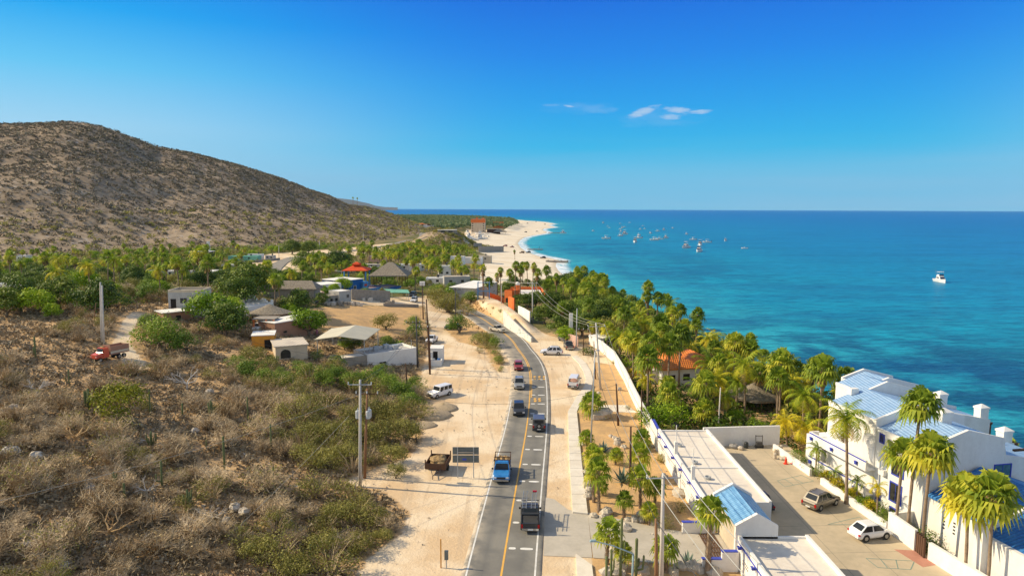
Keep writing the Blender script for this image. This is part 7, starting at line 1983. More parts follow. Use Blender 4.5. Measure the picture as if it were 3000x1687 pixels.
# lone boulders
for i, (px, s, lab) in enumerate((((30, 1335), 3.3, 'flat grey green boulder at the left edge'), ((105, 1345), 2.6, 'pale boulder beside the flat one at the left edge'), ((435, 1355), 2.6, 'rounded boulder in the middle of the scrub'), ((614, 1150), 1.8, 'white boulder above the candelabra cactus'),
 ((688, 1492), 2.0, 'white boulder in the scrub, left of two'), ((716, 1505), 2.1, 'white angular boulder, right of two'), ((893, 1505), 2.2, 'white boulder among the olive bushes'), ((858, 1145), 2.2, 'pale boulder below the green bushes'), ((776, 1142), 1.6, 'grey blue boulder left of the pale one'),
 ((570, 1268), 2.0, 'broad pale rock near the columnar cactus'), ((415, 1298), 1.4, 'pale rock under the large yellow green bush'), ((260, 1435), 2.0, 'grey boulder in the lower scrub'), ((80, 1605), 1.9, 'stone near the lower left corner'), ((185, 1665), 1.8, 'bluish stone near the bottom edge'), ((828, 1250), 1.4, 'white stone beside the cactus column'), ((40, 1200), 2.2, 'pale flat stone at the left edge, higher up'), ((660, 1530), 1.6, 'grey stone below the two white boulders'))):
 (rk[4] if i in (0, 8, 11, 13) else rk[i % 4]).put(G(*px), i * 1.3, s * .72, lab, 'rock', 'boulders of the scrub')
cac = [make_cactus(11, 3.6, 0), make_cactus(12, 3.0, 1), make_cactus(13, 2.2, 6), make_cactus(14, 1.7, 0)]
for i, (px, k, s, lab) in enumerate((((440, 1215), 0, 1.0, 'single column cactus right of the large yellow green bush'), ((203, 1130), 1, .8, 'column cactus at the upper left of the scrub'), ((105, 1052), 1, 1.2, 'two armed cactus beside the dirt track end'), ((620, 1225), 2, 1.15, 'candelabra cactus cluster under the white boulder'),
 ((727, 1232), 0, .95, 'column cactus at the upper middle of the scrub'), ((658, 1375), 0, 1.1, 'tall column cactus in the middle right scrub'), ((795, 1325), 0, 1.0, 'column cactus at the edge of the olive bushes'), ((475, 1430), 1, 1.0, 'branched column cactus in mid scrub'), ((365, 1462), 3, 1.0, 'short column cactus in the lower scrub'),
 ((265, 1590), 3, .9, 'short column cactus near the golden tree'), ((262, 1200), 2, 1.3, 'dense cactus cluster left of the yellow green bush'), ((445, 1310), 2, .9, 'small cactus cluster below the yellow green bush'), ((550, 1488), 2, .9, 'dark cactus cluster of four stems'), ((335, 1430), 2, .8, 'thin cactus cluster at lower left centre'),
 ((535, 1220), 3, 1.1, 'short cactus column in the upper scrub'), ((803, 1435), 0, .75, 'thin column cactus left of the grey concrete pole'), ((548, 1310), 3, .7, 'small column cactus between stones'), ((605, 1312), 3, .6, 'very small column cactus between stones, right'), ((910, 1635), 3, .8, 'short cactus at the bottom of the olive bushes'), ((1080, 1240), 3, .9, 'column cactus in the olive thicket'))):
 cac[k].put(G(*px), i, s, lab, 'cactus', 'cacti of the scrub')
for i, (x_, y_, r_) in enumerate(((1395, 1008, 26), (1425, 1020, 30), (1447, 1034, 26), (1440, 1002, 24), (1462, 1048, 20), (1405, 1034, 18), (1458, 1066, 20), (1465, 1088, 15), (1412, 1000, 22))):
 bush('olive' if i % 3 else 'green', (x_, y_), r_, where(*G(x_, y_)[:2], 'verge bush on the inside of the bend', sz(r_, 19, 25)), i, 'bushes inside the road bend')
for i, (x_, y_, r_) in enumerate(((1256, 872, 30), (1278, 884, 34), (1298, 898, 36), (1318, 914, 34), (1350, 906, 32), (1290, 864, 30), (1366, 925, 34), (1322, 878, 30), (1370, 895, 28), (1272, 898, 24))):
 bush('olive', (x_, y_), r_, where(*G(x_, y_)[:2], 'grey olive mesquite between road and lane', sz(r_, 29, 33)), i, 'mesquites between road and lane')
n = 900; P_ = np.array([(a_[0] + (b_[0] - a_[0]) * f_ + rs.normal(0, 1.5), a_[1] + (b_[1] - a_[1]) * f_ + rs.normal(0, 1.5)) for a_, b_ in zip(SIDE[:-1], SIDE[1:]) for f_ in rs.uniform(0, 1, 200)]); P_ = P_ - np.array([5.0, 0])
P_ = P_[(seg_dist(P_[:, 0], P_[:, 1], MAIN) > 4.2) & (P_[:, 1] > 150)]
mass('bank_stones', 'stones and clods on the slope between road and lane', 'stones', np.stack([P_[:, 0], P_[:, 1], H(P_[:, 0], P_[:, 1])], -1), rs.uniform(.2, .6, len(P_)), 0, 'stucco_ochre_soil', rs, tris=8, size=.8, flat=.5)
# low bushes on the roadside bank
for i, (px, r, lab) in enumerate((((1455, 1010), 14, 'low bush on the verge at the bend'), ((1448, 1040), 14, 'green bush on the verge at the bend'), ((1470, 1068), 14, 'dark green bush nearest the road edge'), ((1470, 1082), 10, 'tiny bush below the dark green one'),
 ((1394, 912), 6, 'small round bush at the top of the embankment'), ((1465, 915), 9, 'round green bush on the embankment by the lane'), ((1482, 925), 5, 'tiny round bush at the start of the mural wall'), ((1444, 905), 6, 'small round bush on the embankment'))):
 bush('green' if i % 2 else 'olive', px, r, lab, 0)
# ============================================================= VEHICLES
def paint(name, c, metal=0.0, rough=0.32):
 m, t, p, o = newmat(name); p.inputs['Base Color'].default_value = (*c, 1); p.inputs['Roughness'].default_value = rough
 p.inputs['Metallic'].default_value = metal; p.inputs['Coat Weight'].default_value = 0.4; p.inputs['Coat Roughness'].default_value = 0.12
 g = NG(t); f = g.noise(6.0, 3, g.pos()); g.put(p.inputs['Base Color'], g.mix(g.math('MULTIPLY', g.sstep(f, .5, .8), .25), c, tuple(v * .75 + .04 for v in c)))
paint('car_white', (.80, .80, .80)); paint('car_silver', (.42, .42, .40), .5); paint('car_beige', (.20, .18, .145), .5); paint('car_black', (.03, .032, .036)); paint('car_grey', (.13, .13, .13), .3)
paint('car_red', (.30, .03, .03)); paint('car_blue', (.03, .22, .55)); paint('truck_red', (.62, .08, .03), 0, .6); paint('car_dusty', (.52, .47, .38), 0, .6)
simple('tyre', (.03, .03, .03), None, 1, .9); simple('rim', (.45, .45, .45), None, 1, .35, metal=.7); simple('car_glass', (.025, .03, .035), None, 1, .15, spec=.35)
simple('lamp_red', (.45, .01, .01), None, 1, .3); simple('lamp_white', (.8, .8, .78), None, 1, .2); simple('plastic_dark', (.05, .05, .05), None, 1, .6); simple('chrome', (.6, .6, .6), None, 1, .2, metal=.9)
simple('plate', (.75, .75, .72), None, 1, .5); simple('straw', (.50, .34, .16), (.34, .22, .1), 4, .95, bump=.06)
def loft(mb, secs):
 "secs: list of (y, [(x, z) half outline from bottom to top]) mirrored"
 rings = []
 for y, half in secs:
  rings.append([(x, y, z) for x, z in half] + [(-x, y, z) for x, z in half[::-1]])
 n = len(rings[0]); vs = [p for r in rings for p in r]; fs = []
 for i in range(len(rings) - 1):
  for k in range(n):
   fs.append((i * n + k, i * n + (k + 1) % n, (i + 1) * n + (k + 1) % n, (i + 1) * n + k))
 fs.append(tuple(range(n - 1, -1, -1))); fs.append(tuple((len(rings) - 1) * n + k for k in range(n)))
 mb.raw(vs, fs)
def car(name, label, cat, px, head, col, L=4.6, W=1.85, Ht=1.65, kind='suv', zr=0.0, pt=None, rails=False, spare=False, group=None, detail=True, plate=False):
 """forward is local +Y; head = heading in degrees, 0 = away from the camera, 90 = to the left"""
 g = pt or (*at(*px, .12 + zr), .12 + zr)
 t = thing(name, label, cat, g, R(head), group)
 w = W / 2; r = .34 if kind != 'truck' else .5
 y0, y1 = -L / 2, L / 2
 belt, hood = {'suv': (1.02, .98), 'hatch': (.92, .90), 'sedan': (.88, .86), 'jeep': (1.12, 1.08), 'van': (1.1, 1.02), 'pickup': (1.08, 1.04)}[kind]
 def half(zb, zt, k=1.0): return [(w * .86 * k, zb), (w * k, zb + .18), (w * 1.0 * k, (zb + zt) / 2 + .05), (w * .97 * k, zt - .1), (w * .86 * k, zt)]
 # cabin stations: windscreen foot, roof front, roof rear, rear foot
 cf, rf, rb, cb = {'suv': (.22, .06, -.33, -.465), 'hatch': (.30, .09, -.27, -.46), 'sedan': (.22, .07, -.20, -.36), 'jeep': (.17, .13, -.46, -.475), 'van': (.36, .22, -.46, -.49), 'pickup': (.20, .10, -.09, -.12)}[kind]
 cf, rf, rb, cb = cf * L, rf * L, rb * L, cb * L
 b = MB()
 bed = kind == 'pickup'
 nose = .35 if kind in ('suv', 'hatch', 'sedan') else .12
 sec = [(y1, half(.38, hood - .32, .86)), (y1 - .12, half(.30, hood - .14, .94)), (y1 - nose - .25, half(.26, hood, 1)), (cf, half(.26, belt, 1))]
 if bed: sec += [(cb - .02, half(.26, belt, 1)), (cb - .03, half(.26, .72, 1)), (y0 + .06, half(.34, .72, .98)), (y0, half(.40, .68, .95))]
 else: sec += [(cb, half(.26, belt, 1)), (y0 + .12, half(.30, belt - .03, .97)), (y0, half(.40, belt - .16, .9))]
 loft(b, sec[::-1])
 # cabin shell
 wb, wt = w * .93, w * (.78 if kind != 'jeep' else .88)
 zb_, zt = belt - .02, Ht
 b.hexa([(-wb, cb, zb_), (wb, cb, zb_), (wb, cf, zb_), (-wb, cf, zb_), (-wt, rb, zt - .05), (wt, rb, zt - .05), (wt, rf, zt - .05), (-wt, rf, zt - .05)])
 b.hexa([(-wt, rb, zt - .05), (wt, rb, zt - .05), (wt, rf, zt - .05), (-wt, rf, zt - .05), (-wt * .88, rb + .1, zt), (wt * .88, rb + .1, zt), (wt * .88, rf - .12, zt), (-wt * .88, rf - .12, zt)])
 if bed:
  for s in (-1, 1): b.box(min(s * w * .97, s * w * .86), max(s * w * .97, s * w * .86), y0 + .06, cb - .03, .70, belt)
  b.box(-w * .86, w * .86, y0 + .03, y0 + .12, .70, belt - .02)
 b.build('body', col, t)
 def lerp(a, c, f): return tuple(a[i] + (c[i] - a[i]) * f for i in range(3))
 A = [(-wb, cb, zb_), (wb, cb, zb_), (wb, cf, zb_), (-wb, cf, zb_)]; T_ = [(-wt, rb, zt - .05), (wt, rb, zt - .05), (wt, rf, zt - .05), (-wt, rf, zt - .05)]
 def pane(nm, a0, a1, t0, t1, n_, u0=.06, u1=.94, v0=.08, v1=.94):
  q = []
  for u, v in ((u0, v0), (u1, v0), (u1, v1), (u0, v1)):
   lo, up = lerp(a0, a1, u), lerp(t0, t1, u); p_ = lerp(lo, up, v); q.append(tuple(p_[i] + n_[i] * .022 for i in range(3)))
  m = MB(); m.raw(q + [tuple(p_[i] - n_[i] * .03 for i in range(3)) for p_ in q], [(0, 1, 2, 3), (7, 6, 5, 4), (0, 4, 5, 1), (1, 5, 6, 2), (2, 6, 7, 3), (3, 7, 4, 0)]); m.build(nm, 'car_glass', t)
 pane('windscreen', A[2], A[3], T_[2], T_[3], (0, .7, .7))
 pane('rear_window', A[0], A[1], T_[0], T_[1], (0, -.8, .4), .1, .9, .25, .9)
 ns_ = {'pickup': 1, 'hatch': 2, 'sedan': 2}.get(kind, 3)
 for i in range(ns_):
  a_, c_ = i / ns_ + .035, (i + 1) / ns_ - .03
  pane('side_window', A[1], A[2], T_[1], T_[2], (.9, 0, .3), a_, c_); pane('side_window', A[3], A[0], T_[3], T_[0], (-.9, 0, .3), 1 - c_, 1 - a_)
 wy = (.31 * L, -.30 * L)
 for s in (-1, 1):
  for yy in wy:
   m = MB(); m.tube([(s * (w - .3), yy, r + .02), (s * (w + .006), yy, r + .02)], r * 1.17, 14); m.build('wheel_arch', 'plastic_dark', t)
   m = MB(); m.tube([(s * (w - .20), yy, r), (s * (w + .015), yy, r)], r, 14); o = m.build('wheel', 'tyre', t)
   m = MB(); m.tube([(s * (w - .05), yy, r), (s * (w + .03), yy, r)], r * .6, 10); m.build('rim', 'rim', o)
  m = MB(); m.box(s * w * .72 - .16, s * w * .72 + .16, y1 - .16, y1 + .015, hood - .36, hood - .22); m.build('headlight', 'lamp_white', t)
  m = MB(); x_ = s * w * .86; hh = .42 if kind in ('suv', 'van', 'jeep', 'pickup') else .25; zt_ = belt - .06
  m.box(x_ - .11, x_ + .09, y0 - .02, y0 + .1, zt_ - hh, zt_ - .08); m.build('taillight', 'lamp_red', t)
  m = MB(); m.box(min(s * w, s * (w + .2)), max(s * w, s * (w + .2)), cf - .35, cf - .22, belt - .02, belt + .16); m.build('mirror', 'plastic_dark' if kind != 'hatch' else col, t)
 bm = 'chrome' if kind == 'pickup' else ('plastic_dark' if kind in ('jeep', 'van') else col)
 m = MB(); m.box(-w * .88, w * .88, y1 - .02, y1 + .12, .38, .58); m.build('front_bumper', bm, t)
 m = MB(); m.box(-w * .88, w * .88, y0 - .12, y0 + .02, .38, .60); m.build('rear_bumper', bm, t)
 m = MB(); m.box(-w * .5, w * .5, y1 - .03, y1 + .02, hood - .42, hood - .2); m.build('grille', 'plastic_dark', t)
 m = MB(); m.box(-.26, .26, y0 - .15, y0 - .12, .62 - .2, .62 - .06); m.build('number_plate', 'plate', t)
 if rails:
  for s in (-1, 1): m = MB(); m.tube([(s * wt * .85, rb + .15, zt), (s * wt * .85, rb + .3, zt + .09), (s * wt * .85, rf - .4, zt + .09), (s * wt * .85, rf - .2, zt)], .03, 5); m.build('roof_rail', 'plastic_dark', t)
 if spare:
  m = MB(); m.tube([(0, y0 - .30, 1.0), (0, y0 - .08, 1.0)], .37, 14); o = m.build('spare_wheel', 'tyre', t); m = MB(); m.tube([(0, y0 - .34, 1.0), (0, y0 - .28, 1.0)], .2, 10); m.build('rim', 'rim', o)
 return t, w, L, Ht, belt
T1, *_ = car('pickup_truck', 'bright blue pickup coming down the road with bags on its wooden rack', 'pickup', (1471, 1392), 178, 'car_blue', 5.3, 2.0, 1.80, 'pickup')
m = MB();
for s in (-1, 1):
 for y in (-2.4, -1.5, -.65): m.box(s * .93 - .04, s * .93 + .04, y, y + .08, 1.06, 1.95)
 m.box(s * .93 - .04, s * .93 + .04, -2.5, .4, 1.95, 2.03)
for y in (-2.4, -.65, .3): m.box(-1.0, 1.0, y, y + .09, 2.03, 2.1)
m.build('cargo_rack', 'wood_dark', T1)
m = MB()
for i in range(5): m.rock(-.6 + .3 * i, -1.2 - .3 * (i % 2), 1.55, .35, .5, .38, i)
o = m.build('cargo_bags', 'straw'); o.location = T1.location; o.rotation_euler = T1.rotation_euler; tag(o, 'brown bags heaped on the bed of the blue pickup', 'cargo')
T2, *_ = car('pickup_truck', 'black pickup driving away with two ladders on its roof rack', 'pickup', (1553, 1528), -1, 'car_black', 5.2, 1.92, 1.75, 'pickup')
m = MB()
for y in (-2.3, -.5):
 for s in (-1, 1): m.box(s * .86 - .04, s * .86 + .04, y, y + .08, 1.06, 1.95)
 m.box(-.95, .95, y, y + .08, 1.95, 2.02)
m.box(-.9, .9, .7, .78, 1.95, 2.02); m.build('ladder_rack', 'steel_dark', T2)
m = MB(); m.box(-.8, .8, -2.45, -.7, .73, 1.0); o = m.build('bed_load', 'plastic_dark', T2)
for nm, x0, x1, mt, lb_ in (('ladder', -.62, -.48, 'rim', 'silver ladder on the left of the black pickup rack'), ('ladder', .28, .5, 'rim', 'silver ladder with red foot on the right of the black pickup rack')):
 m = MB(); ya, yb = -1.35, 2.55
 for s in (-.2, .2): m.tube([(x0 + s, ya, 2.08), (x1 + s, yb, 2.22)], .035, 4)
 for k in range(12):
  f = (k + .5) / 12; xx = x0 + (x1 - x0) * f; yy = ya + (yb - ya) * f; zz_ = 2.08 + .14 * f; m.tube([(xx - .2, yy, zz_), (xx + .2, yy, zz_)], .025, 4)
 L_ = thing(nm, lb_, 'ladder', tuple(T2.location), T2.rotation_euler[2]); m.build('frame', mt, L_)
 if x0 > 0:
  m = MB(); m.box(x1 - .22, x1 + .22, yb - .25, yb, 2.18, 2.3); m.build('foot', 'lamp_red', L_)
car('jeep', 'dark grey boxy jeep driving away with spare wheel on its back', 'jeep', (1578, 1252), -1, 'car_grey', 4.3, 1.85, 1.88, 'jeep', spare=True)
car('car', 'black car oncoming in the left lane behind the silver one', 'car', (1520, 1208), 181, 'car_black', 4.7, 1.85, 1.62, 'suv')
car('car', 'silver four wheel drive car oncoming between red and black cars', 'car', (1521, 1133), 180, 'car_silver', 4.6, 1.85, 1.72, 'suv', rails=True)
car('car', 'dark red car leading the oncoming queue below the bend', 'car', (1519, 1080), 182, 'car_red', 4.3, 1.78, 1.5, 'suv')
car('pickup_truck', 'dusty white pickup in the road bend below the mural wall', 'pickup', (1457, 971), 222, 'car_dusty', 5.0, 1.85, 1.72, 'pickup')
car('car', 'white car crossing the sandy shoulder sideways by the bend', 'car', (1616, 1037), 88, 'car_white', 4.8, 1.9, 1.72, 'suv', rails=True)
car('van', 'white van with rusty roof standing on the sandy shoulder', 'van', (1682, 1130), -12, 'car_white', 4.7, 1.9, 2.0, 'van')
m = MB(); m.rock(0, 0, 0, .7, 1.4, .14, 4); o = m.build('roof_load', 'stucco_brown'); o.location = (*at(1682, 1115, 2.15), 2.2); tag(o, 'brown load lying on the roof of the white van', 'load')
car('jeep', 'white long boxy jeep parked beside the gravel heaps', 'jeep', None, 140, 'car_white', 4.7, 1.88, 1.87, 'jeep', pt=(G(1288, 1160)[0], G(1288, 1160)[1], Hs(*G(1288, 1160)[:2]) + .02), spare=True)
g = G(1328, 965); car('car', 'dark car parked in the shade of the spreading mesquite', 'car', None, 100, 'car_black', 4.6, 1.82, 1.5, 'suv', pt=(g[0], g[1], g[2] + .02))
car('pickup_truck', 'dark pickup loaded with tools parked nose to the trees', 'pickup', (1655, 1000), 20, 'car_grey', 5.0, 1.85, 1.7, 'pickup', zr=-.1)
car('pickup_truck', 'grey pickup parked by the pink wall', 'pickup', (1666, 1020), 4, 'car_grey', 5.0, 1.85, 1.7, 'pickup', zr=-.1)
car('car', 'silver beige car with roof rails parked in the car park', 'car', (2405, 1480), -58, 'car_beige', 4.45, 1.78, 1.72, 'suv', zr=-.04, rails=True)
car('car', 'white small hatchback parked beside the tall white wall', 'car', (2548, 1572), -76, 'car_white', 3.8, 1.68, 1.55, 'hatch', zr=-.04)
car('car', 'dark blue car hidden in the shade close behind the garage', 'car', None, 2, 'car_black', 4.4, 1.75, 1.5, 'sedan', pt=(27.0, 71.2, .07))
g = G(1210, 868); car('car', 'black car beside the green canopy at the end of the yard', 'car', None, 175, 'car_black', 4.6, 1.85, 1.7, 'suv', pt=g)
g = G(1213, 884); car('car', 'white car in front of the black one by the block yard', 'car', None, 178, 'car_white', 4.6, 1.85, 1.7, 'suv', pt=g)
g = G(1265, 1002); car('pickup_truck', 'white pickup behind the box-shaped stall', 'pickup', None, 170, 'car_white', 5.0, 1.85, 1.75, 'pickup', pt=g)
g = G(754, 968); car('car', 'white car under the dark carport', 'car', None, 180, 'car_white', 4.3, 1.75, 1.5, 'sedan', pt=(g[0], g[1] + 1, g[2]))
g = G(972, 1062); car('car', 'black car parked under the edge of the cream canopy', 'car', None, 60, 'car_black', 4.4, 1.8, 1.5, 'suv', pt=g)
for px, hd, c, lb_, kd in (((1591, 757), 95, 'car_black', 'black car parked on the sand by the concrete pier', 'suv'), ((1548, 741), 90, 'car_black', 'small dark car on the beach near the waterline', 'suv'), ((1529, 742), 90, 'wood_brown', 'brown buggy with shade on the beach, left of the small dark car', 'jeep'),
      ((1500, 725), 88, 'car_red', 'dark red car on the sand in mid beach', 'sedan'), ((1480, 722), 90, 'car_red', 'small red brown buggy left on the beach', 'jeep'), ((1540, 681), 90, 'car_black', 'dark car on the far beach', 'suv'),
      ((1573, 679), 90, 'car_silver', 'pale trailer boat rig on the far sand', 'pickup'), ((1545, 655), 90, 'car_black', 'dark vehicle on the far sand point, left', 'suv'), ((1570, 650), 90, 'car_black', 'dark vehicle at the very tip of the beach', 'suv'), ((1596, 658), 80, 'wood_brown', 'brown buggy on the far sand point, right', 'jeep'),
      ((1016, 731), 100, 'car_red', 'red car on the far road at the hill foot', 'sedan'), ((1066, 724), 100, 'car_silver', 'pale car on the far road, right of the red one', 'sedan'), ((838, 820), 60, 'car_white', 'white van parked left of the dark trees by the lane', 'van')):
 g = G(*px); car('car' if kd != 'van' else 'van', lb_, 'car', None, hd, c, 4.8, 1.9, 1.8, kd, pt=(g[0], g[1], g[2] + .03))
# dump truck
g = G(322, 1052); dt = thing('dump_truck', 'red dump truck with wooden brown bed half hidden by dry bushes', 'truck', (g[0], g[1], g[2]), R(158), scale=.72)
m = MB(); loft(m, [(3.9, [(1.0, .9), (1.05, 1.3), (.85, 1.75)]), (2.5, [(1.05, .8), (1.1, 1.4), (.95, 2.0)]), (2.4, [(1.15, .8), (1.15, 1.6), (1.1, 2.1)])][::-1]); m.build('hood', 'truck_red', dt)
m = MB(); m.hexa([(-1.15, .9, .8), (1.15, .9, .8), (1.15, 2.4, .8), (-1.15, 2.4, .8), (-1.05, 1.0, 3.0), (1.05, 1.0, 3.0), (1.05, 2.1, 3.0), (-1.05, 2.1, 3.0)]); m.build('cab', 'truck_red', dt)
m = MB(); m.hexa([(-.95, 2.36, 2.15), (.95, 2.36, 2.15), (.95, 2.38, 2.1), (-.95, 2.38, 2.1), (-.9, 2.13, 2.85), (.9, 2.13, 2.85), (.9, 2.2, 2.85), (-.9, 2.2, 2.85)]); m.build('windscreen', 'car_glass', dt)
m = MB(); m.box(-1.3, 1.3, -4.0, .7, 1.2, 1.4); m.box(-1.3, -1.2, -4.0, .7, 1.4, 3.1); m.box(1.2, 1.3, -4.0, .7, 1.4, 3.1); m.box(-1.2, 1.2, .55, .7, 1.4, 3.4); m.box(-1.2, 1.2, -4.0, -3.9, 1.4, 3.0); m.build('dump_bed', 'stucco_brown', dt)
m = MB(); m.box(-1.33, -1.3, -4.0, .7, 1.5, 2.0); m.box(1.3, 1.33, -4.0, .7, 1.5, 2.0); m.build('bed_panel', 'stucco_beige', dt)
m = MB(); m.rock(0, 1.6, 3.1, .5, .4, .2, 3); m.build('roof_load', 'straw', dt)
for s in (-1, 1):
 for yy in (3.1, -1.6, -2.8):
  m = MB(); m.tube([(s * .8, yy, .5), (s * 1.15, yy, .5)], .52, 14); o = m.build('wheel', 'tyre', dt); m = MB(); m.tube([(s * 1.1, yy, .5), (s * 1.17, yy, .5)], .28, 10); m.build('rim', 'rim', o)
 m = MB(); m.box(s * .8 - .12, s * .8 + .12, 3.85, 3.93, 1.2, 1.4); m.build('headlight', 'lamp_white', dt)
# trailer with straw
g = G(1283, 1378); tl = thing('farm_trailer', 'wooden sided trailer heaped with dry brush on the verge', 'trailer', (g[0], g[1], g[2]), R(-6))
m = MB(); m.box(-1.25, 1.25, -1.5, 1.9, .7, .82); m.box(-1.25, 1.25, -1.5, -1.42, .82, 1.45); m.box(-1.25, 1.25, 1.82, 1.9, .82, 1.45); m.box(-1.25, -1.17, -1.42, 1.82, .82, 1.45); m.box(1.17, 1.25, -1.42, 1.82, .82, 1.45)
for x in (-1.22, 1.22):
 for y in (-1.46, 1.86): m.box(x - .06, x + .06, y - .06, y + .06, .8, 1.9)
m.build('bed', 'wood_dark', tl)
m = MB(); m.tube([(-.5, -1.5, .6), (0, -2.9, .5), (.5, -1.5, .6)], .06, 5); m.tube([(0, -2.9, .5), (0, -2.9, .05)], .05, 5); m.build('drawbar', 'steel_dark', tl)
for s in (-1, 1):
 m = MB(); m.tube([(s * 1.05, .3, .38), (s * 1.3, .3, .38)], .38, 12); m.build('wheel', 'tyre', tl)
m = MB(); m.rock(0, .2, 1.3, 1.1, 1.5, .55, 5, 9, 6)
rr_ = random.Random(2)
for i in range(160):
 a = rr_.uniform(0, 6.28); q = rr_.random() ** .5; p0 = np.array((1.0 * q * math.cos(a), .2 + 1.4 * q * math.sin(a), 1.45 + .35 * (1 - q))); d_ = np.array((rr_.uniform(-1, 1), rr_.uniform(-1, 1), rr_.uniform(.1, .8))) * .4
 m.face([p0, p0 + (.03, .03, 0), p0 + d_], rr_.random())
o = m.build('brush_load', 'straw'); o.location = tl.location; o.rotation_euler = tl.rotation_euler; tag(o, 'heap of dry brush in the wooden trailer', 'brush heap')
# traffic cones, tank, yard things
for i, (px, lb_) in enumerate((((2302, 1358), 'red traffic cone, left of the two at the low white wall'), ((2322, 1357), 'red traffic cone, right of the two at the low white wall'))):
 t = thing('traffic_cone', lb_, 'cone', (*at(*px, .06), .06), group='two cones in the car park')
 m = MB(); m.lathe([(.20, .03), (.16, .25), (.09, .7), (.04, .95)], 12); m.build('cone', 'cone_red', t); m = MB(); m.box(-.26, .26, -.26, .26, 0, .04); m.build('foot', 'cone_red', t)
t = thing('water_tank', 'black ribbed water tank behind the long garage', 'water tank', (*at(1978, 1262, .5), 0.2))
m = MB(); m.lathe([(.62, 0), (.64, .3), (.60, .34), (.64, .38), (.64, .68), (.60, .72), (.64, .76), (.64, 1.05), (.5, 1.3), (.22, 1.42)], 18); m.build('tank', 'plastic_black', t, smooth=True); m = MB(); m.lathe([(.24, 1.42), (.24, 1.55), (.05, 1.58)], 12); m.build('lid', 'plastic_black', t)
t = thing('hand_cart', 'old metal hand cart frame leaning at the far car park wall', 'cart', (33.4, 89.0, .06))
m = MB()
for s in (-.45, .45): m.tube([(s, 0, 0), (s, .2, 1.7)], .05, 5)
m.tube([(-.45, .18, 1.6), (.45, .18, 1.6)], .05, 5); m.box(-.4, .4, -.2, .3, .25, .8); m.build('frame', 'steel_dark', t)
m = MB(); m.tube([(-.55, 0, .22), (.55, 0, .22)], .22, 10); m.build('wheels', 'tyre', t)
m = MB(); m.lathe([(.28, 0), (.33, .3), (.3, .7), (.2, .85)], 12); o = m.build('dark_sack', 'plastic_black'); o.location = (31.6, 88.9, .06); tag(o, 'dark upright sack next to the hand cart', 'sack')
m = MB(); m.rock(0, 0, .25, .8, .45, .4, 3); o = m.build('rubble', 'stone_grey'); o.location = (29.9, 88.8, .05); tag(o, 'grey rubble heap left of the dark sack', 'rubble')
m = MB(); m.rock(0, 0, .2, .45, .4, .3, 6); o = m.build('pale_stone', 'stone'); o.location = (30.7, 88.3, .05); tag(o, 'pale stone lying before the dark sack', 'stone')
for i in range(7):
 m = MB(); m.lathe([(.16, 0), (.22, .15), (.22, .6), (.15, .72)], 10); o = m.build('clay_pot', 'stucco_beige' if i % 2 else 'stone'); x_, y_ = at(2270 + (i % 3) * 9, 1318 + (i // 3) * 12, .1); o.location = (x_, y_, .06)
 tag(o, 'pale clay jar stacked at the far corner of the low wall', 'jar', 'jars stacked in the car park corner')
m = MB(); m.rock(0, 0, .15, .9, .5, .25, 8); o = m.build('sand_heap', 'stone'); o.location = (*at(2298, 1345, .06), .05); tag(o, 'low sandy heap behind the traffic cones', 'heap')
# tiny people and a motorbike
foliage('cloth_dark', (.03, .03, .06), (.05, .05, .1), (.08, .08, .16), 0.0); simple('skin', (.40, .24, .16), None, 1, .7); simple('cloth_pink', (.55, .2, .28), None, 1, .9); simple('cloth_white', (.7, .7, .7), None, 1, .9)
def person(px, label, shirt, pt=None, rz=0, seated=False):
 g = pt or G(*px)
 me = bpy.data.meshes.new('person'); bmv = []; be = []; rad = []
 hip_z = .92 if not seated else .82
 J = [((0, 0, hip_z), .14), ((0, 0, 1.18 if not seated else 1.1), .15), ((0, .02, 1.42 if not seated else 1.34), .15), ((0, .02, 1.53 if not seated else 1.45), .06), ((0, .03, 1.68 if not seated else 1.6), .105)]
 for p, r_ in J: bmv.append(p); rad.append(r_)
 be = [(0, 1), (1, 2), (2, 3), (3, 4)]
 def add(par, pts):
  last = par
  for p, r_ in pts: bmv.append(p); rad.append(r_); be.append((last, len(bmv) - 1)); last = len(bmv) - 1
 for s in (-1, 1):
  if seated: add(0, [((s * .12, .1, .80), .09), ((s * .2, .42, .68), .07), ((s * .2, .3, .28), .05), ((s * .2, .42, .22), .045)]); add(2, [((s * .2, .05, 1.3), .06), ((s * .26, .25, 1.1), .045), ((s * .3, .5, 1.05), .035)])
  else: add(0, [((s * .1, 0, .85), .09), ((s * .12, .03, .48), .065), ((s * .13, 0, .08), .045), ((s * .13, .14, .04), .04)]); add(2, [((s * .2, 0, 1.4), .06), ((s * .27, 0, 1.12), .045), ((s * .26, .08, .86), .035)])
 me.from_pydata(bmv, be, []); o = bpy.data.objects.new('person', me); COL.objects.link(o); KIDS[o.name] = []
 me.materials.append(MATS[shirt])
 md = o.modifiers.new('Skin', 'SKIN'); sv = me.skin_vertices[0].data
 for i, r_ in enumerate(rad): sv[i].radius = (r_, r_)
 sv[0].use_root = True
 o.modifiers.new('Sub', 'SUBSURF').levels = 1
 o.location = g; o.rotation_euler = (0, 0, rz)
 hz = 1.72 if not seated else 1.64
 h = MB(); h.lathe([(.10, hz - .02), (.115, hz + .03), (.09, hz + .09), (.03, hz + .12)], 8, 0, .02); ho = h.build('hair', 'plastic_dark', o)
 tag(o, label, 'person'); return o
g = G(782, 778); mb_ = thing('motorcycle', 'dark motorcycle riding across the pale lot before the road junction', 'motorcycle', g, R(20))
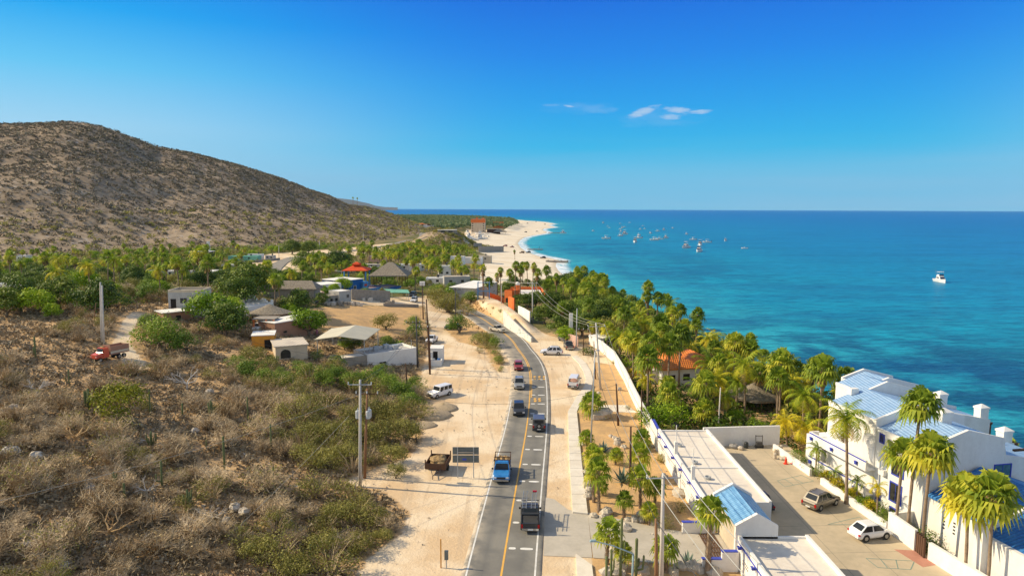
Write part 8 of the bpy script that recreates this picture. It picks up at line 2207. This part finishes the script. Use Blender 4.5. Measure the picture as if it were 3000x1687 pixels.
m = MB(); m.tube([(0, -.65, .32), (0, -.2, .7), (0, .4, .75), (0, .65, .32)], [.08, .16, .14, .05], 6); m.tube([(-.3, .4, 1.02), (.3, .4, 1.02)], .03, 4); m.build('frame', 'steel_dark', mb_)
for y in (-.65, .68): m = MB(); m.tube([(-.06, y, .32), (.06, y, .32)], .32, 12); m.build('wheel', 'tyre', mb_)
person(None, 'person in dark clothes riding the motorcycle', 'cloth_dark', pt=(g[0], g[1], g[2]), rz=R(20), seated=True)
person((929, 985), 'person in pink shirt behind the red-brown house', 'cloth_pink', rz=.5)
pr = at(1580, 728, -8.2); person(None, 'person standing at the end of the thin stone pier', 'cloth_dark', pt=(pr[0], pr[1], -8.2))
# ============================================================= POLES AND WIRES
simple('insulator', (.55, .6, .62), None, 1, .3); simple('transformer_paint', (.50, .53, .53), (.42, .45, .46), 1, .5); simple('wire', (.06, .06, .06), None, 1, .6); simple('wire_pale', (.42, .42, .38), None, 1, .5); simple('street_lamp_paint', (.30, .42, .45), None, 1, .5)
TOPS = {}
def pole(key, base, top, mat, label, r=.15, arm=0, az=0, arms=(), ins=3, trans=0, group='poles along the road', name='utility_pole', z=None, pt=None):
 g = pt or (G(*base) if z is None else (*at(*base, z), z)); h = zat(top[0], top[1], g[1]) - g[2]; xt = xat(top[0], top[1], g[1]) - g[0]
 t = thing(name, label, 'pole', g, 0, group)
 m = MB(); m.tube([(0, 0, -.6), (xt * .5, 0, h * .5), (xt, 0, h)], [r * 1.25, r, r * .72], 8); m.build('post', mat, t, smooth=True)
 ends = []
 for k, (dz, hw) in enumerate(arms):
  ca, sa = math.cos(az), math.sin(az)
  m = MB(); zc = h - dz; xx = xt * zc / h
  p0, p1 = (xx - hw * ca, -hw * sa - .14, zc), (xx + hw * ca, hw * sa - .14, zc)
  m.tube([p0, p1], .065, 4); m.build('crossarm', 'steel' if mat == 'concrete_pole' else 'wood_dark', t)
  for i in range(ins):
   f = i / max(1, ins - 1); q = [p0[j] + (p1[j] - p0[j]) * f for j in range(3)]
   m = MB(); m.lathe([(.04, 0), (.08, .08), (.05, .16), (.08, .24), (.03, .34)], 8, q[0], q[1]); m.v = [(a, b, c + q[2]) for a, b, c in m.v]; m.build('insulator', 'insulator', t)
   if k == 0: ends.append((g[0] + q[0], g[1] + q[1], g[2] + q[2] + .34))
 for i in range(trans):
  sx = (-1, 1, 1)[i]; yy = (0, -.1, .5)[i]
  zc = h - 3.6; m = MB(); m.lathe([(.24, 0), (.28, .06), (.28, .85), (.22, .95)], 12, sx * .62, yy); m.v = [(a, b, c + zc) for a, b, c in m.v]; o = m.build('transformer', 'transformer_paint', t, smooth=False)
  m = MB(); m.cyl(sx * .62, yy, zc + .95, zc + 1.25, .05, n=6); m.build('bushing', 'insulator', o)
 if not ends: ends = [(g[0] + xt, g[1], g[2] + h - .2)] * 3
 TOPS[key] = ends; EXCL.append((g[0], g[1], 1.0)); return t, g, h
pole('A', (1055, 1425), (1055, 1112), 'concrete_pole', 'tall pale concrete pole with crossarm at the scrub edge', .17, arms=((.55, 1.3),), ins=3)
pole('B', (1068, 1400), (1076, 1138), 'wood_brown', 'brown wooden pole carrying transformers right behind the concrete pole', .15, arms=((.6, 1.25),), ins=3, trans=3)
pole('C', (1224, 1078), (1219, 926), 'steel_dark', 'black wooden pole in front of the workshop', .17, arms=((1.3, 2.0),), az=.05, ins=4)
pole('D', (1260, 1096), (1249, 877), 'wood_dark', 'tallest dark wooden pole beside the box-shaped stall', .16, arms=((5.4, 1.6), ), ins=3)
pole('D2', (1262, 1080), (1256, 955), 'wood_dark', 'short dark pole right behind the tallest wooden pole', .1)
pole('E', (1240, 935), (1237, 828), 'wood_dark', 'wooden pole with white box on top at the end of the field', .15)
m = MB(); m.box(-.7, .7, -.5, .5, 0, 1.1); o = m.build('white_tank', 'stucco_white'); tp = TOPS['E'][0]; o.location = (tp[0], tp[1], tp[2] - .6); tag(o, 'white box-like tank on top of the wooden pole by the yard', 'tank')
pole('F', (1193, 1142), (1188, 1064), 'wood_dark', 'short dark pole standing in the green bushes', .12)
pole('G', (1335, 950), (1334, 843), 'steel_dark', 'black pole growing out of the mesquite by the parked dark car', .15, arms=((.5, 1.6),), ins=4)
pole('H', (1416, 875), (1413, 787), 'wood_brown', 'rusty brown pole at the blue gantry', .14, arms=((.5, 1.2),), ins=3)
pole('I', (1469, 889), (1469, 836), 'concrete_pole', 'short grey pole at the orange picket fence', .12)
pole('J', (1561, 946), (1559.5, 826), 'concrete_pole', 'tall pale pole on the upper lane by the short white wall', .17, arms=((.4, 1.3),), ins=3)
pole('K', (1566, 890), (1566, 834), 'paint_sky', 'thin blue pole before the white roofs', .1)
pole('L', (1688, 1020), (1690.6, 903), 'steel', 'steel lamp pole at the parked pickups', .12)
pole('M', (1760, 1141), (1746, 946), 'concrete_pole', 'tall leaning concrete pole with crossarm by the garden wall', .17, arms=((.6, 1.5),), az=.1, ins=3)
pole('N', (1745, 1110), (1740, 999), 'wood_dark', 'thin dark pole left of the leaning concrete pole', .1)
pole('O', (1710, 1040), (1709, 960), 'wood_dark', 'dark pole beside the roadside bushes', .1, arms=((.4, 1.0),), ins=3)
pole('P', (1812, 1246), (1805, 1123), 'wood_dark', 'dark wooden pole on the sandy garden ground', .14)
pole('Q', (1879, 1265), (1880, 1142), 'wood_dark', 'dark pole right against the garden wall', .1)
pole('Rr', (1846, 1424), (1848, 1249), 'wood_dark', 'weathered wooden pole in the middle of the roadside garden', .14)
pole('S', (1937, 1725), (1943, 1386), 'concrete_pole', 'concrete pole with crossarm nearest the camera', .17, arms=((.35, 1.4),), az=.06, ins=3)
pole('T', (1923, 1735), (1922, 1519), 'wood_brown', 'rust brown wooden pole beside the nearest concrete pole', .15)
pole('U', (2104, 1262), (2111, 1135), 'concrete_pole', 'slim pale pole behind the end of the long garage', .1, z=0)
pole('V', (298, 1004), (294, 827), 'concrete_pole', 'left pale pole of the pair beside the dirt track', .17)
pole('W', (304, 1008), (299, 836), 'concrete_pole', 'right slightly shorter pole of the pair beside the dirt track', .15)
pole('X', (275, 942), (281, 888), 'wood_brown', 'thin leaning stake left of the two concrete poles', .08)
pole('Y', (523, 846), (520, 778), 'concrete_pole', 'grey pole rising behind the grey upper house', .14)
pole('Z', (817, 756), (817, 718), 'concrete_pole', 'pale pole at the road junction under the hill', .2, arms=((.4, 1.6),), ins=2)
pole('a', (1064, 722), (1064, 682), 'concrete_pole', 'pale pole at the hill foot, centre', .2)
pole('b', (1177, 701), (1176, 675), 'concrete_pole', 'pale pole beside the shadowed road cut', .2)
pole('c', (1197.5, 670), (1197, 650), 'concrete_pole', 'pale pole on the far climbing road', .25)
pole('d', (936, 730), (935.5, 704), 'concrete_pole', 'pale pole near the bright trees at the hill foot', .2)
pole('e', (897, 792), (896, 759), 'concrete_pole', 'pale pole by the left one of three dark trees', .18, arms=((.4, 1.5),), ins=3)
pole('f', (1084, 815), (1083, 778), 'wood_dark', 'dark pole in the palm village near the white shed', .15)
pole('g', (1001, 828), (1001, 795), 'concrete_pole', 'pale pole left of the red gazebo', .15, arms=((.3, 1.5),), ins=3)
pole('h', (1325, 728), (1324, 705), 'concrete_pole', 'pale pole right of the small mound', .2)
pole('i', (1358, 724), (1357, 702), 'wood_brown', 'wooden pole beside the boat yard', .2)
pole('j', (1145, 850), (1178, 800), 'wood_dark', 'pole at the right edge of the pointed thatched roof', .12, pt=(G(1178, 858)[0], G(1178, 858)[1], G(1178, 858)[2]))
# street lamps with arm
def lamp_post(base, top, head, label, mat='street_lamp_paint', z=None):
 g = G(*base); h = zat(top[0], top[1], g[1]) - g[2]; xt = xat(top[0], top[1], g[1]) - g[0]
 t = thing('street_lamp', label, 'street lamp', g, 0, 'street lamps by the driveway')
 m = MB(); m.tube([(0, 0, -.4), (xt * .6, 0, h * .6), (xt, 0, h)], [.11, .09, .07], 8); m.build('post', mat, t, smooth=True)
 hx = xat(head[0], head[1], g[1]) - g[0]; hz = zat(head[0], head[1], g[1]) - g[2]
 m = MB(); m.tube([(xt, 0, h), (xt + (hx - xt) * .5, 0, h + (hz - h) * .5 + .12), (hx, 0, hz)], [.06, .05, .045], 6); m.build('arm', mat, t)
 m = MB(); s = 1 if hx > xt else -1; m.hexa([(hx - .3, -.14, hz - .06), (hx + .3, -.14, hz - .06), (hx + .3, .14, hz - .06), (hx - .3, .14, hz - .06), (hx - .2, -.09, hz + .08), (hx + .2, -.09, hz + .08), (hx + .2, .09, hz + .08), (hx - .2, .09, hz + .08)]); m.build('lamp_head', mat, t)
 return t
lamp_post((1851, 1740), (1855, 1621), (1738, 1583), 'blue grey street lamp at the driveway reaching over the pavement')
lamp_post((1730, 1320), (1743, 1030), (1752, 1026), 'tall thin steel lamp post beside the close pair of young palms', 'steel')
# road sign seen from behind and small posts
g = G(1364, 1398); sg = thing('road_sign', 'grey two panel road sign seen from behind on two thin legs', 'sign', g)
wd = (xat(1403, 1330, g[1]) - xat(1326, 1330, g[1])); x0 = xat(1326, 1330, g[1]) - g[0]; zt_, zm, zb_ = [zat(1360, y_, g[1]) - g[2] for y_ in (1309, 1331.5, 1354)]
simple('sign_back', (.14, .16, .16), (.11, .13, .13), 1, .5)
for za, zc in ((zt_, zm + .05), (zm - .05, zb_)):
 m = MB(); m.box(x0, x0 + wd, -.03, .03, zc, za); m.build('sign_panel', 'sign_back', sg)
for xx in (x0 + wd * .19, x0 + wd * .80): m = MB(); m.box(xx - .05, xx + .05, -.13, -.031, -.4, zt_); m.build('leg', 'steel', sg)
m = MB(); m.box(x0 + wd * .2 + .06, x0 + wd * .8 - .06, -.1, -.031, zm + .30, zm + .38); m.build('brace', 'rim', sg)
m = MB(); m.box(x0 + wd * .37, x0 + wd * .53, -.04, -.031, zb_ + .28, zb_ + .52); m.build('blue_sticker', 'trim_blue', sg)
g = G(1292, 1662); m = MB(); m.box(-.05, .05, -.05, .05, -.3, zat(1292, 1578, g[1]) - g[2]); o = m.build('marker_post', 'stucco_ochre'); o.location = g; tag(o, 'thin yellow marker post at the lower verge', 'post')
g = G(1308, 1663); t = thing('post_box', 'grey post with box head at the lower verge', 'post', g)
hh = zat(1308, 1612, g[1]) - g[2]; m = MB(); m.box(-.05, .05, -.05, .05, -.3, hh * .5); m.build('post', 'steel', t); m = MB(); m.box(-.17, .17, -.12, .12, hh * .5, hh); m.build('box', 'sign_back', t)
# wires
def wire(a, b, sag, r=.022, mat='wire', label='thin dark cable hanging between the poles', grp='cables between the poles'):
 a, b = np.array(a), np.array(b); n = 14; pts = [a + (b - a) * k / n - np.array((0, 0, 4 * sag * (k / n) * (1 - k / n))) for k in range(n + 1)]
 m = MB(); m.tube([p - a for p in pts], r, 3, False); o = m.build('power_cable', mat); o.location = a; tag(o, label, 'cable', grp)
def span(k1, k2, sag, n=3, r=.022, mat='wire', label=None):
 for i in range(n):
  wire(TOPS[k1][i % len(TOPS[k1])], TOPS[k2][i % len(TOPS[k2])], sag, r, mat, label or 'thin dark cable hanging between the poles')
pale = 'pale cable running down the right side of the road'
span('S', 'M', 1.8, 3, .03, 'wire_pale', pale); span('M', 'J', 2.2, 3, .03, 'wire_pale', pale); span('J', 'H', 1.8, 3, .03, 'wire_pale', pale)
Sx = TOPS['S']
for i in range(3): wire(Sx[i], (Sx[i][0] + 5 + i * .5, Sx[i][1] - 34, Sx[i][2] - .2), 1.2, .03, 'wire_pale', pale)
wire(TOPS['T'][0], (TOPS['M'][0][0], TOPS['M'][0][1], TOPS['M'][0][2] - 3), 1.5, .03)
wire(TOPS['T'][0], (TOPS['T'][0][0] + 6, 20, TOPS['T'][0][2]), .8, .04)
span('C', 'D', .3, 3, .025); span('D', 'E', 1.2, 2, .025); span('G', 'H', 1.5, 2, .025); span('E', 'G', 1.5, 1, .025); span('D', 'G', 2, 2, .025)
across = 'thin cable crossing high over the road'
wire(TOPS['C'][0], TOPS['M'][0], 2.0, .02, 'wire', across); wire(TOPS['B'][2], TOPS['P'][0], 2.2, .02, 'wire', across); wire(TOPS['B'][0], TOPS['C'][1], 1.4, .022)
wire(TOPS['A'][1], TOPS['C'][2], 1.4, .022)
left = 'thin cable over the scrub on the left'
wire(TOPS['V'][0], (TOPS['D'][0][0], TOPS['D'][0][1], TOPS['D'][0][2] - 3), 3.5, .022, 'wire', left); wire(TOPS['W'][0], TOPS['F'][0], 3.0, .022, 'wire', left)
wire(TOPS['B'][1], (-52, 30, 13), 2.0, .022, 'wire_pale', left); wire((TOPS['A'][0][0], TOPS['A'][0][1], 8.5), (-26, 60, 2), .2, .02, 'wire_pale', 'pale stay wire running down from the concrete pole')
span('e', 'g', 1.5, 3, .04, 'wire_pale', 'pale cable over the village, left of the red gazebo')
# ============================================================= BOATS
simple('boat_white', (.82, .80, .76), (.74, .72, .68), .5, .4); simple('boat_dark', (.03, .04, .09), None, 1, .4)
def hull(mb, L, W, h):
 n = 9; vs = []; fs = []
 for i in range(n):
  f = i / (n - 1); y = -L / 2 + L * f; w = W / 2 * (1 - max(0, (f - .45) / .55) ** 2.2) + .02; zt = h * (1 + .45 * f * f)
  vs += [(0, y - .0, -.5), (w * .7, y, -.1), (w, y, zt), (w * .8, y, zt + .02), (-w * .8, y, zt + .02), (-w, y, zt), (-w * .7, y, -.1)]
 for i in range(n - 1):
  for k in range(7): fs.append((i * 7 + k, i * 7 + (k + 1) % 7, (i + 1) * 7 + (k + 1) % 7, (i + 1) * 7 + k))
 fs += [tuple(range(6, -1, -1)), tuple((n - 1) * 7 + k for k in range(7))]
 mb.raw(vs, fs)
def make_cruiser():
 t = thing('fishing_boat', None, None); L, W = 12.0, 4.2
 m = MB(); hull(m, L, W, 1.5); m.build('hull', 'boat_white', t)
 m = MB(); m.hexa([(-1.6, -2.6, 1.5), (1.6, -2.6, 1.5), (1.5, 3.0, 1.6), (-1.5, 3.0, 1.6), (-1.4, -2.4, 3.5), (1.4, -2.4, 3.5), (1.2, 1.2, 3.5), (-1.2, 1.2, 3.5)]); m.build('cabin', 'boat_white', t)
 m = MB(); m.hexa([(-1.35, 2.64, 1.95), (1.35, 2.64, 1.95), (1.3, 2.74, 1.9), (-1.3, 2.74, 1.9), (-1.2, 1.45, 3.2), (1.2, 1.45, 3.2), (1.2, 1.62, 3.2), (-1.2, 1.62, 3.2)]); m.build('windscreen', 'boat_dark', t)
 for s in (-1, 1): m = MB(); m.box(s * 1.52 - .08, s * 1.52 + .08, -1.8, 1.0, 2.2, 2.9); m.build('side_window', 'boat_dark', t)
 m = MB(); m.box(-1.3, 1.3, -2.2, .8, 3.5, 4.3); m.build('flybridge', 'boat_white', t)
 m = MB(); m.box(-1.25, 1.25, .8, .9, 3.7, 4.6); m.build('bridge_screen', 'boat_dark', t)
 m = MB(); m.box(-1.5, 1.5, -2.3, .9, 5.9, 6.05); m.build('sun_top', 'boat_white', t)
 m = MB()
 for x in (-1.2, 1.2):
  for y in (-2.0, .6): m.cyl(x, y, 4.3, 5.9, .05, n=4)
 m.build('top_frame', 'steel', t)
 for s in (-1, 1): m = MB(); m.tube([(s * 1.7, -1, 1.6), (s * 2.6, -2.4, 8.5)], [.05, .02], 4); m.build('outrigger', 'rim', t)
 m = MB(); m.tube([(0, 2.5, 2.0), (0, 5.6, 2.6)], .05, 4); m.build('bow_rail', 'rim', t)
 return t
def make_panga(top=True):
 def f():
  t = thing('small_boat', None, None)
  m = MB(); hull(m, 7.2, 2.2, .8); m.build('hull', 'boat_white', t)
  if top:
   m = MB(); m.box(-.9, .9, -1.6, 1.0, 2.5, 2.62); m.build('sun_top', 'boat_white', t)
   m = MB()
   for x in (-.8, .8):
    for y in (-1.4, .8): m.cyl(x, y, .8, 2.5, .05, n=4)
   m.build('top_frame', 'steel', t)
  m = MB(); m.box(-.25, .25, -3.95, -3.5, .3, 1.4); m.build('outboard_motor', 'boat_dark', t)
  m = MB(); m.box(-.5, .5, -.2, .5, .6, 1.6); m.build('console', 'boat_white', t)
  return t
 return f
cru = Proto(make_cruiser); pan = [Proto(make_panga(True)), Proto(make_panga(False))]
zb5 = lambda x, y: (1700 + x / 5.152, 630 + y / 5.152)
BO = [(345, 118, 'c', .9), (600, 126, 'p', 1), (745, 112, 'p', 1.1), (412, 166, 'p', .8), (438, 190, 'p', .8), (190, 238, 'o', 1.1), (665, 180, 'p', 1), (632, 192, 'c', .7), (602, 212, 'p', 1), (610, 246, 'p', 1.1), (945, 162, 'p', .9), (905, 214, 'p', 1), (970, 206, 'p', 1),
  (1055, 274, 'p', 1.2), (1165, 240, 'p', 1.2), (1258, 222, 'c', .7), (1392, 196, 'p', 1.1), (668, 286, 'c', 1.1), (600, 312, 'p', 1.5), (388, 352, 'p', 1.7), (880, 306, 'p', 1.3), (878, 346, 'p', 1.6), (825, 405, 'c', 1.05), (1115, 374, 'p', 1.6), (1195, 360, 'p', 1.4), (1288, 342, 'c', .8), (1602, 286, 'p', 1.2), (1702, 368, 'p', 1.3),
  (1590, 490, 'c', 1.05), (1808, 450, 'c', 1.0), (1790, 548, 'c', 1.05), (1912, 408, 'p', 1.4), (2190, 386, 'c', .65), (2480, 500, 'o', .9)]
BL = {22: 'white motor cruiser with flybridge, left of the four big ones', 28: 'white motor cruiser nearest the middle of the bay', 29: 'rear one of two white cruisers lying close together', 30: 'front one of two white cruisers lying close together', 0: 'white cruiser farthest out, top left of the moored fleet', 17: 'white cruiser in the left middle of the moored fleet',
  32: 'single white boat at the right end of the moored fleet', 33: 'low open boat under way, far right of the moored fleet', 19: 'open boat with sun top nearest the beach side', 5: 'low white open boat at the left edge of the fleet', 25: 'small cruiser right of two moored open boats', 15: 'small cruiser in the upper right of the fleet', 7: 'small cruiser within the upper left cluster'}
for i, (x, y, k, s) in enumerate(BO):
 px = zb5(x, y + 6); p = (*at(*px, SEA), SEA + .05)
 P_ = cru if k == 'c' else (pan[0] if k == 'p' else pan[1])
 s *= 1.05; P_.put(p, R(90 + rnd.uniform(-14, 60)) if k != 'c' else R(150 + rnd.uniform(-20, 20)), s, BL.get(i, 'small white open boat with sun top moored in the bay'), 'boat', 'boats moored in the bay')
p = at(2755, 826, SEA); cru.put((p[0], p[1], SEA + .05), R(172), .95, 'lone white cruiser with dark windscreen far right of the fleet', 'boat', 'boats moored in the bay')
p = at(1649, 684, SEA); cru.put((p[0], p[1], SEA + .05), R(120), 1.0, 'white boat moored right at the end of the far pier', 'boat', 'boats moored in the bay')
for i, (x, y) in enumerate([(1372 + (j % 6) * 11 + rnd.uniform(-3, 3), 686 + (j // 6) * 8 + rnd.uniform(-2, 2)) for j in range(18)]):
 g = G(x, y); (cru if i % 3 == 0 else pan[i % 2]).put((g[0], g[1], g[2] + .6), rnd.uniform(0, 6.28), rnd.uniform(.8, 1.2), 'white boat stored on land in the yard by the hotel', 'boat', 'boats stored on land')
# ------------------------------------------------------------- sea air
m_ = bpy.data.materials.new('haze_air'); m_.use_nodes = True; t_ = m_.node_tree; t_.nodes.clear(); o_ = t_.nodes.new('ShaderNodeOutputMaterial')
v_ = t_.nodes.new('ShaderNodeVolumePrincipled'); v_.inputs['Color'].default_value = (.36, .68, 1, 1); v_.inputs['Density'].default_value = 1.7e-5; t_.links.new(v_.outputs[0], o_.inputs['Volume']); MATS['haze_air'] = m_
hz = MB(); hz.box(-27500, 27500, -27500, 27500, -60, 1200); o = hz.build('haze', 'haze_air'); tag(o, 'thin sea haze over the whole bay', 'haze', None, 'stuff')
